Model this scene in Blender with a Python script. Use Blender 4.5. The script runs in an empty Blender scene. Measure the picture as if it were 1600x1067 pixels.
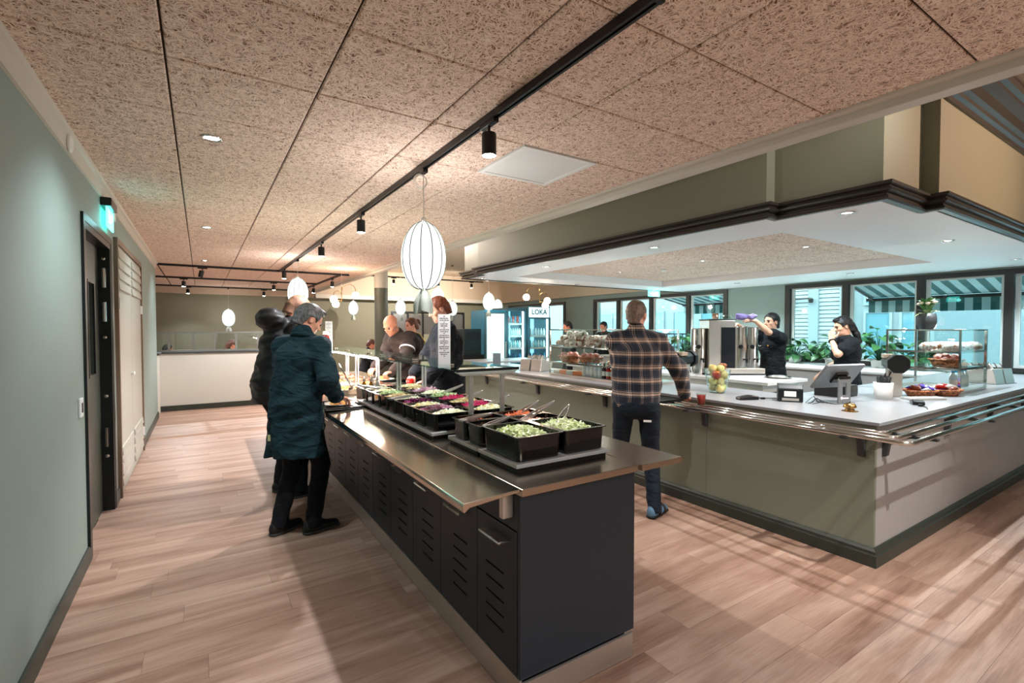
import bpy, bmesh, math, random
import numpy as np
from mathutils import Vector, Matrix, Euler
random.seed(7)
PI = math.pi
scene = bpy.context.scene
COL = scene.collection

# ---------------------------------------------------------------- camera
cam_data = bpy.data.cameras.new('camera')
cam_data.sensor_width = 36.0
cam_data.lens = 757.0 / 1600.0 * 36.0
cam_data.clip_start = 0.05
cam_data.clip_end = 200
cam = bpy.data.objects.new('camera', cam_data)
COL.objects.link(cam)
cam.location = (0, 0, 1.52)
cam.rotation_euler = (math.radians(88.5), 0, math.radians(-32.7))
scene.camera = cam

# ---------------------------------------------------------------- world, exposure
scene.view_settings.view_transform = 'Standard'
scene.view_settings.look = 'None'
scene.view_settings.gamma = 1.0
scene.view_settings.use_curve_mapping = False
scene.view_settings.exposure = 0.94
scene.cycles.use_denoising = True
scene.cycles.max_bounces = 7
scene.cycles.diffuse_bounces = 4
scene.cycles.glossy_bounces = 4
scene.cycles.transmission_bounces = 6
scene.cycles.transparent_max_bounces = 9
scene.cycles.sample_clamp_indirect = 6.0
scene.cycles.caustics_reflective = False
scene.cycles.use_adaptive_sampling = True
scene.cycles.adaptive_threshold = 0.04
scene.cycles.caustics_refractive = False
world = bpy.data.worlds.new('world')
scene.world = world
world.use_nodes = True
wbg = world.node_tree.nodes['Background']
wbg.inputs[0].default_value = (0.74, 0.94, 1.0, 1)
wbg.inputs[1].default_value = 4.8


def light(name, kind, loc, energy, color=(1, 1, 1), target=None, size=0.05, spot=None, blend=0.5):
    d = bpy.data.lights.new(name, kind)
    d.energy = energy
    d.color = color
    if kind in ('SPOT', 'POINT'):
        d.shadow_soft_size = size
    if kind == 'SPOT':
        d.spot_size = math.radians(spot or 100)
        d.spot_blend = blend
    if kind == 'AREA':
        d.shape = 'DISK'
        d.size = size
    o = bpy.data.objects.new(name, d)
    COL.objects.link(o)
    o.location = loc
    if target is not None:
        v = Vector(target) - Vector(loc)
        o.rotation_euler = v.to_track_quat('-Z', 'Y').to_euler()
    return o


WARM = (1.0, 0.86, 0.74)
NEUT = (0.98, 0.98, 1.0)
COOL = (0.76, 0.93, 1.0)
# track spotlights over the buffet (the black cylinder heads hang here)
for ty, tgt, e in ((2.25, (1.25, 2.3, 0), 46), (4.69, (1.2, 4.9, 0), 96), (6.5, (1.2, 6.4, 0), 100), (9.76, (0.9, 9.8, 0), 100)):
    light('track_spot_light', 'SPOT', (1.30, ty, 2.405), e, NEUT, tgt, 0.03, 128, 0.6)
light('track_spot_light', 'SPOT', (1.30, -0.6, 2.42), 26, NEUT, (0.9, 0.2, 0), 0.03, 125, 0.6)  # unseen spot added behind the camera to light the front, no head here
# lamp of the raised ceiling in front of the counter, out of frame to the right of the camera
light('front_spot_light', 'SPOT', (3.3, -0.25, 3.28), 190, (1.0, 0.95, 0.90), (3.75, 1.33, 0.95), 0.02, 50, 0.9)
light('front_spot_light', 'SPOT', (5.4, -0.9, 3.28), 190, (1.0, 0.68, 0.53), (5.2, 1.2, 3.05), 0.04, 100, 0.9)
# unseen fill lights added to brighten the olive fascia, hidden above the edge beam
light('fascia_fill_light', 'SPOT', (3.12, 8.6, 3.25), 170, WARM, (3.53, 5.6, 2.85), 0.05, 76, 0.9)
light('fascia_fill_light', 'SPOT', (3.12, 0.1, 3.25), 70, NEUT, (3.55, 2.6, 2.95), 0.05, 70, 0.9)
# unseen fill lights added behind the camera to lift the near ceiling
for lx, ly, lz in ((0.2, -1.6, 2.6), (1.9, -1.9, 2.6), (5.0, -1.8, 3.3), (7.5, -1.0, 3.3)):
    light('rear_fill_light', 'SPOT', (lx, ly, lz), 95 if lx < 3 else 18, (0.95, 0.98, 1.0), (lx, ly, 0), 0.04, 150, 0.8)
# canopy downlights
for lx in (3.85, 5.85, 8.1):
    for ly in (1.62, 3.35, 5.15, 6.9):
        if lx == 5.85 and 2 < ly < 6.5:
            continue
        light('canopy_downlight_lamp', 'SPOT', (lx, ly, 2.325), (48 if ly < 2 else 20) if lx < 4 else 85, COOL if lx > 4 else (0.97, 0.97, 0.97), (lx, ly, 0), 0.014, 130, 0.7)
for lx, ly in ((5.8, 2.85), (5.8, 4.2), (5.8, 5.75)):
    light('canopy_downlight_lamp', 'SPOT', (lx, ly, 2.42), 75, COOL, (lx, ly, 0), 0.025, 130, 0.7)
# ceiling downlights along the left wall
for ly in (3.4, 6.4, 9.53, 12.5):
    light('ceiling_downlight_lamp', 'SPOT', (0.07, ly, 2.63), 46 if ly < 4 else 30, COOL, (-0.55, ly + 0.2, 0.6), 0.03, 120, 1.0)

# ---------------------------------------------------------------- helpers


def lin(c):
    c = c / 255.0
    return c / 12.92 if c <= 0.04045 else ((c + 0.055) / 1.055) ** 2.4


def S(r, g, b):
    return (lin(r), lin(g), lin(b), 1.0)


def newmat(name):
    m = bpy.data.materials.new(name)
    m.use_nodes = True
    nt = m.node_tree
    return m, nt, nt.nodes['Principled BSDF']


def N(nt, t, **kw):
    n = nt.nodes.new(t)
    for k, v in kw.items():
        if isinstance(k, str) and hasattr(n, k):
            setattr(n, k, v)
    return n


def mat(name, col, rough=0.5, metal=0.0, emit=None, estr=0.0, noise=0.0, nscale=30.0, bump=0.0, bscale=200.0, trans=0.0, alpha=1.0, spec=None, ior=1.45, coat=0.0):
    m, nt, b = newmat(name)
    b.inputs['Base Color'].default_value = col
    b.inputs['Roughness'].default_value = rough
    b.inputs['Metallic'].default_value = metal
    b.inputs['IOR'].default_value = ior
    if spec is not None:
        b.inputs['Specular IOR Level'].default_value = spec
    if coat:
        b.inputs['Coat Weight'].default_value = coat
    if trans:
        b.inputs['Transmission Weight'].default_value = trans
    if alpha < 1:
        b.inputs['Alpha'].default_value = alpha
    if emit is not None:
        b.inputs['Emission Color'].default_value = emit
        b.inputs['Emission Strength'].default_value = estr
    if noise or bump:
        tc = N(nt, 'ShaderNodeNewGeometry')
    if noise:
        n = N(nt, 'ShaderNodeTexNoise')
        n.inputs['Scale'].default_value = nscale
        n.inputs['Detail'].default_value = 4
        nt.links.new(tc.outputs['Position'], n.inputs['Vector'])
        mr = N(nt, 'ShaderNodeMapRange')
        mr.inputs[1].default_value = 0.3
        mr.inputs[2].default_value = 0.7
        mr.inputs[3].default_value = 1 - noise
        mr.inputs[4].default_value = 1 + noise
        nt.links.new(n.outputs['Fac'], mr.inputs[0])
        mx = N(nt, 'ShaderNodeVectorMath', operation='SCALE')
        mx.inputs[0].default_value = col[:3]
        nt.links.new(mr.outputs[0], mx.inputs['Scale'])
        nt.links.new(mx.outputs[0], b.inputs['Base Color'])
    if bump:
        n2 = N(nt, 'ShaderNodeTexNoise')
        n2.inputs['Scale'].default_value = bscale
        n2.inputs['Detail'].default_value = 3
        nt.links.new(tc.outputs['Position'], n2.inputs['Vector'])
        bp = N(nt, 'ShaderNodeBump')
        bp.inputs['Strength'].default_value = bump
        bp.inputs['Distance'].default_value = 0.004
        nt.links.new(n2.outputs['Fac'], bp.inputs['Height'])
        nt.links.new(bp.outputs[0], b.inputs['Normal'])
    return m


def glass_mat(name, tint=(0.9, 0.97, 0.96, 1), rough=0.0, refl=1.0):
    """thin pane: mostly see-through with a fresnel reflection"""
    m = bpy.data.materials.new(name)
    m.use_nodes = True
    nt = m.node_tree
    nt.nodes.clear()
    out = N(nt, 'ShaderNodeOutputMaterial')
    tr = N(nt, 'ShaderNodeBsdfTransparent')
    tr.inputs[0].default_value = tint
    gl = N(nt, 'ShaderNodeBsdfGlossy')
    gl.inputs[0].default_value = (0.9, 1.0, 0.98, 1)
    gl.inputs[1].default_value = rough
    fr = N(nt, 'ShaderNodeFresnel')
    ge = N(nt, 'ShaderNodeNewGeometry')
    io = N(nt, 'ShaderNodeMapRange')
    io.inputs[3].default_value = 1.5
    io.inputs[4].default_value = 1 / 1.5
    nt.links.new(ge.outputs['Backfacing'], io.inputs[0])
    nt.links.new(io.outputs[0], fr.inputs[0])
    mu = N(nt, 'ShaderNodeMath', operation='MULTIPLY')
    mu.inputs[1].default_value = refl
    nt.links.new(fr.outputs[0], mu.inputs[0])
    mx = N(nt, 'ShaderNodeMixShader')
    nt.links.new(mu.outputs[0], mx.inputs[0])
    nt.links.new(tr.outputs[0], mx.inputs[1])
    nt.links.new(gl.outputs[0], mx.inputs[2])
    nt.links.new(mx.outputs[0], out.inputs[0])
    return m


class MB:
    def __init__(s):
        s.v = []
        s.f = []

    def add(s, vs, fs):
        o = len(s.v)
        s.v.extend([tuple(p) for p in vs])
        s.f.extend([tuple(i + o for i in f) for f in fs])
        return s

    def box(s, x0, x1, y0, y1, z0, z1):
        return s.add([(x0, y0, z0), (x1, y0, z0), (x1, y1, z0), (x0, y1, z0), (x0, y0, z1), (x1, y0, z1), (x1, y1, z1), (x0, y1, z1)],
                     [(0, 3, 2, 1), (4, 5, 6, 7), (0, 1, 5, 4), (1, 2, 6, 5), (2, 3, 7, 6), (3, 0, 4, 7)])

    def prism(s, poly, a0, a1, axis='z'):
        n = len(poly)

        def mk(p, a):
            if axis == 'z':
                return (p[0], p[1], a)
            if axis == 'y':
                return (p[0], a, p[1])
            return (a, p[0], p[1])
        vs = [mk(p, a0) for p in poly] + [mk(p, a1) for p in poly]
        fs = [tuple(range(n))[::-1], tuple(range(n, 2 * n))]
        for i in range(n):
            j = (i + 1) % n
            fs.append((i, j, n + j, n + i))
        return s.add(vs, fs)

    def tube(s, pts, r, seg=8, closed=False, caps=True, r2=None):
        pts = [Vector(p) for p in pts]
        n = len(pts)
        rings = []
        up = Vector((0, 0, 1))
        prev = None
        for i, p in enumerate(pts):
            if closed:
                t = (pts[(i + 1) % n] - pts[i - 1]).normalized()
            else:
                a = pts[max(i - 1, 0)]
                b = pts[min(i + 1, n - 1)]
                t = (b - a).normalized()
            if prev is None:
                u = t.cross(up)
                if u.length < 1e-3:
                    u = t.cross(Vector((1, 0, 0)))
                u.normalize()
            else:
                u = prev - t * prev.dot(t)
                if u.length < 1e-6:
                    u = t.cross(up)
                u.normalize()
            prev = u
            w = t.cross(u)
            k = 1.0
            if not closed and 0 < i < n - 1:
                c = (pts[i] - pts[i - 1]).normalized().dot((pts[i + 1] - pts[i]).normalized())
                k = 1 / max(0.5, math.sqrt((1 + c) / 2))
            rr = r if r2 is None else r + (r2 - r) * i / (n - 1)
            rings.append([p + (u * math.cos(2 * PI * j / seg) + w * math.sin(2 * PI * j / seg)) * rr * k for j in range(seg)])
        vs = [q for ring in rings for q in ring]
        fs = []
        m = n if closed else n - 1
        for i in range(m):
            a = i * seg
            b = ((i + 1) % n) * seg
            for j in range(seg):
                k = (j + 1) % seg
                fs.append((a + j, a + k, b + k, b + j))
        if caps and not closed:
            fs.append(tuple(range(seg))[::-1])
            fs.append(tuple(range((n - 1) * seg, n * seg)))
        return s.add(vs, fs)

    def lathe(s, prof, seg=20, c=(0, 0, 0), cap=True, fn=None):
        vs = []
        n = len(prof)
        for (r, z) in prof:
            for j in range(seg):
                a = 2 * PI * j / seg
                rr = r if fn is None else fn(r, z, a)
                vs.append((c[0] + rr * math.cos(a), c[1] + rr * math.sin(a), c[2] + z))
        fs = []
        for i in range(n - 1):
            for j in range(seg):
                k = (j + 1) % seg
                fs.append((i * seg + j, i * seg + k, (i + 1) * seg + k, (i + 1) * seg + j))
        if cap:
            if prof[0][0] > 1e-6:
                fs.append(tuple(range(seg))[::-1])
            if prof[-1][0] > 1e-6:
                fs.append(tuple(range((n - 1) * seg, n * seg)))
        return s.add(vs, fs)

    def ball(s, c, r, seg=10, rings=6, sq=(1, 1, 1)):
        prof = [(max(1e-4, r * math.sin(PI * i / rings)), -r * math.cos(PI * i / rings)) for i in range(rings + 1)]
        o = len(s.v)
        s.lathe(prof, seg, (0, 0, 0), cap=False)
        for i in range(o, len(s.v)):
            x, y, z = s.v[i]
            s.v[i] = (c[0] + x * sq[0], c[1] + y * sq[1], c[2] + z * sq[2])
        return s

    def sweep(s, path, prof, closed=False, side=1):
        """sweep a profile [(out, z)] along a plan path [(x, y)], mitred; out is to the right-hand side * side"""
        n = len(path)
        P = [Vector(p) for p in path]
        offs = []
        for i in range(n):
            d0 = (P[i] - P[i - 1]).normalized() if i > 0 else (P[1] - P[0]).normalized()
            d1 = (P[i + 1] - P[i]).normalized() if i < n - 1 else d0
            n0 = Vector((d0.y, -d0.x)) * side
            n1 = Vector((d1.y, -d1.x)) * side
            b = (n0 + n1)
            b = b / max(1e-6, b.length)
            k = 1 / max(0.3, b.dot(n0))
            offs.append(b * k)
        m = len(prof)
        vs = []
        for i in range(n):
            for (o, z) in prof:
                q = P[i] + offs[i] * o
                vs.append((q.x, q.y, z))
        fs = []
        for i in range(n - 1):
            for j in range(m):
                k = (j + 1) % m
                fs.append((i * m + j, i * m + k, (i + 1) * m + k, (i + 1) * m + j))
        fs.append(tuple(range(m)))
        fs.append(tuple(range((n - 1) * m, n * m))[::-1])
        return s.add(vs, fs)

    def mesh(s, name, material, smooth=False):
        me = bpy.data.meshes.new(name)
        me.from_pydata(s.v, [], s.f)
        if isinstance(material, (list, tuple)):
            for x in material:
                me.materials.append(x)
        elif material:
            me.materials.append(material)
        bm = bmesh.new()
        bm.from_mesh(me)
        bmesh.ops.recalc_face_normals(bm, faces=bm.faces)
        bm.to_mesh(me)
        bm.free()
        if smooth:
            for p in me.polygons:
                p.use_smooth = True
        return me

    def build(s, name, material, parent=None, loc=None, rz=0.0, bevel=0.0, smooth=False, seg=2):
        o = bpy.data.objects.new(name, s.mesh(name, material, smooth))
        COL.objects.link(o)
        if parent is not None:
            o.parent = parent
        if loc is not None:
            o.location = loc
        if rz:
            o.rotation_euler = (0, 0, rz)
        if bevel:
            b = o.modifiers.new('bevel', 'BEVEL')
            b.width = bevel
            b.segments = seg
            b.limit_method = 'ANGLE'
            b.angle_limit = math.radians(40)
        return o


def link(o, parent=None, loc=None, rot=None):
    COL.objects.link(o)
    if parent is not None:
        o.parent = parent
    if loc is not None:
        o.location = loc
    if rot is not None:
        o.rotation_euler = rot
    return o


def inst(name, me, parent=None, loc=(0, 0, 0), rot=(0, 0, 0), scale=None):
    o = bpy.data.objects.new(name, me)
    link(o, parent, loc, rot)
    if scale:
        o.scale = scale
    return o


def tag(o, label=None, cat=None, group=None, kind=None):
    if label:
        o['label'] = label
    if cat:
        o['category'] = cat
    if group:
        o['group'] = group
    if kind:
        o['kind'] = kind
    return o


def thing(name, label, cat, loc=(0, 0, 0), rz=0.0, group=None):
    o = bpy.data.objects.new(name, None)
    o.empty_display_size = 0.1
    COL.objects.link(o)
    o.location = loc
    o.rotation_euler = (0, 0, rz)
    return tag(o, label, cat, group)


def dup(root, loc, rz=0.0, label=None, group=None, scale=None):
    r = root.copy()
    COL.objects.link(r)
    r.location = loc
    r.rotation_euler = (0, 0, rz)
    if scale:
        r.scale = (scale, scale, scale)
    if label:
        r['label'] = label
    if group:
        r['group'] = group
    for ch in list(root.children):
        c = ch.copy()
        COL.objects.link(c)
        c.parent = r
        for g in list(ch.children):
            d = g.copy()
            COL.objects.link(d)
            d.parent = c
    return r


def struct(o, label=None):
    o['kind'] = 'structure'
    if label:
        o['label'] = label
    return o


def text_mesh(name, txt, size, material, parent=None, loc=(0, 0, 0), rot=(0, 0, 0), align='CENTER', extrude=0.0006):
    cu = bpy.data.curves.new(name, 'FONT')
    cu.body = txt
    cu.size = size
    cu.align_x = align
    cu.align_y = 'CENTER'
    cu.extrude = extrude
    cu.offset = size * 0.018
    cu.resolution_u = 3
    cu.materials.append(material)
    tmp = bpy.data.objects.new(name, cu)
    COL.objects.link(tmp)
    bpy.context.view_layer.update()
    me = bpy.data.meshes.new_from_object(tmp.evaluated_get(bpy.context.evaluated_depsgraph_get()))
    bpy.data.objects.remove(tmp)
    me.name = name
    o = bpy.data.objects.new(name, me)
    return link(o, parent, loc, rot)


# ---------------------------------------------------------------- materials
M = {}
M['wall_green'] = mat('wall_green_paint', S(138, 154, 147), 0.6, noise=0.02, nscale=3, bump=0.15, bscale=300)
M['wall_pale'] = mat('wall_pale_paint', S(205, 203, 194), 0.6, bump=0.12, bscale=300)
M['olive'] = mat('olive_paint', S(124, 123, 102), 0.55, bump=0.12, bscale=350)
M['olive_ctr'] = mat('olive_counter_paint', S(128, 134, 118), 0.55, bump=0.12, bscale=350)
M['olive_back'] = mat('olive_grey_paint', S(132, 132, 112), 0.6)
M['tan_wall'] = mat('tan_paint', S(196, 178, 156), 0.6)
M['white_paint'] = mat('white_paint', S(240, 242, 242), 0.5)
M['trim'] = mat('trim_white', S(205, 200, 188), 0.45)
M['dark_green'] = mat('dark_green_lacquer', S(52, 58, 50), 0.4)
M['mould'] = mat('dark_moulding', S(50, 46, 40), 0.32)
M['door_dark'] = mat('door_dark', S(62, 68, 60), 0.42)
M['door_black'] = mat('door_jamb_black', S(18, 24, 23), 0.35)
M['beige_door'] = mat('beige_door', S(172, 171, 160), 0.5)
M['brown_frame'] = mat('brown_frame', S(120, 98, 80), 0.45)
M['white'] = mat('white_plastic', S(235, 236, 232), 0.4)
M['black'] = mat('black_metal', S(16, 16, 17), 0.4)
M['blackp'] = mat('black_plastic', S(14, 17, 19), 0.28)
M['charcoal'] = mat('charcoal_laminate', S(36, 45, 54), 0.42, bump=0.06, bscale=600)
M['steel'] = mat('brushed_steel', S(205, 198, 190), 0.32, 0.8)
M['steel2'] = mat('polished_steel', S(210, 208, 204), 0.14, 1.0)
M['alu'] = mat('aluminium_profile', S(206, 208, 208), 0.4, 0.35)
M['tong'] = mat('tongs_steel', S(225, 222, 218), 0.25, 0.7)
M['chrome'] = mat('chrome', S(220, 218, 214), 0.08, 1.0)
M['brass'] = mat('brass', S(190, 150, 90), 0.25, 1.0)
M['counter_top'] = mat('counter_top_laminate', S(160, 163, 167), 0.28)
M['table_white'] = mat('table_white_laminate', S(218, 218, 216), 0.3)
M['grey_dark'] = mat('dark_grey', S(60, 64, 66), 0.4)
M['frame_dark'] = mat('window_frame_dark', S(44, 44, 42), 0.4)
M['frame_light'] = mat('window_bead_white', S(205, 210, 206), 0.4)
M['glass'] = glass_mat('window_glass', (0.86, 0.97, 0.97, 1))
M['glass_clear'] = glass_mat('clear_glass', (0.95, 0.99, 0.985, 1))
M['glass_shelf'] = glass_mat('shelf_glass', (0.82, 0.93, 0.90, 1), 0.0, 1.25)
M['lamp_white'] = mat('lamp_glow', S(255, 255, 255), 0.5, emit=(0.95, 1.0, 0.96, 1), estr=14)
M['spot_glow'] = mat('spot_glow', S(255, 255, 255), 0.5, emit=(1, 0.95, 0.88, 1), estr=30)

# ---------------------------------------------------------------- floor
def wood_mat():
    m, nt, b = newmat('oak_plank')
    geo = N(nt, 'ShaderNodeNewGeometry')
    info = N(nt, 'ShaderNodeObjectInfo')
    att = N(nt, 'ShaderNodeAttribute')
    att.attribute_name = 'tone'
    ad = N(nt, 'ShaderNodeMath', operation='ADD')
    nt.links.new(info.outputs['Random'], ad.inputs[0])
    nt.links.new(att.outputs['Fac'], ad.inputs[1])
    fr = N(nt, 'ShaderNodeMath', operation='FRACT')
    nt.links.new(ad.outputs[0], fr.inputs[0])
    off = N(nt, 'ShaderNodeVectorMath', operation='SCALE')
    off.inputs[0].default_value = (7, 13, 0)
    nt.links.new(fr.outputs[0], off.inputs['Scale'])
    add = N(nt, 'ShaderNodeVectorMath', operation='ADD')
    nt.links.new(geo.outputs['Position'], add.inputs[0])
    nt.links.new(off.outputs[0], add.inputs[1])
    # broad grain
    mp = N(nt, 'ShaderNodeMapping')
    mp.inputs['Scale'].default_value = (0.8, 9, 1)
    nt.links.new(add.outputs[0], mp.inputs[0])
    n1 = N(nt, 'ShaderNodeTexNoise')
    n1.inputs['Scale'].default_value = 1.0
    n1.inputs['Detail'].default_value = 5
    n1.inputs['Distortion'].default_value = 0.8
    nt.links.new(mp.outputs[0], n1.inputs['Vector'])
    mp2 = N(nt, 'ShaderNodeMapping')
    mp2.inputs['Scale'].default_value = (6, 120, 1)
    nt.links.new(add.outputs[0], mp2.inputs[0])
    n2 = N(nt, 'ShaderNodeTexNoise')
    n2.inputs['Scale'].default_value = 1.0
    n2.inputs['Detail'].default_value = 4
    nt.links.new(mp2.outputs[0], n2.inputs['Vector'])
    cr = N(nt, 'ShaderNodeValToRGB')
    e = cr.color_ramp.elements
    e[0].position = 0.25
    e[0].color = S(122, 88, 72)
    e[1].position = 0.75
    e[1].color = S(196, 166, 148)
    x = e.new(0.42)
    x.color = S(156, 123, 105)
    x = e.new(0.56)
    x.color = S(177, 145, 127)
    mixf = N(nt, 'ShaderNodeMath', operation='MULTIPLY_ADD')
    mixf.inputs[1].default_value = 0.30
    nt.links.new(n2.outputs['Fac'], mixf.inputs[0])
    m3 = N(nt, 'ShaderNodeMath', operation='MULTIPLY')
    m3.inputs[1].default_value = 0.80
    nt.links.new(n1.outputs['Fac'], m3.inputs[0])
    nt.links.new(m3.outputs[0], mixf.inputs[2])
    tone = N(nt, 'ShaderNodeMath', operation='MULTIPLY_ADD')
    tone.inputs[1].default_value = 0.10
    nt.links.new(fr.outputs[0], tone.inputs[0])
    sub = N(nt, 'ShaderNodeMath', operation='SUBTRACT')
    sub.inputs[1].default_value = 0.10
    nt.links.new(mixf.outputs[0], sub.inputs[0])
    nt.links.new(sub.outputs[0], tone.inputs[2])
    nt.links.new(tone.outputs[0], cr.inputs[0])
    nt.links.new(cr.outputs[0], b.inputs['Base Color'])
    b.inputs['Roughness'].default_value = 0.42
    b.inputs['Specular IOR Level'].default_value = 0.35
    bp = N(nt, 'ShaderNodeBump')
    bp.inputs['Strength'].default_value = 0.12
    bp.inputs['Distance'].default_value = 0.002
    nt.links.new(n2.outputs['Fac'], bp.inputs['Height'])
    nt.links.new(bp.outputs[0], b.inputs['Normal'])
    return m


M['wood'] = wood_mat()
M['subfloor'] = mat('floor_joint_dark', S(70, 52, 42), 0.8)
FX0, FX1, FY0, FY1 = -4.0, 9.05, -3.0, 15.8
floor = struct(MB().box(FX0, FX1, FY0, FY1, -0.06, -0.0025).build('floor', M['subfloor']), 'light oak vinyl plank floor')
PW, PL = 0.182, 1.22
planks = []
rng = random.Random(3)
y = FY0
while y < FY1 - 0.02:
    x = FX0 - rng.random() * PL
    while x < FX1:
        a, b_ = max(x, FX0), min(x + PL, FX1)
        y1 = min(y + PW, FY1)
        if b_ - a > 0.05:
            hidden = (a > 3.75 and b_ < 8.9 and y > 1.5 and y1 < 6.9) or (a > 1.1 and b_ < 1.66 and y > 1.7) or (b_ < -0.7 and y1 < 10.0)
            if not hidden:
                planks.append((a, b_, y, y1))
        x += PL
    y += PW
cy_, sy_ = math.cos(math.radians(32.7)), math.sin(math.radians(32.7))


def in_view(px, py):
    d = px * sy_ + py * cy_
    l = px * cy_ - py * sy_
    return d > 0.6 and abs(l) < d * 1.12 + 0.5


def area_px(p):
    cx, cy = (p[0] + p[1]) / 2, (p[2] + p[3]) / 2
    d = cx * sy_ + cy * cy_
    if not any(in_view(q, cy) for q in (p[0], cx, p[1])) or cx < -0.8:
        return 0
    if 1.0 < p[0] and p[1] < 1.75 and cy > 1.6:
        return 0
    return (p[1] - p[0]) / max(d, 0.7) ** 3


planks.sort(key=lambda p: -area_px(p))
full = MB().box(0, PL - 0.0012, 0, PW - 0.0012, -0.004, 0).mesh('plank', M['wood'])
for a, b_, y0, y1 in planks[:296]:
    if b_ - a > PL - 1e-4 and y1 - y0 > PW - 1e-4:
        inst('plank', full, floor, (a, y0, 0))
    else:
        MB().box(0, b_ - a - 0.0012, 0, y1 - y0 - 0.0012, -0.004, 0).build('plank', M['wood'], floor, (a, y0, 0))
mb = MB()
for a, b_, y0, y1 in planks[296:]:
    mb.box(a, b_ - 0.0012, y0, y1 - 0.0012, -0.004, 0)
o = mb.build('far_planks', M['wood'], floor)
o['kind'] = 'stuff'
at = o.data.attributes.new('tone', 'FLOAT', 'FACE')
rr = np.repeat(np.random.RandomState(5).rand(len(planks) - 296), 6).astype(np.float32)
at.data.foreach_set('value', rr)

# ---------------------------------------------------------------- ceiling


def wool_mat():
    m, nt, b = newmat('wood_wool_panel')
    geo = N(nt, 'ShaderNodeNewGeometry')
    warp = N(nt, 'ShaderNodeTexNoise')
    warp.inputs['Scale'].default_value = 14
    warp.inputs['Detail'].default_value = 2
    nt.links.new(geo.outputs['Position'], warp.inputs['Vector'])
    ws = N(nt, 'ShaderNodeVectorMath', operation='SCALE')
    ws.inputs['Scale'].default_value = 0.07
    nt.links.new(warp.outputs['Color'], ws.inputs[0])
    wa = N(nt, 'ShaderNodeVectorMath', operation='ADD')
    nt.links.new(geo.outputs['Position'], wa.inputs[0])
    nt.links.new(ws.outputs[0], wa.inputs[1])
    prev = None
    for i, ang in enumerate((12, 49, 88, 121, 160)):
        vr = N(nt, 'ShaderNodeVectorRotate')
        vr.rotation_type = 'Z_AXIS'
        vr.inputs['Angle'].default_value = math.radians(ang)
        nt.links.new(wa.outputs[0], vr.inputs['Vector'])
        mp = N(nt, 'ShaderNodeMapping')
        mp.inputs['Location'].default_value = (i * 3.3, i * 1.7, 0)
        mp.inputs['Scale'].default_value = (22, 210, 1)
        nt.links.new(vr.outputs[0], mp.inputs[0])
        n = N(nt, 'ShaderNodeTexNoise')
        n.inputs['Scale'].default_value = 1.0
        n.inputs['Detail'].default_value = 1.0
        nt.links.new(mp.outputs[0], n.inputs['Vector'])
        if prev is None:
            prev = n.outputs['Fac']
        else:
            mxn = N(nt, 'ShaderNodeMath', operation='MAXIMUM')
            nt.links.new(prev, mxn.inputs[0])
            nt.links.new(n.outputs['Fac'], mxn.inputs[1])
            prev = mxn.outputs[0]
    cr = N(nt, 'ShaderNodeValToRGB')
    e = cr.color_ramp.elements
    e[0].position = 0.515
    e[0].color = S(124, 92, 72)
    e[1].position = 0.74
    e[1].color = S(252, 238, 226)
    x = e.new(0.59)
    x.color = S(232, 206, 188)
    nt.links.new(prev, cr.inputs[0])
    nt.links.new(cr.outputs[0], b.inputs['Base Color'])
    b.inputs['Roughness'].default_value = 0.9
    b.inputs['Specular IOR Level'].default_value = 0.1
    bp = N(nt, 'ShaderNodeBump')
    bp.inputs['Strength'].default_value = 0.6
    bp.inputs['Distance'].default_value = 0.004
    nt.links.new(prev, bp.inputs['Height'])
    nt.links.new(bp.outputs[0], b.inputs['Normal'])
    return m


M['wool'] = wool_mat()
M['joint'] = mat('ceiling_joint_dark', S(60, 42, 32), 0.9)
CZ = 2.65


def panel_mesh(w, l):
    """ceiling panel hanging 12 mm below its backing, chamfered edges, origin at its corner"""
    g, c = 0.0042, 0.005
    mb = MB()
    x0, x1, y0, y1 = g, w - g, g, l - g
    mb.add([(x0, y0, 0.014), (x1, y0, 0.014), (x1, y1, 0.014), (x0, y1, 0.014), (x0, y0, c), (x1, y0, c), (x1, y1, c), (x0, y1, c),
            (x0 + c, y0 + c, 0), (x1 - c, y0 + c, 0), (x1 - c, y1 - c, 0), (x0 + c, y1 - c, 0)],
           [(0, 1, 2, 3), (0, 4, 5, 1), (1, 5, 6, 2), (2, 6, 7, 3), (3, 7, 4, 0), (4, 8, 9, 5), (5, 9, 10, 6), (6, 10, 11, 7), (7, 11, 8, 4), (8, 11, 10, 9)])
    return mb.mesh('ceiling_panel', M['wool'])


ceiling = struct(MB().box(-4.0, 2.9, -3.0, 15.8, CZ + 0.012, CZ + 0.1).build('ceiling', M['joint']), 'wood wool panel ceiling')
xs = [-0.625, -0.11, 0.49, 1.09, 1.69, 2.29, 2.84]
pm = {}
row = -3.51 + 0.0
yy = 2.49 - 0.6 * 9
while yy < 15.75:
    y1 = min(yy + 0.6, 15.78)
    for i in range(6):
        key = (round(xs[i + 1] - xs[i], 3), round(y1 - yy, 3))
        if i == 4 and abs(yy - 2.49) < 0.01:
            continue  # the air vent sits in this bay
        if key not in pm:
            pm[key] = panel_mesh(*key)
        inst('ceiling_panel', pm[key], ceiling, (xs[i], yy, CZ))
    yy += 0.6
# back room strip left of the hall
yy = 10.29
while yy < 15.75:
    for i in range(5):
        inst('ceiling_panel', pm[(0.6, 0.6)], ceiling, (-0.64 - 0.6 * (i + 1), yy, CZ))
    yy += 0.6
    if yy > 15.2:
        break
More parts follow.
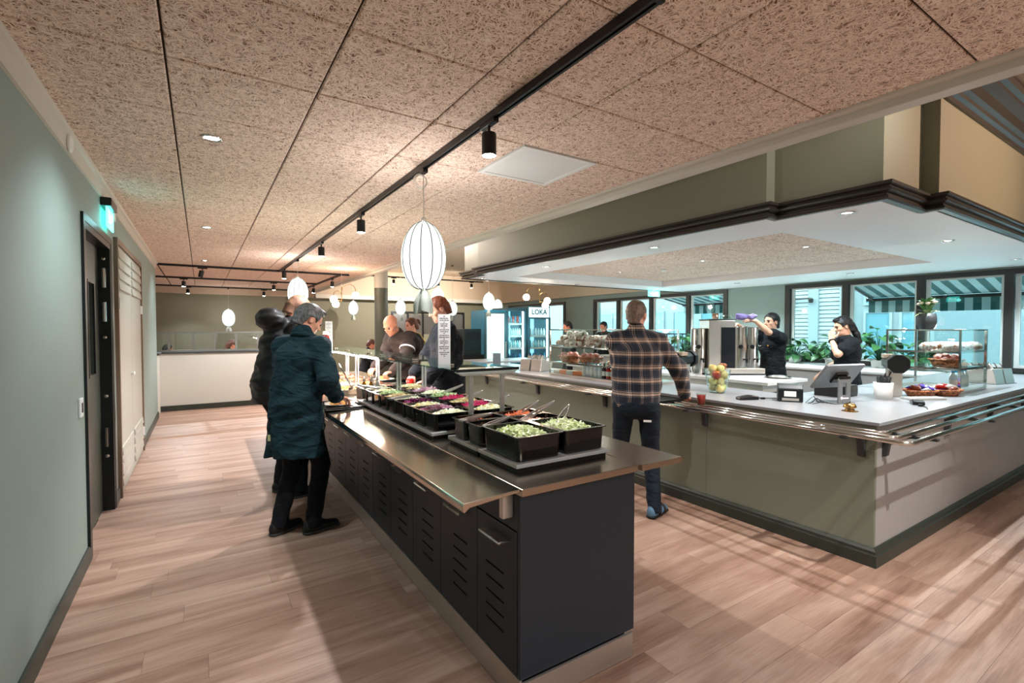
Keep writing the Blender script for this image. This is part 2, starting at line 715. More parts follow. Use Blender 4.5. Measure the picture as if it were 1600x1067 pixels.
# raised ceiling over the counter hall
RZ = 3.35
ceiling2 = struct(MB().box(2.9, 9.05, -3.0, 15.8, RZ + 0.012, RZ + 0.1).build('ceiling', M['tan_wall']), 'raised ceiling around the counter canopy')
for i in range(10):
    for j in range(4):
        inst('ceiling_panel', pm[(0.6, 0.6)], ceiling2, (2.95 + 0.6 * i, 0.9 - 0.6 * (j + 1), RZ))
# edge trim where the low ceiling ends
struct(MB().box(2.84, 2.93, -3.0, 15.8, CZ - 0.055, RZ + 0.01).build('trim_1', M['trim'], bevel=0.004), 'white edge beam along the low ceiling')
struct(MB().box(2.79, 2.86, -3.0, 15.8, CZ - 0.018, CZ + 0.012).build('trim_2', M['trim'], bevel=0.003), 'white shadow-gap bead of the ceiling edge')

# ---------------------------------------------------------------- walls
LX = -0.64
D0, D1, DH = 4.17, 5.25, 2.225
wl = MB()
wl.box(LX - 0.3, LX, -3.0, D0, 0, CZ + 0.02)
wl.box(LX - 0.3, LX, D0, D1, DH, CZ + 0.02)
wl.box(LX - 0.3, LX, D1, 10.25, 0, CZ + 0.02)
struct(wl.build('wall_left', M['wall_green']), 'grey-green painted wall on the left')
struct(MB().sweep([(LX, -3.0), (LX, 10.25)], [(0, CZ - 0.115), (0.014, CZ - 0.112), (0.016, CZ - 0.03), (0.035, CZ - 0.022), (0.04, CZ), (0, CZ)]).build('trim_3', M['trim']), 'pale cornice along the left wall')
for nm, y0, y1 in (('a', -3.0, D0 - 0.05), ('b', D1 + 0.06, 5.5), ('c', 7.62, 10.25)):
    struct(MB().sweep([(LX, y0), (LX, y1)], [(0, 0), (0.016, 0), (0.016, 0.085), (0.010, 0.1), (0, 0.1)]).build('baseboard_left', M['dark_green']), 'dark green skirting on the left wall')
struct(MB().box(-4.2, 9.35, -3.2, -3.0, 0, RZ + .1).build('wall_rear', M['wall_pale']))
struct(MB().box(-4.2, -4.0, 10.0, 16.0, 0, CZ + .1).build('wall_far_left', M['olive_back']))
struct(MB().box(-4.2, LX - 0.28, 10.1, 10.25, 0, CZ + .1).build('wall_return', M['olive_back']))
wb = MB().box(-4.2, 9.35, 15.8, 16.0, 0, RZ + .1)
struct(wb.build('wall_back', M['olive_back']), 'olive grey back wall')
struct(MB().box(-4.0, 2.9, 15.66, 15.8, 2.47, CZ + .01).build('trim_4', M['tan_wall']), 'bulkhead above the back wall')
struct(MB().box(2.9, 9.05, 15.4, 15.8, 2.5, RZ + .01).build('trim_5', M['tan_wall']), 'tan bulkhead above the back wall')
struct(MB().box(2.9, 9.05, 15.34, 15.4, 2.44, 2.56).build('trim_6', M['trim']), 'pale bead under the tan bulkhead')
# half wall at the end of the hall
hw = MB()
hw.box(LX - 0.28, 1.95, 10.9, 11.02, 0, 1.06)
hw.box(LX - 0.28, LX, 10.25, 10.9, 0, 1.06)
struct(hw.build('wall_half', M['wall_pale']), 'white waist-high partition at the end of the hall')
struct(MB().box(LX, 1.95, 10.884, 10.9, 0, 0.1).build('baseboard_half', M['dark_green']))
cap = MB().prism([(LX - 0.3, 10.25), (LX + 0.03, 10.25), (LX + 0.03, 10.87), (1.98, 10.87), (1.98, 11.05), (LX - 0.3, 11.05)], 1.06, 1.095, 'z')
struct(cap.build('trim_7', M['grey_dark'], bevel=0.004), 'dark grey cap on the partition')

# window wall
WX = 9.05
SILL, WH = 0.94, 2.315
groups = [(-3.0, [-0.6, 0.85, 1.86, 2.80, 3.80, 4.79]), (5.95, [5.95, 6.9, 7.95, 9.03, 9.95]), (11.17, [11.17, 12.2, 13.3, 14.3])]
ww = MB()
edges = [(-0.6, 4.79), (5.95, 9.95), (11.17, 14.3)]
ww.box(WX, WX + 0.25, -3.0, 15.8, WH, RZ + .1)
ww.box(WX, WX + 0.25, -3.0, 15.8, 0, SILL)
prevy = -3.0
for a, b_ in edges:
    ww.box(WX, WX + 0.25, prevy, a, SILL, WH)
    prevy = b_
ww.box(WX, WX + 0.25, prevy, 15.8, SILL, WH)
struct(ww.build('wall_right', M['wall_green']), 'grey-green window wall')
struct(MB().box(8.86, 9.05, 7.2, 15.4, 2.42, RZ).build('trim_8', M['tan_wall']), 'tan bulkhead above the far windows')
wi = 0
for (ga, ms) in groups:
    wi += 1
    w = thing('window_%d' % wi, 'dark-framed window bay in the right wall', None)
    struct(w)
    f = 0.045
    y0, y1 = ms[0], ms[-1]
    MB().box(WX - 0.03, WX + 0.06, y0, y1, WH - 0.07, WH).build('window_head', M['frame_dark'], w)
    MB().box(WX - 0.03, WX + 0.06, y0, y1, SILL, SILL + 0.06).build('window_sill', M['frame_dark'], w)
    for i, my in enumerate(ms):
        a = my - f if 0 < i < len(ms) - 1 else (my if i == 0 else my - 2 * f)
        MB().box(WX - 0.03, WX + 0.06, a, a + 2 * f, SILL + 0.06, WH - 0.07).build('mullion', M['frame_dark'], w)
    for i in range(len(ms) - 1):
        a, b_ = ms[i] + f + 0.01, ms[i + 1] - f - 0.01
        if i == 0:
            a += f
        if i == len(ms) - 2:
            b_ -= f
        s = 0.05
        fr = MB()
        z0, z1 = SILL + 0.06, WH - 0.07
        fr.box(WX + 0.02, WX + 0.05, b_ - s, b_, z0, z1)
        fr.box(WX + 0.02, WX + 0.05, a, a + s * .5, z0, z1)
        fr.box(WX + 0.02, WX + 0.05, a + s * .5, b_ - s, z1 - 0.025, z1)
        fr.box(WX + 0.02, WX + 0.05, a + s * .5, b_ - s, z0, z0 + 0.04)
        fr.build('casement', M['frame_light'], w)
        MB().box(WX + 0.032, WX + 0.038, a + s * .5, b_ - s, z0 + .04, z1 - .025).build('pane', M['glass'], w)

# pillar
pl = thing('pillar', 'round pillar dark green below and pale above', None, (3.08, 9.7, 0))
struct(pl)
MB().lathe([(0.135, 0), (0.135, 2.34)], 28).build('shaft', mat('pillar_dark', S(86, 92, 84), 0.5), pl, smooth=False)
MB().lathe([(0.134, 2.34), (0.134, RZ)], 28).build('head', mat('pillar_light', S(178, 176, 166), 0.5), pl)

# ---------------------------------------------------------------- canopy over the counter
CB = 2.34
path = [(9.05, 1.235), (4.27, 1.235), (4.27, 1.33), (3.64, 1.33), (3.64, 2.02), (3.53, 2.02), (3.53, 6.45), (3.64, 6.45), (3.64, 7.1), (9.05, 7.1)]
can = thing('canopy', 'boxed canopy over the counter with olive sides and white underside', None)
struct(can)
th = 0.03
MB().sweep(path, [(0, CB), (0, RZ), (-th, RZ), (-th, CB)], side=-1).build('fascia', M['olive'], can)
rx0, rx1, ry0, ry1 = 4.2, 7.62, 2.25, 6.42
bot = MB()
pz0, pz1 = CB, CB + 0.03
bot.box(3.56, rx0, 2.05, 6.42, pz0, pz1)
bot.box(3.66, rx0, 1.36, 2.05, pz0, pz1)
bot.box(3.66, rx0, 6.42, 7.08, pz0, pz1)
bot.box(rx0, rx1, 1.345, ry0, pz0, pz1)
bot.box(4.29, 9.05, 1.25, 1.345, pz0, pz1)
bot.box(rx1, 9.05, 1.345, 7.08, pz0, pz1)
bot.box(rx0, rx1, ry1, 7.08, pz0, pz1)
bot.build('underside', M['white_paint'], can)
rim = MB()
rim.box(rx0 - .02, rx0, ry0, ry1, pz1, CB + 0.12)
rim.box(rx1, rx1 + .02, ry0, ry1, pz1, CB + 0.12)
rim.box(rx0, rx1, ry0 - .02, ry0, pz1, CB + 0.12)
rim.box(rx0, rx1, ry1, ry1 + .02, pz1, CB + 0.12)
rim.build('recess_edge', M['white_paint'], can)
bk = MB().box(rx0 - .02, rx1 + .02, ry0 - .02, ry1 + .02, CB + 0.125, CB + 0.15).build('recess_ceiling', M['joint'], can)
nx, ny = 6, 7
km = panel_mesh((rx1 - rx0) / nx, (ry1 - ry0) / ny)
for i in range(nx):
    for j in range(ny):
        inst('recess_panel', km, bk, (rx0 + i * (rx1 - rx0) / nx, ry0 + j * (ry1 - ry0) / ny, CB + 0.112))
mp_ = [(0.0, CB - 0.012), (0.035, CB - 0.012), (0.045, CB - 0.002), (0.045, CB + 0.012), (0.033, CB + 0.018), (0.033, CB + 0.03), (0.062, CB + 0.042),
       (0.066, CB + 0.056), (0.054, CB + 0.062), (0.054, CB + 0.07), (0.074, CB + 0.08), (0.074, CB + 0.098), (0.0, CB + 0.098)]
MB().sweep(path, mp_, side=-1).build('moulding', M['mould'], can)
cp_ = [(0.0, 3.10), (0.02, 3.10), (0.024, 3.13), (0.045, 3.145), (0.05, 3.17), (0.075, 3.19), (0.10, 3.24), (0.15, 3.285), (0.158, 3.30), (0.19, 3.31), (0.2, 3.345), (0.2, RZ), (0.0, RZ)]
MB().sweep(path, cp_, side=-1).build('crown_moulding', M['mould'], can)

# ---------------------------------------------------------------- ceiling fittings


def ring_light(name, label, loc, r, glow, group, cat='downlight'):
    t = thing(name, label, cat, loc, group=group)
    MB().lathe([(r * 0.72, 0.004), (r * 0.78, -0.006), (r, -0.006), (r + 0.002, 0.0), (r, 0.006), (r * 0.72, 0.006)], 20, cap=False).build('trim_ring', M['steel2'], t, smooth=True)
    MB().lathe([(0.0001, 0.001), (r * 0.74, 0.001), (r * 0.74, 0.008)], 20, cap=False).build('lens', glow, t)
    return t


M['dl_glow'] = mat('downlight_glow', S(255, 255, 255), 0.4, emit=(0.8, 0.97, 1, 1), estr=18)
for i, (ly, lab) in enumerate(((3.4, 'large bright recessed downlight nearest in the panel ceiling by the left wall'), (6.4, 'middle recessed downlight in the panel ceiling by the left wall'), (9.53, 'farthest small recessed downlight in the panel ceiling by the left wall'))):
    ring_light('downlight', lab, (0.07, ly, CZ - 0.001), 0.055, M['dl_glow'], 'downlights along the left wall')
clabs = {(3.85, 1.62): 'canopy downlight at the near corner above the counter', (3.85, 3.35): 'second canopy downlight along the olive fascia', (3.85, 5.15): 'third canopy downlight along the olive fascia',
         (3.85, 6.9): 'farthest canopy downlight along the olive fascia', (5.85, 1.62): 'canopy downlight halfway along its right-hand edge', (8.1, 1.62): 'canopy downlight at the right end above the window',
         (8.1, 3.35): 'canopy downlight above the facepalming worker and window', (8.1, 5.15): 'canopy downlight above the grey wall between the windows', (5.85, 6.9): 'canopy downlight halfway along its far edge', (8.1, 6.9): 'canopy downlight at its far right corner'}
for (lx, ly), lab in clabs.items():
    ring_light('downlight', lab, (lx, ly, CB - 0.001), 0.05, M['dl_glow'], 'downlights in the canopy border')
for (lx, ly), lab in {(5.8, 2.85): 'nearest downlight in the recessed canopy panels', (5.8, 4.2): 'middle downlight in the recessed canopy panels', (5.8, 5.75): 'farthest downlight in the recessed canopy panels'}.items():
    ring_light('downlight', lab, (lx, ly, CB + 0.111), 0.045, M['dl_glow'], 'downlights in the recessed canopy panels')
t = thing('smoke_detector', 'small round detector in the recessed canopy panels', 'detector', (6.15, 5.15, CB + 0.111))
MB().lathe([(0.05, 0), (0.05, -0.012), (0.035, -0.03), (0.0001, -0.032)], 18).build('housing', M['white'], t, smooth=True)

# air vent
t = thing('air_vent', 'square white perforated air vent in the ceiling', 'air vent', (1.99, 2.79, CZ))
fr = MB()
for a, b_, c, d in ((-0.298, 0.298, -0.298, -0.262), (-0.298, 0.298, 0.262, 0.298), (-0.298, -0.262, -0.262, 0.262), (0.262, 0.298, -0.262, 0.262)):
    fr.box(a, b_, c, d, -0.008, 0.012)
M['vent'] = mat('vent_white', S(232, 234, 232), 0.5)
fr.build('frame', M['vent'], t, bevel=0.002)


def perf_mat():
    m, nt, b = newmat('perforated_white')
    tc = N(nt, 'ShaderNodeTexCoord')
    v = N(nt, 'ShaderNodeTexVoronoi')
    v.inputs['Scale'].default_value = 95
    v.inputs['Randomness'].default_value = 0
    nt.links.new(tc.outputs['Object'], v.inputs['Vector'])
    cr = N(nt, 'ShaderNodeValToRGB')
    cr.color_ramp.elements[0].position = 0.25
    cr.color_ramp.elements[0].color = S(120, 124, 126)
    cr.color_ramp.elements[1].position = 0.33
    cr.color_ramp.elements[1].color = S(228, 231, 230)
    nt.links.new(v.outputs['Distance'], cr.inputs[0])
    nt.links.new(cr.outputs[0], b.inputs['Base Color'])
    b.inputs['Roughness'].default_value = 0.5
    return m


MB().box(-0.262, 0.262, -0.262, 0.262, -0.003, 0.01).build('perforated_plate', perf_mat(), t)

# lighting tracks
def track(label, p0, p1):
    t = thing('lighting_track', label, 'track', (0, 0, 0), group='black lighting tracks')
    x0, x1 = min(p0[0], p1[0]) , max(p0[0], p1[0])
    y0, y1 = min(p0[1], p1[1]) , max(p0[1], p1[1])
    w = 0.019
    if x1 - x0 < 0.01:
        x0 -= w; x1 += w
        r = MB().prism([(x0, 2.613), (x0 + .013, 2.613), (x0 + .013, 2.63), (x1 - .013, 2.63), (x1 - .013, 2.613), (x1, 2.613), (x1, CZ), (x0, CZ)], y0, y1, 'y')
    else:
        y0 -= w; y1 += w
        r = MB().prism([(y0, 2.613), (y0 + .013, 2.613), (y0 + .013, 2.63), (y1 - .013, 2.63), (y1 - .013, 2.613), (y1, 2.613), (y1, CZ), (y0, CZ)], x0, x1, 'x')
    r.build('rail', M['black'], t)
    return t


t = track('long black lighting track running above the buffet', (1.30, 1.13), (1.30, 10.28))
MB().box(1.278, 1.322, 1.11, 1.13, 2.611, CZ).build('end_cap', M['black'], t)
track('nearest black cross track above the end of the hall', (-0.62, 10.3), (2.6, 10.3))
track('middle black cross track in the back room ceiling', (-0.85, 12.75), (2.42, 12.75))
track('farthest black cross track by the back wall', (-1.0, 15.2), (2.42, 15.2))
track('black track along the ceiling edge near the pillar', (2.44, 10.32), (2.44, 15.18))


def spot_head(label, x, y, z=2.613, on=True, along='y', tilt=0.0):
    t = thing('track_spotlight', label, 'spotlight', (x, y, z), group='black cylinder track spotlights')
    a = MB()
    if along == 'y':
        a.box(-0.016, 0.016, -0.075, 0.075, -0.022, 0.0)
    else:
        a.box(-0.075, 0.075, -0.016, 0.016, -0.022, 0.0)
    a.build('adapter', M['black'], t, bevel=0.002)
    MB().lathe([(0.008, -0.065), (0.008, -0.02)], 10).build('stem', M['black'], t)
    b = MB().lathe([(0.036, -0.175), (0.0385, -0.17), (0.0385, -0.062), (0.036, -0.058), (0.0001, -0.057)], 22, cap=False).build('body', M['black'], t, smooth=False)
    l = MB().lathe([(0.0001, -0.166), (0.034, -0.168), (0.036, -0.175)], 22, cap=False).build('lens', M['spot_glow'] if on else M['blackp'], t)
    if tilt:
        b.rotation_euler = (0, tilt, 0)
        l.rotation_euler = (0, tilt, 0)
    return t


spot_head('nearest lit track spotlight above the salad pans', 1.30, 2.25)
spot_head('second track spotlight beyond the large pendant', 1.30, 4.69)
spot_head('third track spotlight along the long buffet track', 1.30, 6.5)
spot_head('lit track spotlight at the far end of the long track', 1.30, 9.76)
spot_head('unlit tilted spotlight on the nearest cross track', 0.04, 10.3, on=False, along='x', tilt=0.2)
spot_head('left spotlight on the middle cross track', -0.3, 12.75, along='x')
spot_head('right spotlight on the middle cross track', 1.47, 12.75, along='x')
spot_head('left spotlight on the farthest cross track', -0.27, 15.2, along='x')
spot_head('right spotlight on the farthest cross track', 1.5, 15.2, along='x')
spot_head('nearer spotlight on the ceiling edge track beside the pillar', 2.44, 11.1)
spot_head('farther spotlight on the ceiling edge track', 2.44, 13.2)
for x, y, tx, e in ((-0.3, 12.75, -0.3, 110), (1.47, 12.75, 1.3, 110), (-0.27, 15.2, -0.3, 45), (1.5, 15.2, 1.5, 45), (2.44, 11.1, 2.6, 150), (2.44, 13.2, 3.4, 170)):
    light('track_spot_light', 'SPOT', (x, y, 2.42), e, NEUT, (tx, y - 0.8, 0), 0.04, 125, 0.7)

# suspended track in the raised hall behind the pillar
t = thing('lighting_track', 'black suspended lighting track in the far raised hall', 'track', (0, 0, 0), group='black lighting tracks')
MB().box(3.5, 7.4, 13.18, 13.22, 2.95, 2.985).build('rail', M['black'], t)
for x in (3.7, 5.4, 7.2):
    MB().tube([(x, 13.2, 2.985), (x, 13.2, RZ)], 0.003, 6).build('cable', M['black'], t)
for x, lab in ((4.55, 'left spotlight on the suspended far track'), (5.9, 'middle spotlight on the suspended far track'), (7.0, 'right spotlight on the suspended far track')):
    spot_head(lab, x, 13.2, 2.95, along='x')
    light('track_spot_light', 'SPOT', (x, 13.2, 2.75), 130, WARM, (x, 15.4, 2.3), 0.04, 120, 0.8)

# ---------------------------------------------------------------- pendant lamps


def shade_mat():
    """sheer lit fabric: part of the bulb's light passes straight through the weave"""
    m, nt, b = newmat('pleated_lamp_fabric')
    b.inputs['Base Color'].default_value = S(44, 48, 45)
    b.inputs['Roughness'].default_value = 0.9
    b.inputs['Specular IOR Level'].default_value = 0.0
    b.inputs['Emission Color'].default_value = (0.92, 1.0, 0.95, 1)
    b.inputs['Emission Strength'].default_value = 0.85
    b.inputs['Alpha'].default_value = 0.6
    return m


M['shade'] = shade_mat()
M['pleat'] = mat('pleat_seam', S(78, 88, 82), 0.9, spec=0.0)
M['ribbon'] = mat('sheer_grey_ribbon', S(176, 186, 178), 0.8)
M['cord'] = mat('lamp_cord_white', S(225, 222, 214), 0.5)


def pendant(label, loc, s, ceil, coil=True, group='egg-shaped fabric pendant lamps'):
    """loc: centre of the shade"""
    t = thing('pendant_lamp', label, 'pendant lamp', loc, group=group)
    R, Hh = 0.154 * s, 0.232 * s
    prof = []
    for i in range(15):
        a = PI * i / 14
        prof.append((max(0.018 * s, R * math.sin(a) ** 0.9), -Hh * math.cos(a) - 0.02 * s * math.sin(a)))
    sh = MB().lathe(prof, 60, fn=lambda r, z, a: r * (1 - 0.022 * abs(math.cos(6 * a)) ** 6)).build('shade', M['shade'], t, smooth=True)
    ri = MB()
    for k in range(12):
        a = PI / 12 * (2 * k)
        ri.tube([((r * 0.988) * math.cos(a), (r * 0.988) * math.sin(a), z) for r, z in prof], 0.0034 * s, 5)
    r_ = ri.build('pleat_seams', M['pleat'], sh)
    r_['kind'] = 'stuff'
    top = ceil - loc[2]
    MB().tube([(0, 0, Hh * 0.97), (0, 0, top)], 0.003, 6).build('cord', M['cord'], t)
    MB().lathe([(0.018 * s, Hh * .96), (0.018 * s, Hh + 0.02 * s), (0.006, Hh + 0.03 * s)], 12).build('socket_cap', M['cord'], t, smooth=True)
    MB().box(-0.018, 0.018, -0.04, 0.04, top - 0.03, top).build('ceiling_hook', M['black'], t, bevel=0.003)
    if coil:
        c = MB()
        for k in range(3):
            rr = 0.038 + 0.006 * k
            c.tube([(-0.022 + rr * math.cos(q * PI / 10), 0.006 * k - 0.01, top - 0.085 + rr * math.sin(q * PI / 10)) for q in range(20)], 0.0022, 5, closed=True)
        c.build('cable_coil', M['cord'], t)
    # gathered tail of fabric below the knot
    k = MB()
    n = 16
    vs = []
    fs = []
    rows = [(0.02, 0), (0.034, -0.03), (0.05, -0.075), (0.058, -0.12), (0.056, -0.165)]
    for (r, z) in rows:
        for j in range(n):
            a = 2 * PI * j / n
            rr = r * (1 + 0.28 * math.sin(3 * a + 0.7) + 0.15 * math.sin(5 * a)) * s
            vs.append((rr * math.cos(a), rr * math.sin(a), -Hh * 0.985 + z * s + 0.012 * s * math.sin(2 * a + z * 40) * (1 if z < -0.1 else 0)))
    for i in range(len(rows) - 1):
        for j in range(n):
            q = (j + 1) % n
            fs.append((i * n + j, i * n + q, (i + 1) * n + q, (i + 1) * n + j))
    k.add(vs, fs)
    tl = k.build('fabric_tail', M['ribbon'], t, smooth=True)
    MB().lathe([(0.017 * s, -Hh * 0.97 - 0.02 * s), (0.026 * s, -Hh * 0.97 - 0.008 * s), (0.017 * s, -Hh * 0.97 + 0.006 * s)], 14).build('knot', M['ribbon'], t, smooth=True)
    return t


pendant('large glowing egg-shaped pendant nearest above the salad bar', (1.30, 3.15, 2.025), 1.0, 2.613)
pendant('glowing pendant above the man in the hooded jacket', (1.30, 8.3, 2.10), 1.0, 2.613)
pendant('lone glowing pendant in the back room above the partition', (0.63, 15.06, 1.82), 1.0, 2.613, False)
pendant('small pendant left of the pillar near the back wall', (3.85, 14.79, 2.15), 0.92, RZ, False)
pendant('small pendant just right of the pillar', (4.69, 13.05, 2.12), 0.92, RZ, False)
pendant('pendant half hidden behind the red-haired man', (4.33, 9.72, 2.21), 0.92, RZ, False)
pendant('small pendant between the red-haired man and the fridges', (6.13, 12.73, 2.11), 0.92, RZ, False)
pendant('pendant hanging in front of the blue fridge side', (5.76, 9.99, 2.17), 0.92, RZ, False)
pendant('small pendant just above the fridge tops', (7.49, 12.45, 2.2), 0.92, RZ, False)
for px_, py_, pz_, pe_ in ((1.30, 3.15, 2.04, 30), (1.30, 8.3, 2.12, 40), (0.63, 15.06, 1.84, 18), (4.69, 13.05, 2.14, 18), (4.33, 9.72, 2.22, 24), (5.76, 9.99, 2.18, 24)):
    light('pendant_bulb_light', 'POINT', (px_, py_, pz_), pe_, (1.0, 0.92, 0.88), None, 0.06)
M['globe'] = mat('opal_globe_warm', S(255, 250, 240), 0.4, emit=(1.0, 0.74, 0.56, 1), estr=14)


def chandelier(label, loc, rz, ceil, flip):
    t = thing('brass_chandelier', label, 'chandelier', loc, rz, group='brass three-globe chandeliers')
    MB().tube([(0, 0, -0.17), (0, 0, 0.10)], 0.006, 8).build('stem', M['brass'], t)
    MB().tube([(0, 0, 0.10), (0, 0, ceil - loc[2])], 0.002, 6).build('cord', M['cord'], t)
    for k, (dx, top, R) in enumerate(((0.26 * flip, 0.02, 0.13), (-0.15 * flip, -0.05, 0.075), (-0.11 * flip, -0.2, 0.0))):
        if R:
            pts = [(0, 0, top - 0.03)] + [(dx / 2 - dx / 2 * math.cos(PI * q / 8), 0, top + R * math.sin(PI * q / 8)) for q in range(9)]
            end = (dx, 0, top - 0.02)
            pts.append(end)
        else:
            end = (dx, 0, top + 0.04)
            pts = [(0, 0, -0.16), (dx * .5, 0, -0.15), end]
        arm = MB().tube(pts, 0.005, 8).build('arm', M['brass'], t)
        z = end[2]
        MB().lathe([(0.02, z + 0.0), (0.05, z - 0.02), (0.066, z - 0.055), (0.06, z - 0.085), (0.042, z - 0.115), (0.0001, z - 0.12)], 16, (end[0], 0, 0)).build('globe', M['globe'], arm, smooth=True)
    return t


chandelier('brass chandelier with three glowing globes left of the pillar', (2.21, 9.3, 2.20), math.radians(-32), CZ, 1)
chandelier('brass chandelier with three glowing globes under the canopy above the fridges', (5.6, 7.72, 2.20), math.radians(-32), RZ, -1)
light('chandelier_light', 'POINT', (5.62, 7.95, 2.35), 26, (1, .72, .5), None, 0.12)
light('chandelier_light', 'POINT', (2.3, 9.4, 2.36), 8, (1, .72, .5), None, 0.12)

# ---------------------------------------------------------------- left wall: doors, sign, switch
d1 = thing('door_1', 'dark steel door with a narrow window in a deep black reveal', None)
struct(d1)
j = MB()
j.box(LX - 0.12, LX + 0.012, D0, D0 + 0.04, 0, DH)
j.box(LX - 0.12, LX + 0.012, D1 - 0.04, D1, 0, DH)
j.box(LX - 0.12, LX + 0.012, D0 + 0.04, D1 - 0.04, DH - 0.045, DH)
j.build('jamb', M['door_black'], d1)
ar = MB()
ar.box(LX, LX + 0.016, D0 - 0.05, D0, 0, DH + 0.05)
ar.box(LX, LX + 0.016, D1, D1 + 0.07, 0, DH + 0.05)
ar.box(LX, LX + 0.016, D0, D1, DH, DH + 0.05)
ar.build('architrave', M['door_black'], d1)
leaf = MB()
lx0, lx1 = LX - 0.115, LX - 0.068
wy0, wy1, wz0, wz1 = 4.72, 4.95, 1.17, 1.87
leaf.box(lx0, lx1, D0 + .04, wy0, 0.008, DH - .045)
leaf.box(lx0, lx1, wy1, D1 - .04, 0.008, DH - .045)
leaf.box(lx0, lx1, wy0, wy1, 0.008, wz0)
leaf.box(lx0, lx1, wy0, wy1, wz1, DH - .045)
lf = leaf.build('leaf', M['door_dark'], d1)
MB().box(lx0 + .01, lx0 + .018, wy0, wy1, wz0, wz1).build('pane', M['blackp'], lf)
bd = MB()
bd.box(lx1, lx1 + .012, wy0 - .02, wy0, wz0 - .02, wz1 + .02)
bd.box(lx1, lx1 + .012, wy1, wy1 + .02, wz0 - .02, wz1 + .02)
bd.box(lx1, lx1 + .012, wy0, wy1, wz0 - .02, wz0)
bd.box(lx1, lx1 + .012, wy0, wy1, wz1, wz1 + .02)
bd.build('window_bead', M['door_black'], lf)
for z in (0.62, 1.66, 1.94):
    MB().tube([(LX - 0.03, D1 - .052, z - 0.08), (LX - 0.03, D1 - .052, z + 0.08)], 0.016, 10).build('hinge', M['steel2'], d1)
for z in (0.46, 0.96, 1.45, 2.10):
    MB().lathe([(0.014, 0), (0.014, 0.006), (0.0001, 0.008)], 10).build('screw_cap', M['steel2'], d1, (LX - 0.03, D1 - .042, z)).rotation_euler = (PI / 2, 0, 0)

E0, E1 = 5.56, 7.55
d2 = thing('door_2', 'beige double louvred closet door with white slats', None)
struct(d2)
a2 = MB()
a2.box(LX, LX + 0.03, E0 - 0.05, E0, 0, 2.33)
a2.box(LX, LX + 0.03, E1, E1 + 0.05, 0, 2.33)
a2.box(LX, LX + 0.03, E0, E1, 2.28, 2.33)
a2.build('frame', M['brown_frame'], d2)
mid = (E0 + E1) / 2
for k, (y0, y1) in enumerate(((E0 + .005, mid - .003), (mid + .003, E1 - .005))):
    lf = MB().box(LX + 0.001, LX + 0.014, y0, y1, 0.01, 2.275).build('leaf', M['beige_door'], d2)
    for i in range(4):
        for zz in (2.20 - i * 0.095, 0.40 - i * 0.095):
            MB().prism([(LX + .014, zz - .035), (LX + .03, zz - .035), (LX + .024, zz + .03), (LX + .014, zz + .034)], y0 + .06, y1 - .06, 'y').build('louvre_slat', M['beige_door'], lf)
    yy = y0 + 0.02 if k == 0 else y1 - 0.02
    for z in (0.25, 1.75):
        MB().box(LX + .014, LX + .034, yy - .018, yy + .018, z - .05, z + .05).build('hinge', M['white'], lf)
MB().lathe([(0.012, 0), (0.012, 0.012), (0.02, 0.02), (0.018, 0.03), (0.0001, 0.033)], 14).build('knob', M['white'], d2, (LX + .014, mid - .06, 1.05)).rotation_euler = (0, PI / 2, 0)

t = thing('exit_sign', 'lit green emergency exit sign above the dark door', 'exit sign', (LX, 4.98, 2.42))
MB().box(0, 0.07, -0.11, 0.20, 0.055, 0.12).build('housing', M['blackp'], t, bevel=0.008)
MB().box(0.0, 0.05, 0.20, 0.30, 0.0, 0.12).build('battery_box', M['white'], t, bevel=0.006)
M['exit_green'] = mat('exit_green', S(20, 150, 110), 0.4, emit=(0.10, 0.85, 0.75, 1), estr=2.6)
M['exit_white'] = mat('exit_white', S(240, 255, 250), 0.4, emit=(0.75, 1.0, 0.98, 1), estr=3)
pn = MB().box(0.03, 0.042, -0.08, 0.22, -0.10, 0.055).build('lit_panel', M['exit_green'], t)
# running figure and arrow
pic = MB()
for (ya, za, yb, zb, r) in ((-.01, .01, .012, -.03, .009), (.012, -.03, .035, -.06, .006), (.012, -.03, -.012, -.055, .006), (-.012, -.055, -.03, -.05, .005), (-.01, .012, .025, -.002, .005), (-.01, .012, -.035, -.005, .005)):
    pic.tube([(0.0425, ya, za), (0.0425, yb, zb)], r * .5, 6)
pic.ball((0.0425, -.016, .028), .008, 8, 6, (0.2, 1, 1))
pic.build('running_figure', M['exit_white'], pn)
MB().prism([(0.09, -.02), (0.13, -.02), (0.13, -.04), (0.17, -.005), (0.13, .03), (0.13, .01), (0.09, .01)], 0.0422, 0.0428, 'x').build('arrow', M['exit_white'], pn)
light('exit_sign_light', 'POINT', (LX + 0.10, 4.90, 2.36), 0.3, (0.35, 0.95, 1.0), None, 0.05)
t = thing('light_switch', 'white light switch beside the dark door', 'switch', (LX, 3.97, 1.03))
MB().box(0, 0.012, -0.042, 0.042, -0.06, 0.06).build('plate', M['white'], t, bevel=0.004)
MB().box(0.012, 0.016, -0.014, 0.014, -0.03, 0.03).build('rocker', M['grey_dark'], t, bevel=0.001)
t = thing('wall_disc', 'small round white cover on the left wall cornice', 'wall cover', (LX + 0.017, 3.74, 2.585))
o = MB().lathe([(0.052, 0), (0.052, 0.008), (0.046, 0.014), (0.0001, 0.015)], 24).build('cover', M['white'], t, smooth=False)
o.rotation_euler = (0, PI / 2, 0)

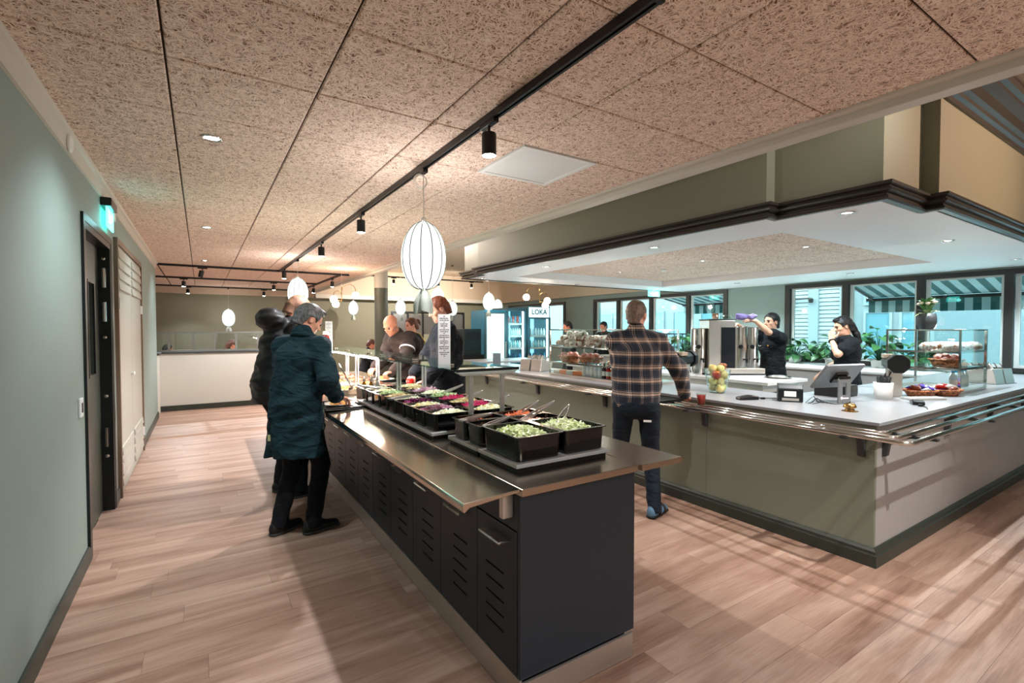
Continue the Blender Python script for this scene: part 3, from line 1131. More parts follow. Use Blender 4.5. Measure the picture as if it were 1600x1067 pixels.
# framed glass screen on the half wall
t = thing('partition_screen', 'row of grey-framed glass panes on the white partition', 'glass screen', (LX - 0.2, 10.96, 1.095))
xs_ = [0.0, 0.34, 0.72, 1.06, 1.42, 1.80, 2.14]
fr = MB()
fr.box(0, 2.14, -0.02, 0.02, 0.34, 0.375)
fr.box(0, 2.14, -0.02, 0.02, 0.0, 0.03)
M['screen_frame'] = mat('screen_frame_grey', S(128, 130, 124), 0.4, 0.3)
fr.build('rail', M['screen_frame'], t)
for i, x in enumerate(xs_):
    MB().box(x - 0.018, x + 0.018, -0.018, 0.018, 0.03, 0.34).build('post', M['screen_frame'], t)
for i in range(6):
    MB().box(xs_[i] + .018, xs_[i + 1] - .018, -0.003, 0.003, 0.03, 0.34).build('pane', M['glass_clear'], t)

# ---------------------------------------------------------------- buffet island
IX0, IX1, IY0, IY1 = 1.05, 1.69, 1.575, 7.1
isl = thing('buffet_cabinet', 'long charcoal buffet cabinet with slotted doors and steel plinth', 'buffet counter', (0, 0, 0))
MB().box(IX0 + 0.022, IX1 - 0.005, IY0 + 0.02, IY1, 0.115, 0.868).build('carcass', mat('cabinet_inner_black', S(16, 17, 18), 0.6), isl)
MB().box(IX0, IX1, IY0, IY0 + 0.02, 0.115, 0.868).build('end_panel', M['charcoal'], isl, bevel=0.002)
MB().box(IX1 - 0.005, IX1, IY0 + 0.02, IY1, 0.115, 0.868).build('back_panel', M['charcoal'], isl)
MB().box(IX0, IX0 + 0.02, IY0 + 0.02, IY1, 0.712, 0.868).build('top_band', M['charcoal'], isl)
ys = [1.597]
yv = 1.93
while yv < IY1 - 0.2:
    ys.append(yv)
    yv += 0.4
ys.append(IY1)


def slotted_door(w, h, t, slots):
    """door front facing -X, origin at the bottom near corner; real cut slots [(y0, y1, z)]"""
    mb = MB()
    zs = [0]
    sy0, sy1 = slots[0][0], slots[0][1]
    for (a, b_, z) in slots:
        zs += [z, z + 0.009]
    zs.append(h)
    mb.box(0, t, 0, sy0, 0, h)
    mb.box(0, t, sy1, w, 0, h)
    for i in range(0, len(zs), 2):
        mb.box(0, t, sy0, sy1, zs[i], zs[i + 1])
    return mb


door_cache = {}
for i in range(len(ys) - 1):
    w = ys[i + 1] - ys[i] - 0.004
    key = round(w, 2)
    if key not in door_cache:
        h = 0.58
        sl = [(0.10, 0.10 + 0.15, 0.12 + 0.062 * k) for k in range(5)]
        door_cache[key] = (slotted_door(w, h, 0.018, sl).mesh('door', M['charcoal']),
                           None)
    d = inst('door', door_cache[key][0], isl, (IX0, ys[i] + 0.002, 0.124))
    h = MB()
    cy = w * 0.5
    h.tube([(0.0, cy - 0.085, 0.515), (-0.032, cy - 0.085, 0.515), (-0.032, cy + 0.085, 0.515), (0.0, cy + 0.085, 0.515)], 0.0055, 8)
    h.build('handle', M['steel2'], d)
kp = MB().box(IX0 - 0.004, IX0 + 0.008, IY0 + 0.0, IY1, 0.003, 0.118).build('kick_plate', M['steel'], isl)
o = MB().box(IX0 + 0.008, IX1 - 0.02, -0.006, 0.006, 0.0, 0.108).build('end_kick_plate', M['steel'], isl, (0, IY0 - 0.008, 0.003))
o.rotation_euler = (math.radians(0), 0, 0)
MB().box(IX0 + 0.02, IX1 - 0.03, IY0 + 0.03, IY1, 0.0, 0.12).build('plinth', M['black'], isl)
MB().box(IX0 - 0.05, IX0, IY0 + 0.05, IY0 + 0.08, 0.76, 0.868).build('slide_bracket', M['steel'], isl, bevel=0.004)

top = thing('buffet_worktop', 'brushed steel buffet worktop with tray slides on both sides', 'worktop', (0, 0, 0))
TZ = 0.90


def brushed(name, col, rough, sc):
    m, nt, b = newmat(name)
    b.inputs['Base Color'].default_value = col
    b.inputs['Metallic'].default_value = 1
    g = N(nt, 'ShaderNodeNewGeometry')
    mp = N(nt, 'ShaderNodeMapping')
    mp.inputs['Scale'].default_value = sc
    nt.links.new(g.outputs['Position'], mp.inputs[0])
    n = N(nt, 'ShaderNodeTexNoise')
    n.inputs['Scale'].default_value = 1
    n.inputs['Detail'].default_value = 4
    nt.links.new(mp.outputs[0], n.inputs['Vector'])
    mr = N(nt, 'ShaderNodeMapRange')
    mr.inputs[3].default_value = rough * 0.92
    mr.inputs[4].default_value = rough * 1.1
    nt.links.new(n.outputs['Fac'], mr.inputs[0])
    nt.links.new(mr.outputs[0], b.inputs['Roughness'])
    return m


M['worktop'] = brushed('worktop_steel', S(178, 164, 148), 0.24, (60, 2, 60))
M['slide'] = brushed('slide_steel', S(190, 178, 164), 0.16, (50, 1.5, 50))
MB().box(1.032, 1.68, 1.535, 7.2, TZ - 0.03, TZ).build('top_sheet', M['worktop'], top, bevel=0.003)
sl = MB().prism([(1.030, TZ - 0.001), (1.030, TZ - 0.012), (0.81, TZ - 0.03), (0.79, TZ - 0.045), (0.782, TZ - 0.04), (0.780, TZ - 0.02), (0.786, TZ - 0.009)], 1.545, 7.2, 'y')
sl.build('tray_slide', M['slide'], top, bevel=0.003)
MB().prism([(1.682, TZ), (1.682, TZ - 0.028), (1.95, TZ - 0.028), (1.965, TZ - 0.02), (1.965, TZ - 0.004), (1.955, TZ)], 1.52, 7.2, 'y').build('tray_slide', M['worktop'], top, bevel=0.002)

# sneeze guard
SG = thing('sneeze_guard', 'long glass shelf on steel posts above the buffet', 'sneeze guard', (0, 0, 0))
GZ, GX0, GX1, GY0, GY1 = 1.28, 1.185, 1.60, 2.42, 6.35
MB().box(GX0, GX1, GY0, GY1, GZ, GZ + 0.010).build('glass_shelf', M['glass_shelf'], SG)
MB().prism([(GX0 + .01, GZ - 0.004), (GX0 + .05, GZ - 0.026), (GX1 - .03, GZ - 0.026), (GX1, GZ - 0.004)], GY0 + .005, GY0 + 0.045, 'y').build('end_profile', M['alu'], SG, bevel=0.002)
MB().box(GX0, GX1, GY0 - .006, GY0, GZ - .003, GZ + 0.013).build('edge_strip', M['black'], SG)
for k, yv in enumerate((2.47, 3.68, 4.9, 6.12)):
    for xv in (1.305, 1.515):
        p = MB()
        if k == 0:
            p.box(xv - .013, xv + .013, yv - .01, yv + .01, TZ, GZ - 0.004)
            p.build('post', M['alu'], SG, bevel=0.003)
        else:
            for dx in (-.018, .006):
                MB().box(xv + dx, xv + dx + .012, yv - .009, yv + .009, TZ, GZ).build('post', M['alu'], SG, bevel=0.002)
    if k:
        MB().box(GX0 + .03, GX1 - .02, yv - .012, yv + .012, GZ - .012, GZ - 0.001).build('cross_bar', M['alu'], SG)
for yv in (2.75, 3.35, 4.1, 4.5, 5.3, 5.8):
    MB().box(1.29, 1.33, yv - .012, yv + .012, GZ + .010, GZ + .022).build('glass_clamp', M['steel2'], SG, bevel=0.003)
# lamp bar below the shelf over the hot food
lb = thing('heat_lamp', 'bright glowing lamp bar under the glass shelf over the hot dishes', 'heat lamp', (1.40, 5.4, GZ - 0.04))
M['heat'] = mat('heat_lamp_glow', S(255, 240, 220), 0.5, emit=(1, 0.80, 0.73, 1), estr=112)
MB().tube([(0, -0.95, 0), (0, 0.95, 0)], 0.013, 10).build('tube', M['heat'], lb, smooth=True)
for yv in (-0.96, 0, 0.96):
    MB().box(-0.016, 0.016, yv - 0.012, yv + 0.012, -0.02, 0.038).build('holder', M['alu'], lb)

# menu signs on the glass
M['paper'] = mat('paper_white', S(226, 226, 226), 0.7)
M['ink'] = mat('ink_grey', S(90, 84, 92), 0.7)


def menu_sign(label, loc, rz, w, h, rows):
    t = thing('menu_sign', label, 'menu sign', loc, rz, group='paper menus standing on the glass shelf')
    c = MB().box(-w / 2, w / 2, -0.002, 0.002, 0, h).build('card', M['paper'], t)
    MB().prism([(-0.03, 0), (0.03, 0), (0.03, 0.004), (0.003, 0.006), (0.003, 0.02), (-0.003, 0.02), (-0.003, 0.006), (-0.03, 0.004)], -w / 2, w / 2, 'x').build('foot', M['glass_clear'], t)
    l = MB()
    rg = random.Random(11)
    for i in range(rows):
        z = h * (0.96 - 0.78 * i / rows)
        ww = w * (0.12 if i % 3 == 0 else rg.uniform(0.55, 0.86)) / 2
        x = -ww
        while x < ww - 0.003:
            e = min(ww, x + rg.uniform(0.006, 0.018))
            l.box(x, e, -0.0026, -0.002, z - 0.0022, z + 0.0022)
            x = e + 0.003
    q = l.build('printed_lines', M['ink'], c)
    q['kind'] = 'stuff'
    return t


menu_sign('tall white paper menu standing in front of the red-haired man', (1.207, 2.62, GZ + .011), math.radians(-20), 0.072, 0.315, 22)
menu_sign('white paper menu on the far end of the glass shelf', (1.30, 6.12, GZ + .011), math.radians(-50), 0.10, 0.32, 16)

# cold plates
M['plate_black'] = mat('cooling_base_black', S(16, 17, 18), 0.35)


def cold_plate(label, x0, x1, y0, y1):
    t = thing('cooling_plate', label, 'cooling plate', ((x0 + x1) / 2, y0, TZ), group='aluminium cooling plates under the salad pans')
    w = (x1 - x0) / 2
    MB().box(-w + .015, w - .015, .012, y1 - y0 - .004, 0, 0.02).build('base', M['plate_black'], t)
    MB().box(-w, w, 0, y1 - y0 - .004, 0.02, 0.038).build('plate', M['alu'], t, bevel=0.003)
    return t


cold_plate('cooling plate at the near end under the two lettuce pans', 1.125, 1.665, 1.715, 2.07)
cold_plate('cooling plate under the carrot pans', 1.125, 1.665, 2.075, 2.405)
cold_plate('long cooling plate in the middle of the salad bar', 1.075, 1.645, 2.50, 3.26)
cold_plate('long cooling plate at the far end of the salad bar', 1.075, 1.645, 3.265, 4.03)

# salad pans
M['pan'] = mat('pan_black_polycarbonate', S(12, 14, 15), 0.14, coat=0.4)


def rrect(w, l, r, n=4):
    pts = []
    for cx, cy, a0 in ((w / 2 - r, l / 2 - r, 0), (-w / 2 + r, l / 2 - r, 90), (-w / 2 + r, -l / 2 + r, 180), (w / 2 - r, -l / 2 + r, 270)):
        for k in range(n + 1):
            a = math.radians(a0 + 90 * k / n)
            pts.append((cx + r * math.cos(a), cy + r * math.sin(a)))
    return pts


def pan_mesh(w, l, h):
    """open pan with flange, origin centre bottom"""
    rings = [(w - 0.036, l - 0.036, 0.018, 0.0), (w - 0.03, l - 0.03, 0.02, 0.004), (w - 0.018, l - 0.018, 0.022, h - 0.004), (w, l, 0.016, h - 0.004), (w, l, 0.016, h),
             (w - 0.024, l - 0.024, 0.02, h), (w - 0.034, l - 0.034, 0.018, 0.008)]
    mb = MB()
    vs, fs = [], []
    n = None
    for (a, b_, r, z) in rings:
        p = rrect(a, b_, r)
        n = len(p)
        vs += [(q[0], q[1], z) for q in p]
    for i in range(len(rings) - 1):
        for j in range(n):
            k = (j + 1) % n
            fs.append((i * n + j, i * n + k, (i + 1) * n + k, (i + 1) * n + j))
    fs.append(tuple(range(n))[::-1])
    fs.append(tuple(range((len(rings) - 1) * n, len(rings) * n)))
    mb.add(vs, fs)
    return mb.mesh('pan_body', M['pan'])


def food_mat(name, cols, rough=0.5):
    m, nt, b = newmat(name)
    g = N(nt, 'ShaderNodeNewGeometry')
    cr = N(nt, 'ShaderNodeValToRGB')
    cr.color_ramp.interpolation = 'LINEAR'
    e = cr.color_ramp.elements
    e[0].color = S(*cols[0])
    e[1].color = S(*cols[-1])
    for i in range(1, len(cols) - 1):
        x = e.new(i / (len(cols) - 1))
        x.color = S(*cols[i])
    nt.links.new(g.outputs['Random Per Island'], cr.inputs[0])
    nt.links.new(cr.outputs[0], b.inputs['Base Color'])
    b.inputs['Roughness'].default_value = rough
    return m


def heap_z(x, y, w, l, base, hh, rg=None):
    u, v = x / (w / 2), y / (l / 2)
    return base + hh * max(0, (1 - abs(u) ** 2.4)) * max(0, (1 - abs(v) ** 2.4))


def pile(kind, w, l, base, hh, n, seed):
    """heap of cut food: one mesh of many small pieces"""
    rg = random.Random(seed)
    mb = MB()
    # underlying mound
    K = 10
    vs, fs = [], []
    for i in range(K + 1):
        for j in range(K + 1):
            x, y = (i / K - .5) * w, (j / K - .5) * l
            vs.append((x, y, heap_z(x, y, w, l, base, hh) - 0.006 + rg.uniform(-.003, .003)))
    for i in range(K):
        for j in range(K):
            a = i * (K + 1) + j
            fs.append((a, a + K + 1, a + K + 2, a + 1))
    mb.add(vs, fs)
    for _ in range(n):
        x, y = rg.uniform(-.46, .46) * w, rg.uniform(-.46, .46) * l
        z = heap_z(x, y, w, l, base, hh) + rg.uniform(-0.004, 0.006)
        R = Euler((rg.uniform(-.9, .9), rg.uniform(-.9, .9), rg.uniform(0, 6.28))).to_matrix()
        if kind == 'leaf':
            a, b_ = rg.uniform(.012, .026), rg.uniform(.008, .016)
            pts = [(-a, -b_ * .6, 0), (0, -b_, .005), (a, -b_ * .4, -.002), (a * .9, b_ * .5, .004), (0, b_, -.003), (-a * .8, b_ * .7, .005)]
            q = [R @ Vector(p) + Vector((x, y, z)) for p in pts]
            q2 = [v + Vector((0, 0, .0014)) for v in q]
            mb.add(q + q2, [(0, 1, 2, 3), (0, 3, 4, 5), (9, 8, 7, 6), (11, 10, 9, 6)] + [(i, (i + 1) % 6, 6 + (i + 1) % 6, 6 + i) for i in range(6)])
        elif kind == 'strip':
            a, b_, c = rg.uniform(.014, .028), .0022, .0016
            q = [R @ Vector(p) + Vector((x, y, z)) for p in ((-a, -b_, -c), (a, -b_, -c), (a, b_, -c), (-a, b_, -c), (-a, -b_, c), (a, -b_, c), (a, b_, c), (-a, b_, c))]
            mb.add(q, [(0, 3, 2, 1), (4, 5, 6, 7), (0, 1, 5, 4), (1, 2, 6, 5), (2, 3, 7, 6), (3, 0, 4, 7)])
        else:
            a = rg.uniform(.006, .012)
            q = [R @ (Vector(p) * a) + Vector((x, y, z)) for p in ((-1, -1, -.7), (1, -1, -.7), (1, 1, -.7), (-1, 1, -.7), (-.8, -.9, .7), (.9, -.8, .7), (.9, .8, .7), (-.9, .9, .7))]
            mb.add(q, [(0, 3, 2, 1), (4, 5, 6, 7), (0, 1, 5, 4), (1, 2, 6, 5), (2, 3, 7, 6), (3, 0, 4, 7)])
    return mb


FOOD = {
    'lettuce': ('leaf', food_mat('lettuce', [(226, 232, 190), (198, 214, 140), (236, 240, 214), (168, 190, 104)], .45), 'chopped iceberg lettuce'),
    'carrot': ('strip', food_mat('carrot', [(232, 110, 50), (240, 140, 80), (222, 90, 40)], .45), 'grated orange carrot'),
    'beet': ('strip', food_mat('beet', [(214, 30, 96), (238, 60, 130), (170, 16, 70)], .4), 'bright pink shredded pickled beet'),
    'onion': ('leaf', food_mat('onion', [(206, 120, 160), (236, 200, 216), (150, 50, 96)], .4), 'sliced red onion'),
    'pasta': ('cube', food_mat('pasta', [(236, 224, 196), (246, 240, 222), (222, 200, 160)], .45), 'creamy pale pasta salad'),
    'egg': ('cube', food_mat('egg', [(246, 240, 226), (240, 214, 140), (250, 246, 236)], .4), 'chopped egg and cheese'),
    'mix': ('cube', food_mat('mix', [(230, 150, 120), (240, 216, 196), (196, 96, 70), (232, 226, 200)], .45), 'pale pink mixed salad'),
    'purple': ('leaf', food_mat('purple', [(112, 26, 76), (160, 50, 110), (80, 14, 54)], .4), 'shredded purple cabbage'),
    'seeds': ('cube', food_mat('seeds', [(190, 150, 100), (226, 200, 150), (150, 110, 70)], .55), 'light brown seed mix'),
    'cucumber': ('leaf', food_mat('cucumber', [(196, 210, 150), (224, 230, 190), (120, 150, 80)], .35), 'sliced pale cucumber'),
}
pan_cache = {}


def salad_pan(food, side, where, x, y, w, l, h=0.10, z=TZ + 0.038, fill=0.55, heap=0.03, n=240, wide=True):
    key = (round(w, 3), round(l, 3), round(h, 3))
    if key not in pan_cache:
        pan_cache[key] = pan_mesh(*key)
    kind, m, desc = FOOD[food]
    t = inst('salad_pan', pan_cache[key], None, (x, y, z))
    tag(t, 'black plastic pan holding %s, %s' % (desc, where), 'salad pan', 'black salad pans on the buffet')
    p = pile(kind, w - 0.04, l - 0.04, h * fill, heap, n, int(x * 1000 + y * 777)).build('food', m, None, (x, y, z))
    p.name = food if food not in ('mix', 'purple') else {'mix': 'mixed_salad', 'purple': 'red_cabbage'}[food]
    tag(p, '%s in the pan %s' % (desc, where), 'salad', None, 'stuff')
    return t


PX = {0: 1.263, 1: 1.528}
salad_pan('lettuce', 0, 'nearest on the tray-slide side', PX[0], 1.885, 0.262, 0.322, 0.112, n=380, heap=0.045, fill=.58)
salad_pan('lettuce', 1, 'nearest on the counter side', PX[1], 1.885, 0.262, 0.322, 0.112, n=380, heap=0.05, fill=.58)
salad_pan('mix', 0, 'second on the left, behind the lettuce', PX[0], 2.135, 0.262, 0.16, 0.105, fill=.35, n=150)
salad_pan('mix', 1, 'second on the right, behind the lettuce', PX[1], 2.135, 0.262, 0.16, 0.105, fill=.5, n=150)
salad_pan('carrot', 0, 'third on the left, beside the near post', PX[0], 2.30, 0.262, 0.16, 0.105, fill=.4, n=260)
salad_pan('carrot', 1, 'third on the right, beside the near post', PX[1], 2.30, 0.262, 0.16, 0.105, fill=.6, n=260)
leftf = ['pasta', 'onion', 'egg', 'purple', 'pasta', 'seeds', 'cucumber', 'egg', 'pasta']
rightf = ['egg', 'beet', 'seeds', 'beet', 'cucumber', 'pasta', 'onion', 'seeds', 'egg']
ordn = ['first', 'second', 'third', 'fourth', 'fifth', 'sixth', 'seventh', 'eighth', 'ninth']
for i in range(9):
    yv = 2.585 + i * 0.168
    salad_pan(leftf[i], 0, '%s left beyond the post' % ordn[i], 1.222, yv, 0.27, 0.163, 0.10, fill=.68, heap=.028, n=190)
    salad_pan(rightf[i], 1, '%s right beyond the post' % ordn[i], 1.497, yv, 0.27, 0.163, 0.10, fill=.68, heap=.034, n=190)

# serving tongs resting on the pans
def tongs_mesh(L):
    mb = MB()
    for s in (-1, 1):
        mb.prism([(0, 0.0), (L * .35, 0.012 * s), (L * .8, 0.016 * s), (L, 0.010 * s), (L, 0.0135 * s), (L * .8, 0.0195 * s), (L * .35, 0.0155 * s), (-0.004, 0.004 * s)], -0.006, 0.006, 'z')
    return mb


tm = {}


def tongs(label, tip, end):
    v = Vector(end) - Vector(tip)
    L = v.length
    k = round(L, 2)
    if k not in tm:
        mb = tongs_mesh(k)
        mb.tube([(-0.002, -.003, 0), (-.012, 0, 0), (-.002, .003, 0)], 0.004, 6)
        mb.tube([(k, .012, 0), (k + .03, .010, .0)], 0.007, 6)
        mb.tube([(k, -.012, 0), (k + .03, -.010, .0)], 0.007, 6)
        tm[k] = mb.mesh('serving_tongs', M['tong'])
    o = inst('serving_tongs', tm[k], None, tuple(end))
    q = (-v).to_track_quat('X', 'Z')
    o.rotation_euler = q.to_euler()
    return tag(o, label, 'tongs', 'steel serving tongs on the salad pans')


RZM = TZ + 0.138
tongs('steel tongs standing in the nearest right lettuce pan', (1.50, 1.90, 1.055), (1.66, 2.02, 1.105))
tongs('long steel tongs leaning out over the carrot pan on the right', (1.46, 2.15, 1.035), (1.69, 2.20, 1.10))
tongs('steel tongs leaning out of the right carrot pan', (1.50, 2.30, 1.03), (1.68, 2.34, 1.085))
tongs('steel tongs lying across the left pan behind the lettuce', (1.20, 2.09, 1.04), (1.37, 2.17, 1.05))
tongs('steel tongs lying across the left carrot pan', (1.16, 2.26, 1.045), (1.34, 2.31, 1.05))
tongs('steel tongs leaning from the first right pan beyond the post', (1.46, 2.60, 1.035), (1.66, 2.64, 1.085))
tongs('steel tongs leaning from the third right pan beyond the post', (1.46, 2.93, 1.035), (1.65, 2.97, 1.08))
tongs('steel tongs leaning from the fifth right pan beyond the post', (1.46, 3.27, 1.035), (1.66, 3.30, 1.09))
tongs('steel tongs at the far left corner of the salad pans', (1.22, 3.86, 1.035), (1.08, 3.99, 1.06))
tongs('steel tongs resting on the fifth left pan rim', (1.10, 3.22, 1.045), (1.27, 3.26, 1.05))

# hot dishes: shallow steel trays with food
M['hot'] = mat('hot_tray_steel', S(215, 210, 204), 0.2, 1.0)
hots = [('fries', food_mat('fries', [(226, 170, 90), (240, 196, 120), (200, 140, 70)], .5), 'strip', 'golden fries'),
        ('meat', food_mat('meat_strips', [(150, 86, 50), (190, 120, 80), (110, 60, 36)], .5), 'cube', 'browned meat pieces'),
        ('rice', food_mat('rice_heap', [(246, 240, 228), (238, 230, 210)], .6), 'strip', 'white rice'),
        ('stew', food_mat('stew_pieces', [(206, 120, 66), (180, 90, 46), (230, 170, 120)], .4), 'cube', 'orange-brown stew')]
k = 0
for i, yv in enumerate((4.42, 4.80, 5.18, 5.56, 5.94, 6.32)):
    for sx, xv in enumerate((1.215, 1.50)):
        if i == 0:
            continue
        nm, m, kd, ds = hots[k % 4]
        k += 1
        wh = '%s in the hot section, %s side' % (('first', 'second', 'third', 'fourth', 'fifth', 'sixth')[i - 1], 'left' if sx == 0 else 'right')
        key = (0.275, 0.34, 0.05)
        if key not in pan_cache:
            pan_cache[key] = pan_mesh(*key)
            pan_cache['hot'] = pan_cache[key].copy()
            pan_cache['hot'].materials[0] = M['hot']
        t = inst('serving_tray', pan_cache['hot'], None, (xv, yv, TZ))
        tag(t, 'shallow steel tray of %s, %s' % (ds, wh), 'food tray', 'steel trays of hot food')
        p = pile(kd, 0.235, 0.30, 0.024, 0.022, 170, 31 + k).build({'fries': 'fries', 'meat': 'fried_meat', 'rice': 'boiled_rice', 'stew': 'stew'}[nm], m, None, (xv, yv, TZ))
        tag(p, '%s in the tray %s' % (ds, wh), 'hot food', None, 'stuff')
# steel bin with dressing bottles
t = thing('dressing_bin', 'square steel bin holding dressing bottles beside the salad pans', 'container', (1.30, 4.42, TZ), math.radians(4))
pb = pan_mesh(0.24, 0.20, 0.10)
pb.materials[0] = M['steel']
inst('bin', pb, t)
M['oil'] = mat('oil_amber', S(190, 130, 40), 0.1, trans=0.5)
M['bottle_clear'] = mat('clear_plastic', S(235, 235, 228), 0.12, trans=0.55)
for i, (dx, dy, m) in enumerate(((-.07, -.04, 'oil'), (-.01, -.045, 'oil'), (.05, -.03, 'bottle_clear'), (-.05, .04, 'bottle_clear'), (.03, .045, 'bottle_clear'))):
    b = thing('dressing_bottle', 'small capped dressing bottle standing in the steel bin', 'bottle', (1.30 + dx, 4.42 + dy, TZ + 0.009), group='dressing bottles in the steel bin')
    MB().lathe([(.02, 0), (.022, .004), (.022, .10), (.012, .125), (.010, .145)], 14).build('body', M[m], b, smooth=True)
    MB().lathe([(.012, .138), (.012, .158), (.007, .16), (.005, .175), (.0001, .176)], 12).build('cap', M['steel2'], b, smooth=True)
# ketchup bottles standing on the glass by the jacket man
M['ketchup'] = mat('ketchup_red', S(120, 24, 18), 0.2, coat=.4)
for i, (x, y, lab) in enumerate(((1.225, 5.86, 'red ketchup bottle with white cap on the glass shelf, nearer one'), (1.232, 6.06, 'red ketchup bottle with white cap on the glass shelf, farther one'))):
    b = thing('ketchup_bottle', lab, 'bottle', (x, y, GZ + .0105), group='ketchup bottles')
    MB().lathe([(.028, 0), (.032, .006), (.034, .06), (.031, .11), (.018, .15), (.013, .165)], 16).build('body', M['ketchup'], b, smooth=True)
    MB().lathe([(.0335, .035), (.0350, .04), (.0350, .085), (.0335, .09)], 16, cap=False).build('paper_label', M['white'], b, smooth=True)
    MB().lathe([(.016, .16), (.016, .19), (.011, .2), (.0001, .2)], 14).build('cap', M['white'], b, smooth=True)

# ---------------------------------------------------------------- service counter
cb = thing('service_counter', 'long L-shaped serving counter, olive front and white end', 'counter', (0, 0, 0))
MB().box(3.625, 4.40, 1.35, 7.0, 0.0, 0.905).build('carcass', M['olive_ctr'], cb)
MB().box(4.40, 8.9, 1.36, 2.25, 0.0, 0.905).build('carcass', M['white_paint'], cb)
fy = [1.33, 2.55, 3.76, 4.98, 6.2, 7.0]
for i in range(5):
    MB().box(3.60, 3.624, fy[i] + (0.0 if i == 0 else .0008), fy[i + 1] - .0008, 0.10, 0.905).build('front_panel', M['olive_ctr'], cb)
M['white_lam'] = mat('white_laminate', S(172, 171, 170), 0.4)
fx = [3.625, 4.83, 6.86, 8.9]
for i in range(3):
    MB().box(fx[i] + .0015, fx[i + 1] - .0015, 1.33, 1.352, 0.10, 0.905).build('side_panel', M['white_lam'], cb)
MB().sweep([(8.9, 1.33), (3.60, 1.33), (3.60, 7.0)], [(0, 0), (0.028, 0), (0.028, 0.075), (0.020, 0.082), (0.020, 0.10), (0.008, 0.118), (0, 0.118)], side=-1).build('plinth', M['dark_green'], cb)
CT = 0.93
wt = thing('counter_worktop', 'pale grey laminate worktop on the serving counter', 'worktop', (0, 0, 0))
MB().prism([(3.565, 1.295), (8.95, 1.295), (8.95, 2.3), (4.45, 2.3), (4.45, 7.05), (3.565, 7.05)], 0.908, CT, 'z').build('top', M['counter_top'], wt, bevel=0.002)
rl = thing('tray_rail', 'three chrome tubes forming the tray rail around the counter', 'tray rail', (0, 0, 0))
for off in (0.06, 0.16, 0.262):
    x, y = 3.60 - off, 1.33 - off
    r = 0.03
    pts = [(x, 7.0, .872), (x, y + r * 1.5, .872), (x + r * .45, y + r * .45, .872), (x + r * 1.5, y, .872), (8.9, y, .872)]
    MB().tube(pts, 0.0145, 12).build('rail', M['chrome'], rl, smooth=True)
br = MB()
br.prism([(3.599, 0.855), (3.32, 0.855), (3.32, 0.842), (3.50, 0.835), (3.56, 0.80), (3.575, 0.70), (3.599, 0.69)], -0.02, 0.02, 'y')
bm_ = br.mesh('bracket', M['grey_dark'])
for yv in (1.40, 2.556, 3.762, 4.976, 6.285):
    inst('bracket', bm_, rl, (0, yv, 0))
br = MB()
br.prism([(1.329, 0.855), (1.05, 0.855), (1.05, 0.842), (1.23, 0.835), (1.29, 0.80), (1.305, 0.70), (1.329, 0.69)], -0.02, 0.02, 'x')
bm2 = br.mesh('bracket', M['grey_dark'])
for xv in (3.72, 4.83, 5.9, 7.0, 8.1):
    inst('bracket', bm2, rl, (xv, 0, 0))

# inner tables behind the counter
it = thing('prep_table', 'white-topped work table with metal legs carrying the coffee brewers', 'table', (0, 0, 0))
MB().box(5.2, 6.05, 2.93, 6.4, 0.895, CT).build('table_top', M['table_white'], it, bevel=0.002)
M['legm'] = mat('leg_white_metal', S(206, 208, 204), 0.35, 0.2)
MB().box(5.26, 5.99, 3.02, 6.3, 0.80, 0.893).build('apron', M['legm'], it)
for x in (5.28, 5.93):
    for y in (3.02, 4.6, 6.24):
        MB().box(x, x + .04, y, y + .04, 0, 0.80).build('leg', M['legm'], it)
wc = thing('window_counter', 'low white counter running along the window wall', 'counter', (0, 0, 0))
MB().box(7.72, 8.90, 2.4, 8.2, 0.0, 0.9).build('body', M['white_lam'], wc)
MB().box(7.68, 8.98, 2.36, 8.24, 0.901, CT).build('top', M['table_white'], wc, bevel=0.002)

# ---------------------------------------------------------------- outside the windows
struct(MB().box(9.3, 60, -25, 45, -0.25, -0.12).build('ground', mat('paving_grey', S(176, 184, 186), 0.8, noise=.1, nscale=2)), 'grey paved yard outside')
fac = thing('facade_building', 'pale building with slatted siding and glazing across the yard', 'building', (15, 0, 0))
M['fac_white'] = mat('facade_white', S(128, 138, 140), 0.7)
M['fac_grey'] = mat('facade_blue_grey', S(106, 120, 124), 0.7)
M['slat'] = mat('siding_slat', S(146, 152, 152), 0.6)
M['fac_glass'] = mat('facade_glass', S(90, 130, 140), 0.08, 0.0, spec=.8)
MB().box(0.12, 1.0, -12, 4.4, -0.12, 4.5).build('plain_wall', M['fac_grey'], fac)
MB().box(0.12, 1.0, 4.4, 24, -0.12, 4.5).build('rear_wall', M['fac_white'], fac)
sl = MB()
z = 0.0
while z < 4.4:
    sl.prism([(0.0, z), (0.03, z + .10), (0.05, z + .10), (0.05, z)], 6.35, 9.6, 'y')
    z += 0.115
o = sl.build('siding_slats', M['slat'], fac)
o['kind'] = 'stuff'
for yv in (6.3, 7.12, 9.65):
    MB().box(-0.06, 0.12, yv - .13, yv + .13, -0.12, 4.5).build('pilaster', M['fac_white'], fac)
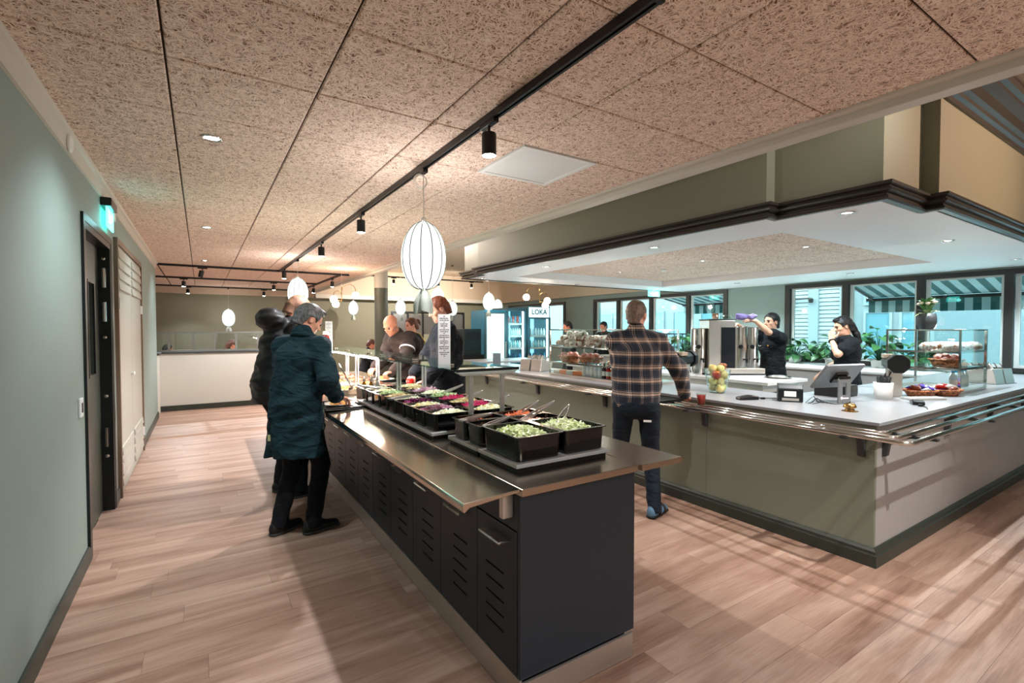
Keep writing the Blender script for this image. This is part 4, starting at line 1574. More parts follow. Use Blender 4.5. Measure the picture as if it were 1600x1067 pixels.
for k, (y0, y1, z0, z1) in enumerate(((4.6, 5.1, 0.2, 2.0), (5.25, 5.9, 0.2, 2.0), (4.6, 5.1, 2.15, 3.2), (5.25, 5.9, 2.15, 3.2), (10.2, 11.0, .6, 2.2), (11.4, 12.2, .6, 2.2), (12.6, 13.4, .6, 2.2), (14, 14.9, .6, 2.2), (15.4, 16.4, .6, 2.2))):
    w = MB()
    for (a, b_, c, d) in ((y0, y0 + .06, z0, z1), (y1 - .06, y1, z0, z1), (y0 + .06, y1 - .06, z0, z0 + .06), (y0 + .06, y1 - .06, z1 - .06, z1)):
        w.box(0.06, 0.12, a, b_, c, d)
    w = w.build('window_frame', M['fac_white'], fac)
    MB().box(0.09, 0.10, y0 + .06, y1 - .06, z0 + .06, z1 - .06).build('pane', M['fac_glass'], w)
M['aw_dark'] = mat('awning_green', S(34, 80, 78), 0.8)
M['aw_light'] = mat('awning_white', S(160, 174, 174), 0.8)


def awning(label, y0, y1, xr, xf, zr, zf, pitch):
    t = thing('awning', label, 'awning', (0, 0, 0), group='striped awnings outside')
    n = int(round((y1 - y0) / pitch))
    w = (y1 - y0) / n
    ms = []
    for k in range(2):
        m = M['aw_dark'] if k == 0 else M['aw_light']
        ms.append((MB().prism([(xr, zr), (xf, zf), (xf, zf + .008), (xr, zr + .008)], 0, w, 'y').mesh('stripe', m), MB().box(xf - .004, xf + .004, 0, w - .002, zf - .30, zf - .05).mesh('valance_flap', m)))
    for i in range(n):
        inst('stripe', ms[i % 2][0], t, (0, y0 + i * w, 0))
        inst('valance_flap', ms[i % 2][1], t, (0, y0 + i * w, 0))
    MB().box(xf - .05, xf + .01, y0 - .03, y1 + .03, zf - .07, zf - .01).build('front_bar', M['black'], t, bevel=.004)
    MB().box(xr - .02, xr + .12, y0 - .03, y1 + .03, zr - .02, zr + .12).build('cassette', M['grey_dark'], t)
    for yv in (y0 + .12, y1 - .12):
        MB().tube([(xr + .05, yv, zr - .06), (xf - .05, yv, zf - .06)], .022, 8).build('folding_arm', M['black'], t)
    return t


awning('wide green and white striped awning outside the right windows', -1.4, 4.45, 9.36, 11.6, 2.66, 2.15, 0.115)
awning('far green and white striped awning outside the middle windows', 6.2, 9.3, 9.33, 12.0, 2.72, 2.25, 0.13)
rg_ = thing('balcony_railing', 'black metal railing outside behind the plaid-shirted man', 'railing', (12.6, 0, -0.12))
MB().box(-.02, .02, 6.5, 12.5, 1.46, 1.5).build('top_rail', M['black'], rg_)
MB().box(-.015, .015, 6.5, 12.5, 1.36, 1.38).build('mid_rail', M['black'], rg_)
for i in range(21):
    MB().box(-.012, .012, 6.5 + i * .3, 6.524 + i * .3, 0, 1.46).build('baluster', M['black'], rg_)
st = thing('wall_lantern', 'dark lamp bracket on the slatted facade', 'lamp', (14.95, 7.75, 2.35))
MB().box(-.10, .0, -.05, .05, -.12, .12).build('back_plate', M['black'], st)
MB().tube([(-.05, 0, .05), (-.12, -.6, .05)], .025, 8).build('arm', M['black'], st)
MB().lathe([(.05, -.08), (.07, .02), (.03, .06)], 12, (-.12, -.62, 0)).build('head', M['black'], st)

# ---------------------------------------------------------------- plants


def leaf_mesh(L, W, m):
    pts = []
    n = 6
    vs, fs = [], []
    for i in range(n + 1):
        u = i / n
        w = W * math.sin(PI * min(1, u * 1.02)) ** 0.7 * (1 - .25 * u) / 2
        z = 0.10 * L * math.sin(PI * u) - 0.15 * L * u * u
        vs += [(u * L, -w, z + abs(w) * .25), (u * L, 0, z), (u * L, w, z + abs(w) * .25)]
    for i in range(n):
        a = i * 3
        fs += [(a, a + 1, a + 4, a + 3), (a + 1, a + 2, a + 5, a + 4)]
    mb = MB().add(vs, fs)
    me = bpy.data.meshes.new('leaf')
    me.from_pydata(mb.v, [], mb.f)
    me.materials.append(m)
    for p in me.polygons:
        p.use_smooth = True
    return me


M['leaf1'] = mat('leaf_green', S(62, 112, 62), 0.4, noise=.25, nscale=25)
M['leaf2'] = mat('leaf_deep_green', S(36, 84, 54), 0.4, noise=.25, nscale=25)
M['leaf3'] = mat('leaf_pale', S(186, 200, 146), 0.5, noise=.15, nscale=25)
LEAFS = [leaf_mesh(.17, .13, M['leaf1']), leaf_mesh(.14, .10, M['leaf2']), leaf_mesh(.2, .15, M['leaf1'])]
M['pot_white'] = mat('pot_white', S(216, 218, 214), 0.4)


def plant(label, loc, n, spread, hgt, seed, pot=True):
    rg = random.Random(seed)
    t = thing('potted_plant', label, 'plant', loc, group='leafy green plants by the windows')
    MB().lathe([(.07, 0), (.09, .01), (.10, .10), (.105, .11), (.09, .11), (.088, .095), (.0001, .095)], 18).build('pot', M['pot_white'], t, smooth=True)
    for i in range(n):
        a = rg.uniform(0, 2 * PI)
        r = spread * math.sqrt(rg.random())
        z = .12 + hgt * rg.random() * (1 - .4 * r / spread)
        st = MB().tube([(0, 0, .09), (r * .4 * math.cos(a), r * .4 * math.sin(a), z * .75), (r * math.cos(a), r * math.sin(a), z)], .004, 5).build('stem', M['leaf2'], t)
        l = inst('leaf', LEAFS[i % 3], t, (r * math.cos(a), r * math.sin(a), z), (rg.uniform(-.5, .5), rg.uniform(-.3, .7), a + rg.uniform(-.8, .8)))
    return t


plant('bushy green plant in front of the siding window', (8.74, 4.45, CT), 50, .24, .36, 1)
plant('green plant just left of the facepalming worker', (8.70, 3.84, CT), 46, .24, .36, 2)
plant('tall green plant behind the ponytailed worker', (8.72, 3.2, CT), 46, .24, .52, 3)
plant('dark green plant behind the right display case', (8.66, 2.62, CT), 40, .2, .34, 4)
plant('green plant at the middle windows behind the plaid-shirted man', (8.72, 6.75, CT), 40, .22, .55, 5)

# ---------------------------------------------------------------- things on the counter


def blob(rx, ry, rz, seed, seg=14, rings=9, amp=.1):
    rg = np.random.RandomState(seed)
    k = rg.randn(5, 3) * 1.6
    ph = rg.rand(5) * 6
    mb = MB().ball((0, 0, 0), 1, seg, rings)
    out = []
    for (x, y, z) in mb.v:
        d = 1 + amp * sum(math.sin(k[i, 0] * x * 2 + k[i, 1] * y * 2 + k[i, 2] * z * 2 + ph[i]) for i in range(5)) / 2
        out.append((x * rx * d, y * ry * d, z * rz * d))
    mb.v = out
    return mb


def speck_mat(name, c1, c2, scale, rough=.25, thr=.5):
    m, nt, b = newmat(name)
    g = N(nt, 'ShaderNodeNewGeometry')
    n = N(nt, 'ShaderNodeTexNoise')
    n.inputs['Scale'].default_value = scale
    n.inputs['Detail'].default_value = 3
    nt.links.new(g.outputs['Position'], n.inputs['Vector'])
    cr = N(nt, 'ShaderNodeValToRGB')
    cr.color_ramp.elements[0].position = thr - .06
    cr.color_ramp.elements[0].color = S(*c1)
    cr.color_ramp.elements[1].position = thr + .06
    cr.color_ramp.elements[1].color = S(*c2)
    nt.links.new(n.outputs['Fac'], cr.inputs[0])
    nt.links.new(cr.outputs[0], b.inputs['Base Color'])
    b.inputs['Roughness'].default_value = rough
    bp = N(nt, 'ShaderNodeBump')
    bp.inputs['Strength'].default_value = .5
    bp.inputs['Distance'].default_value = .01
    nt.links.new(n.outputs['Fac'], bp.inputs['Height'])
    nt.links.new(bp.outputs[0], b.inputs['Normal'])
    return m


M['wrap1'] = speck_mat('wrapped_roll_brown', (150, 96, 60), (232, 226, 216), 30, .15, .47)
M['wrap2'] = speck_mat('wrapped_roll_green', (120, 130, 70), (236, 232, 222), 34, .15, .46)
M['wrap3'] = speck_mat('wrapped_roll_pale', (190, 120, 90), (240, 234, 224), 40, .15, .44)
M['pink'] = speck_mat('pink_pastry', (230, 130, 120), (246, 200, 190), 40, .4)
M['wicker'] = speck_mat('wicker', (120, 66, 34), (206, 130, 80), 60, .5)
M['packs'] = [mat('snack_red', S(170, 40, 34), .2), mat('snack_purple', S(84, 70, 170), .2), mat('snack_silver', S(220, 220, 216), .15, .6), mat('snack_brown', S(120, 60, 44), .25)]
ROLL = [[blob(.075, .05, .042, 10 + i, 14, 9, .07).mesh('roll', m) for i in range(2)] for m in (M['wrap1'], M['wrap2'], M['wrap3'])]
for a in ROLL:
    for me in a:
        for p in me.polygons:
            p.use_smooth = True


def basket(label, loc, rx, ry, h, rz=0, group='wicker baskets'):
    t = thing('wicker_basket', label, 'basket', loc, rz, group=group)
    mb = MB()
    mb.lathe([(.0001, 0), (.72, 0), (1, h), (.94, h), (.68, .012), (.0001, .012)], 24, cap=False)
    mb.v = [(x * rx, y * ry, z) for x, y, z in mb.v]
    mb.build('bowl', M['wicker'], t, smooth=True)
    MB().tube([(rx * math.cos(2 * PI * q / 20), ry * math.sin(2 * PI * q / 20), h) for q in range(20)], .009, 6, closed=True).build('rim', M['wicker'], t)
    return t


def display_case(label, x0, x1, y0, y1, zs):
    t = thing('display_case', label, 'display case', (0, 0, 0), group='glass display cases on the counter')
    z0, z1 = CT, 1.515
    c = .018
    MB().box(x0, x1, y0, y1, z0, z0 + .022).build('base', M['steel'], t, bevel=.002)
    for (x, y) in ((x0, y0), (x1 - c, y0), (x0, y1 - c), (x1 - c, y1 - c)):
        MB().box(x, x + c, y, y + c, z0 + .022, z1 - .014).build('post', M['steel2'], t)
    tp = MB()
    tp.box(x0, x1, y0, y0 + c, z1 - .014, z1)
    tp.box(x0, x1, y1 - c, y1, z1 - .014, z1)
    tp.box(x0, x0 + c, y0 + c, y1 - c, z1 - .014, z1)
    tp.box(x1 - c, x1, y0 + c, y1 - c, z1 - .014, z1)
    tp.build('top_frame', M['steel2'], t)
    MB().box(x0 + c, x1 - c, y0 + c, y1 - c, z1 - .008, z1 - .002).build('top_glass', M['glass_clear'], t)
    for z in zs:
        s = MB().box(x0 + c + .004, x1 - c - .004, y0 + c + .004, y1 - c - .004, z - .006, z).build('shelf', M['glass_clear'], t)
        MB().box(x0 + .003, x0 + c, y0 + c, y1 - c, z - .014, z + .004).build('shelf_rail', M['steel2'], s)
        MB().box(x0 + c, x1 - c, y0 + .003, y0 + c, z - .014, z + .004).build('shelf_rail', M['steel2'], s)
    g = .004
    MB().box(x0 - g, x0 - .001, y0, y1, z0 + .022, z1).build('side_glass', M['glass_clear'], t)
    MB().box(x0, x1, y0 - g, y0 - .001, z0 + .022, z1).build('side_glass', M['glass_clear'], t)
    return t


display_case('glass display case full of rolls beside the plaid-shirted man', 3.78, 4.38, 3.45, 5.0, (1.10, 1.30))
display_case('glass display case with a flower pot on top at the right', 5.75, 6.5, 1.48, 2.05, (1.155, 1.31))
light('display_case_light', 'POINT', (4.25, 4.6, 1.49), 4, (1, .9, .82), None, .05)
light('display_case_light', 'POINT', (4.25, 4.6, 1.26), 3, (1, .9, .82), None, .05)
light('display_case_light', 'POINT', (4.25, 4.6, 1.07), 3, (1, .9, .82), None, .05)
light('display_case_light', 'POINT', (6.2, 1.75, 1.50), 2.2, (1, .92, .86), None, .05)
light('display_case_light', 'POINT', (6.2, 1.75, 1.12), 2.0, (1, .92, .86), None, .05)
rg = random.Random(21)


def roll(kind, v, loc, rz, group, label):
    o = inst('wrapped_roll', ROLL[kind][v], None, loc, (rg.uniform(-.15, .15), rg.uniform(-.15, .15), rz))
    return tag(o, label, 'sandwich', group)


# rolls in the left case, a low heap on the top shelf
G1 = 'wrapped rolls on the top shelf of the left display case'
for layer, (n, dz) in enumerate(((9, .043), (7, .105), (3, .16))):
    for i in range(n):
        y = 4.90 - layer * .10 - i * (.145 - layer * .006)
        for x in (3.88, 4.02):
            if layer == 2 and x > 4:
                continue
            roll(rg.randrange(3), rg.randrange(2), (x + rg.uniform(-.01, .01), y + rg.uniform(-.015, .015), 1.30 + dz), rg.uniform(0, 3), G1, 'wrapped filled roll heaped on the top shelf of the left case')
G2 = 'wrapped rolls on the top shelf of the right display case'
for i in range(6):
    for j in range(2):
        roll(rg.randrange(3), rg.randrange(2), (5.85 + i * .122 + j * .05, 1.57 + j * .19, 1.31 + .042), 1.57 + rg.uniform(-.35, .35), G2, 'wrapped filled roll on the top shelf of the right case')
# baskets with pastry
for i, (x, y, z, rx, ry, lab) in enumerate(((3.95, 4.78, 1.10, .13, .17, 'wicker basket of pastries at the left end of the case'), (3.95, 4.40, 1.10, .13, .17, 'wicker basket of pastries in the middle of the left case'), (5.92, 1.63, 1.155, .12, .13, 'wicker basket of pink packets in the right case'))):
    basket(lab, (x, y, z + .001), rx, ry, .075)
    for k in range(9):
        a = k * 2.4
        o = blob(.05, .04, .03, 90 + i * 9 + k).build('pastry', M['pink'], None, (x + rx * .5 * math.cos(a) * (k > 0), y + ry * .5 * math.sin(a) * (k > 0), z + .07 + (.03 if k < 3 else 0)), smooth=True)
        tag(o, 'pinkish pastry heaped in the ' + lab.split(' of ')[0] + lab[lab.index(' packets') if 'packets' in lab else lab.index(' pastries'):].replace(' packets', '').replace(' pastries', ''), 'pastry', 'pastries in the wicker baskets')
# plates of salad on the middle shelf
M['plate_white'] = mat('plate_white', S(238, 236, 230), .3)
for (x, y, z, lab) in ((3.95, 3.98, 1.10, 'round white cake plate on the middle shelf of the left case'), (6.25, 1.66, 1.155, 'round white cake plate on the middle shelf of the right case')):
    t = thing('cake_plate', lab, 'cake', (x, y, z + .0005))
    MB().lathe([(.0001, 0), (.09, 0), (.12, .012), (.118, .015), (.088, .006), (.0001, .006)], 24, cap=False).build('plate', M['plate_white'], t, smooth=True)
    MB().lathe([(.0001, .0065), (.095, .0065), (.10, .03), (.08, .05), (.0001, .052)], 20, cap=False).build('cake', speck_mat('cake_top' + lab[-5:], (210, 150, 110), (240, 220, 190), 50, .5), t, smooth=True)
# bottles on the base shelf
BOT = {}


def bottle_mesh(col, h=.17, r=.028, cap=(235, 235, 235)):
    key = (col, h, r, cap)
    if key not in BOT:
        b = MB().lathe([(r * .85, 0), (r, .006), (r, h * .6), (r * .5, h * .82), (r * .42, h * .9)], 14).mesh('body', mat('juice_%d_%d_%d' % col, S(*col), .12, coat=.5))
        l = MB().lathe([(r * 1.01, h * .2), (r * 1.02, h * .21), (r * 1.02, h * .48), (r * 1.01, h * .5)], 14, cap=False).mesh('paper_label', M['white'])
        c = MB().lathe([(r * .46, h * .88), (r * .46, h), (.0001, h)], 12).mesh('cap', mat('cap_%d_%d_%d' % cap, S(*cap), .4))
        for me in (b, l):
            for p in me.polygons:
                p.use_smooth = True
        BOT[key] = (b, l, c)
    return BOT[key]


def bottle(label, loc, col, group, cap=(235, 235, 235), h=.17, r=.028, lab=True, simple=False):
    b, l, c = bottle_mesh(col, h, r, cap)
    t = inst('drink_bottle', b, None, loc)
    tag(t, label, 'bottle', group)
    if not simple:
        if lab:
            inst('paper_label', l, t)
        inst('cap', c, t)
    return t


cols = [((226, 130, 40), 'orange'), ((196, 40, 26), 'red'), ((60, 24, 44), 'dark purple'), ((226, 232, 234), 'clear'), ((222, 230, 234), 'clear'), ((232, 232, 226), 'white'), ((220, 230, 236), 'clear'), ((236, 236, 230), 'white')]
for i, (c, nm) in enumerate(cols):
    bottle('%s drink bottle on the base of the left case, %s from the plaid-shirted man' % (nm, ordn[i]), (3.86, 3.93 + i * .068, CT + .0225), c, 'drink bottles in the left display case', (40, 40, 40) if i < 3 else (90, 170, 200))
    if i % 2:
        bottle('%s drink bottle in the rear row of the left case' % nm, (3.95, 3.95 + i * .068, CT + .0225), c, 'drink bottles in the left display case', (60, 150, 90))
M['orange_box'] = mat('orange_tub', S(232, 140, 90), .4)
for i in range(4):
    o = MB().box(-.045, .045, -.06, .06, 0, .05).build('snack_tub', M['orange_box'] if i in (0, 2) else M['white'], None, (3.87, 4.53 + i * .128, CT + .0225), bevel=.008)
    tag(o, ('orange' if i in (0, 2) else 'white') + ' snack tub low in the left case, ' + ordn[i] + ' from the bottles', 'tub', 'snack tubs in the left display case')
for i in range(5):
    bottle('blue-capped water bottle on the base of the right case, %s from its left end' % ordn[i], (6.0 + i * .085, 1.60, CT + .0225), (214, 230, 238), 'water bottles in the right display case', (60, 160, 210))

# flower pot on top of the right case
t = thing('flower_pot', 'charcoal egg-shaped pot of pale flowers on the display case', 'plant', (5.98, 1.80, 1.5155))
MB().lathe([(.05, 0), (.066, .02), (.078, .07), (.076, .115), (.066, .155), (.058, .155), (.06, .11), (.0001, .1)], 24, cap=False).build('pot', M['grey_dark'], t, smooth=True)
rg = random.Random(8)
SL = [leaf_mesh(.085, .05, M['leaf1']), leaf_mesh(.08, .055, M['leaf3'])]
for i in range(34):
    a = i * 2.4
    inst('leaf', SL[1] if i < 6 else SL[0], t, (.028 * math.cos(a), .028 * math.sin(a), .145 + .0033 * i), (0, rg.uniform(-.5, .2) if i < 6 else rg.uniform(-1.35, -.5), a))
M['petal'] = mat('petal_pale_pink', S(240, 222, 208), .6)
fl = blob(.017, .017, .012, 4, 8, 5, .25).mesh('blossom', M['petal'])
for i in range(16):
    a = i * 2.39
    r = .018 + .05 * math.sqrt(i / 16)
    sx, sy, sz = r * math.cos(a), r * math.sin(a), .285 - r * .4 + rg.uniform(-.012, .012)
    MB().tube([(0.2 * sx, .2 * sy, .14), (sx, sy, sz)], .002, 5).build('flower_stem', M['leaf1'], t)
    inst('blossom', fl, t, (sx, sy, sz))

# coffee brewer group, facing the camera side
cbw = thing('coffee_brewer', 'large steel double-urn coffee brewer on the work table', 'coffee brewer', (5.70, 3.86, CT), math.radians(-32.7))
MB().box(-.22, .50, -.17, .17, 0.0, .018).build('feet_plate', M['black'], cbw)
MB().box(-.23, .51, -.18, .18, .018, .085).build('base', M['steel'], cbw, bevel=.004)
MB().box(-.20, .13, -.16, .16, .085, .70).build('housing', M['steel'], cbw, bevel=.006)
MB().box(-.045, .128, -.172, -.161, .09, .61).build('control_panel', mat('panel_dark_gloss', S(26, 30, 34), .15), cbw, bevel=.003)
MB().box(-.21, .14, -.165, .165, .70, .715).build('lid', M['black'], cbw, bevel=.003)
for nm, x, r, h in (('urn', -.29, .092, .585), ('urn', .245, .112, .61), ('urn', .40, .085, .60)):
    u = MB().lathe([(r, .086 if x > -.2 else 0.0), (r, h * .78), (r * 1.012, h * .782), (r * 1.012, h * .80), (r, h * .802), (r, h), (r * .96, h + .012), (.0001, h + .014)], 32).build(nm, M['steel2'], cbw, (x, -.03, 0))
    MB().tube([(r * .2, -r - .0, .20), (r * .2, -r - .05, .20), (r * .2, -r - .05, .16)], .012, 8).build('tap', M['black'], u)
    for z in (h * .55, h * .92):
        MB().box(r * .96, r + .055, -.016, .016, z - .012, z + .012).build('clamp', M['black'], u, bevel=.003)
    MB().lathe([(.028, 0), (.028, .006), (.0001, .008)], 16).build('gauge', M['black'], u, (-r * .3, -r * .955, .36)).rotation_euler = (PI / 2, 0, -.3)
t = thing('steel_cup', 'small steel cup standing on top of the coffee brewer', 'cup', (5.62, 3.87, CT + .7155))
MB().lathe([(.038, 0), (.042, .075), (.039, .075), (.035, .004), (.0001, .004)], 20, cap=False).build('cup_body', mat('copper_steel', S(190, 160, 140), .25, 1), t, smooth=True)
t = thing('glass_bowl', 'upturned glass bowl on top of the coffee brewer', 'bowl', (5.745, 3.80, CT + .7155))
MB().lathe([(.08, 0), (.078, .02), (.05, .05), (.0001, .06)], 22, cap=False).build('bowl_body', M['glass_shelf'], t, smooth=True)
t = thing('coffee_urn', 'far steel thermos urn with a black knob beside the window', 'coffee urn', (5.72, 4.95, CT))
MB().lathe([(.095, 0), (.095, .34), (.08, .36), (.0001, .365)], 26).build('urn_body', M['steel2'], t)
MB().ball((0, 0, .385), .025, 10, 8).build('knob', M['blackp'], t, smooth=True)
t = thing('serving_platter', 'flat round steel platter on the work table corner', 'platter', (5.83, 3.16, CT + .0005))
MB().lathe([(.0001, 0), (.11, 0), (.15, .016), (.148, .02), (.108, .005), (.0001, .005)], 28, cap=False).build('dish', M['steel2'], t, smooth=True)
MB().lathe([(.0001, .0055), (.10, .0055), (.105, .02), (.05, .034), (.0001, .036)], 22, cap=False).build('cover', M['steel'], t, smooth=True)


def cup_dispenser(label, loc, rz):
    t = thing('tap_dispenser', label, 'dispenser', loc, rz, group='black octagonal dispensers on steel columns')
    MB().box(-.05, .05, -.045, .045, 0, .24).build('column', M['steel'], t, bevel=.003)
    oc = [(.085 * math.cos(PI / 8 + k * PI / 4), .29 + .085 * math.sin(PI / 8 + k * PI / 4)) for k in range(8)]
    MB().prism(oc, -.16, -.10, 'y').build('drum_end', M['blackp'], t, bevel=.006)
    oc = [(.07 * math.cos(PI / 8 + k * PI / 4), .29 + .07 * math.sin(PI / 8 + k * PI / 4)) for k in range(8)]
    MB().prism(oc, -.10, .16, 'y').build('drum', M['blackp'], t, bevel=.004)
    for k in range(4):
        MB().tube([(-.03, -.06 + k * .05, .225), (-.055, -.055 + k * .05, .155)], .0055, 6).build('lever', M['black'], t)
    bk = MB().box(-.068, .0, .04, .15, .33, .364)
    bk.build('card_strip', mat('paper_tan', S(190, 180, 160), .6), t)
    return t


cup_dispenser('black octagonal dispenser on a steel column by the plaid-shirted man', (4.02, 3.12, CT), math.radians(100))
cup_dispenser('black octagonal dispenser on a steel column before the right case', (5.12, 1.76, CT), math.radians(-60))

# fruit in a glass bowl
t = thing('fruit_bowl', 'tall clear glass bowl of apples beside the red cup', 'fruit bowl', (4.02, 2.74, CT))
MB().lathe([(.0001, 0), (.07, 0), (.085, .05), (.118, .22), (.114, .22), (.081, .055), (.066, .006), (.0001, .006)], 28, cap=False).build('glass', M['glass_clear'], t, smooth=True)
ap = MB().lathe([(.0001, .008), (.014, .0), (.03, .008), (.038, .035), (.034, .06), (.02, .07), (.006, .062), (.0001, .058)], 16, cap=False)
aps = []
for nm, c1, c2 in (('apple_yellow', (206, 190, 110), (226, 214, 150)), ('apple_red', (176, 50, 36), (216, 120, 60)), ('apple_green', (190, 200, 110), (220, 220, 150))):
    me = ap.mesh(nm, speck_mat(nm, c1, c2, 14, .25))
    for p in me.polygons:
        p.use_smooth = True
    aps.append(me)
stem = MB().tube([(0, 0, .056), (.003, 0, .075)], .002, 5).mesh('stem', M['grey_dark'])
spots = [(-.03, -.03, .012, 0), (.035, -.02, .012, 2), (-.01, .035, .012, 0), (-.045, 0, .075, 2), (.0, -.045, .072, 0), (.045, .02, .075, 1), (0, .045, .078, 0), (-.05, -.035, .135, 1), (.02, -.06, .13, 0), (.058, -.01, .135, 2), (-.01, .04, .14, 0), (-.05, .03, .19, 0), (.01, -.02, .185, 2)]
for i, (dx, dy, dz, c) in enumerate(spots):
    a = inst('apple', aps[c], None, (4.02 + dx, 2.74 + dy, CT + dz), (rg.uniform(-.5, .5), rg.uniform(-.5, .5), rg.uniform(0, 6)))
    tag(a, ('red' if c == 1 else 'yellow-green') + ' apple in the glass fruit bowl ' + ('at the bottom' if i < 3 else 'in the lower middle' if i < 7 else 'in the upper middle' if i < 11 else 'on top'), 'apple', 'apples in the glass bowl')
    inst('stem', stem, a)
o = blob(.045, .035, .03, 77, 12, 8, .2).build('bread_bun', M['wicker'], None, (4.065, 2.72, CT + .245), smooth=True)
tag(o, 'brown knobbly bun on top of the apples', 'bread')

# payment terminal, printer, screen, bell
def card_terminal(label, loc, rz):
    t = thing('card_terminal', label, 'card terminal', loc, rz, group='black card terminals')
    MB().prism([(-.085, 0), (.085, 0), (.085, .03), (.02, .038), (-.085, .022)], -.038, .038, 'y').build('body', M['blackp'], t, bevel=.008)
    MB().box(.01, .07, -.028, .028, .0365, .0385).build('screen', mat('terminal_screen', S(50, 60, 66), .1), t).rotation_euler = (0, .1, 0)
    MB().box(-.07, 0, -.03, .03, .028, .032).build('keypad', M['grey_dark'], t).rotation_euler = (0, -.16, 0)
    MB().tube([(.085, 0, .012), (.14, 0, .008), (.2, .03, .004), (.3, .02, .004)], .003, 6).build('cable', M['black'], t)
    MB().box(.12, .155, -.012, .012, 0, .016).build('plug', M['black'], t, bevel=.002)
    return t


card_terminal('black card terminal on the counter beside the fruit bowl', (3.83, 2.33, CT), math.radians(-25))
card_terminal('black card terminal in front of the right display case', (4.72, 1.47, CT), math.radians(205))
t = thing('receipt_printer', 'grey receipt printer with a white label on the counter', 'printer', (4.05, 2.10, CT), math.radians(-58))
MB().prism([(-.075, 0), (.075, 0), (.075, .12), (.04, .14), (-.05, .14), (-.075, .11)], -.09, .09, 'x').build('case', M['grey_dark'], t, bevel=.008)
MB().box(-.085, .085, -.0785, -.075, .01, .10).build('front_plate', M['blackp'], t)
MB().box(-.045, .04, -.0805, -.0785, .045, .088).build('paper_label', M['white'], t)
MB().box(-.06, .06, -.081, -.0785, .012, .032).build('cable_socket', M['steel'], t)
t = thing('pos_screen', 'grey touchscreen till seen from behind on its stand', 'till screen', (4.27, 1.86, CT), math.radians(-17))
M['pos_grey'] = mat('pos_silver_grey', S(122, 126, 128), .35, .3)
bs = MB().box(-.10, .10, -.09, .09, 0, .008).build('base', M['pos_grey'], t, bevel=.003)
sd = MB()
sd.box(-.062, -.02, -.085, -.073, .008, .20)
sd.box(.02, .062, -.085, -.073, .008, .20)
sd.box(-.02, .02, -.085, -.073, .008, .07)
sd.box(-.02, .02, -.085, -.073, .165, .20)
sd.build('stand', M['pos_grey'], t, bevel=.003)
MB().box(-.06, .06, -.085, .0, .19, .215).build('neck', M['black'], t, bevel=.004)
pr_ = mat('pale_print', S(246, 226, 236), .5)
MB().box(-.020, .040, -.0858, -.085, .040, .050).build('printed_bar', pr_, t)
MB().lathe([(.0001, 0), (.012, 0), (.012, .0008), (.0001, .0008)], 14).build('printed_emblem', pr_, t, (-.030, -.085, .047)).rotation_euler = (PI / 2, 0, 0)
mon = MB().box(-.19, .19, -.012, .012, -.12, .12).build('monitor', M['pos_grey'], t, (0, -.02, .215), bevel=.006)
mon.rotation_euler = (math.radians(38), 0, 0)
MB().box(-.182, .182, .0125, .0135, -.112, .112).build('display', mat('display_dark', S(40, 52, 60), .1), mon)
MB().box(-.06, .06, -.03, -.0125, -.05, .05).build('mount', M['black'], mon, bevel=.004)
cbl = MB()
rg = random.Random(5)
for k in range(4):
    p0 = (-.1 - .02 * k, -.06 + .02 * k, .004)
    cbl.tube([p0, (-.17, -.05 + .03 * k, .02 + .01 * k), (-.2, .02 * k - .02, .03 * (k % 2) + .006), (-.26, -.03 + .02 * k, .004)], .0025, 5)
c_ = cbl.build('cables', M['black'], t)
c_['kind'] = 'stuff'
t = thing('counter_bell', 'brass service bell on the counter corner', 'bell', (3.90, 1.60, CT))
MB().lathe([(.052, 0), (.052, .004), (.03, .008), (.028, .02), (.0001, .022)], 26).build('base', M['brass'], t, smooth=False)
MB().lathe([(.041, .028), (.042, .032), (.036, .05), (.016, .06), (.0001, .061)], 26).build('dome', M['brass'], t, smooth=True)
MB().tube([(0, 0, .02), (0, 0, .068)], .004, 8).build('button', M['black'], t)
t = thing('cutlery_pot', 'round white pot of dark straws beside the steel column', 'pot', (4.83, 1.735, CT))
MB().lathe([(.0001, 0), (.062, 0), (.07, .14), (.066, .14), (.058, .006), (.0001, .006)], 26, cap=False).build('pot_body', M['white'], t, smooth=True)
rg = random.Random(2)
for i in range(14):
    a = i * 2.4
    r = .05 * math.sqrt(i / 14)
    MB().tube([(r * .6 * math.cos(a), r * .6 * math.sin(a), .02), (r * 1.15 * math.cos(a), r * 1.15 * math.sin(a), .17 + rg.uniform(0, .03))], .009, 6).build('straw', M['grey_dark'], t)
# snack baskets on the counter in front of the right case
for i, (x, y) in enumerate(((5.30, 1.63), (5.55, 1.53))):
    basket(('left' if i == 0 else 'right') + ' low basket of shiny snack bags before the right case', (x, y, CT + .0005), .14, .10, .05, -.4, group='snack baskets on the counter')
    for k in range(8):
        a = k * 2.2
        o = blob(.05, .035, .02, 40 + i * 10 + k, 10, 7, .2).build('snack_bag', M['packs'][(k + i) % 4], None, (x + .07 * math.cos(a), y + .05 * math.sin(a), CT + .055 + .02 * (k % 2)), smooth=True)
        o.rotation_euler = (rg.uniform(-.4, .4), rg.uniform(-.4, .4), a)
        tag(o, '%s snack bag in the %s low basket' % (('red', 'purple', 'silver', 'brown')[(k + i) % 4], 'left' if i == 0 else 'right'), 'snack', 'snack bags in the counter baskets')
o = MB().box(-.16, .16, -.05, .05, 0, .018).build('serving_board', M['legm'], None, (5.08, 1.54, CT + .0005), bevel=.004)
o.rotation_euler = (0, 0, math.radians(-30))
tag(o, 'flat grey board in front of the steel column', 'board')
t = thing('cash_drawer', 'black box on the counter behind the till screen', 'cash drawer', (4.72, 2.05, CT))
MB().box(-.13, .13, -.12, .12, 0, .10).build('case', M['black'], t, bevel=.006)
MB().box(-.12, .12, -.124, -.12, .02, .085).build('drawer_front', M['blackp'], t)


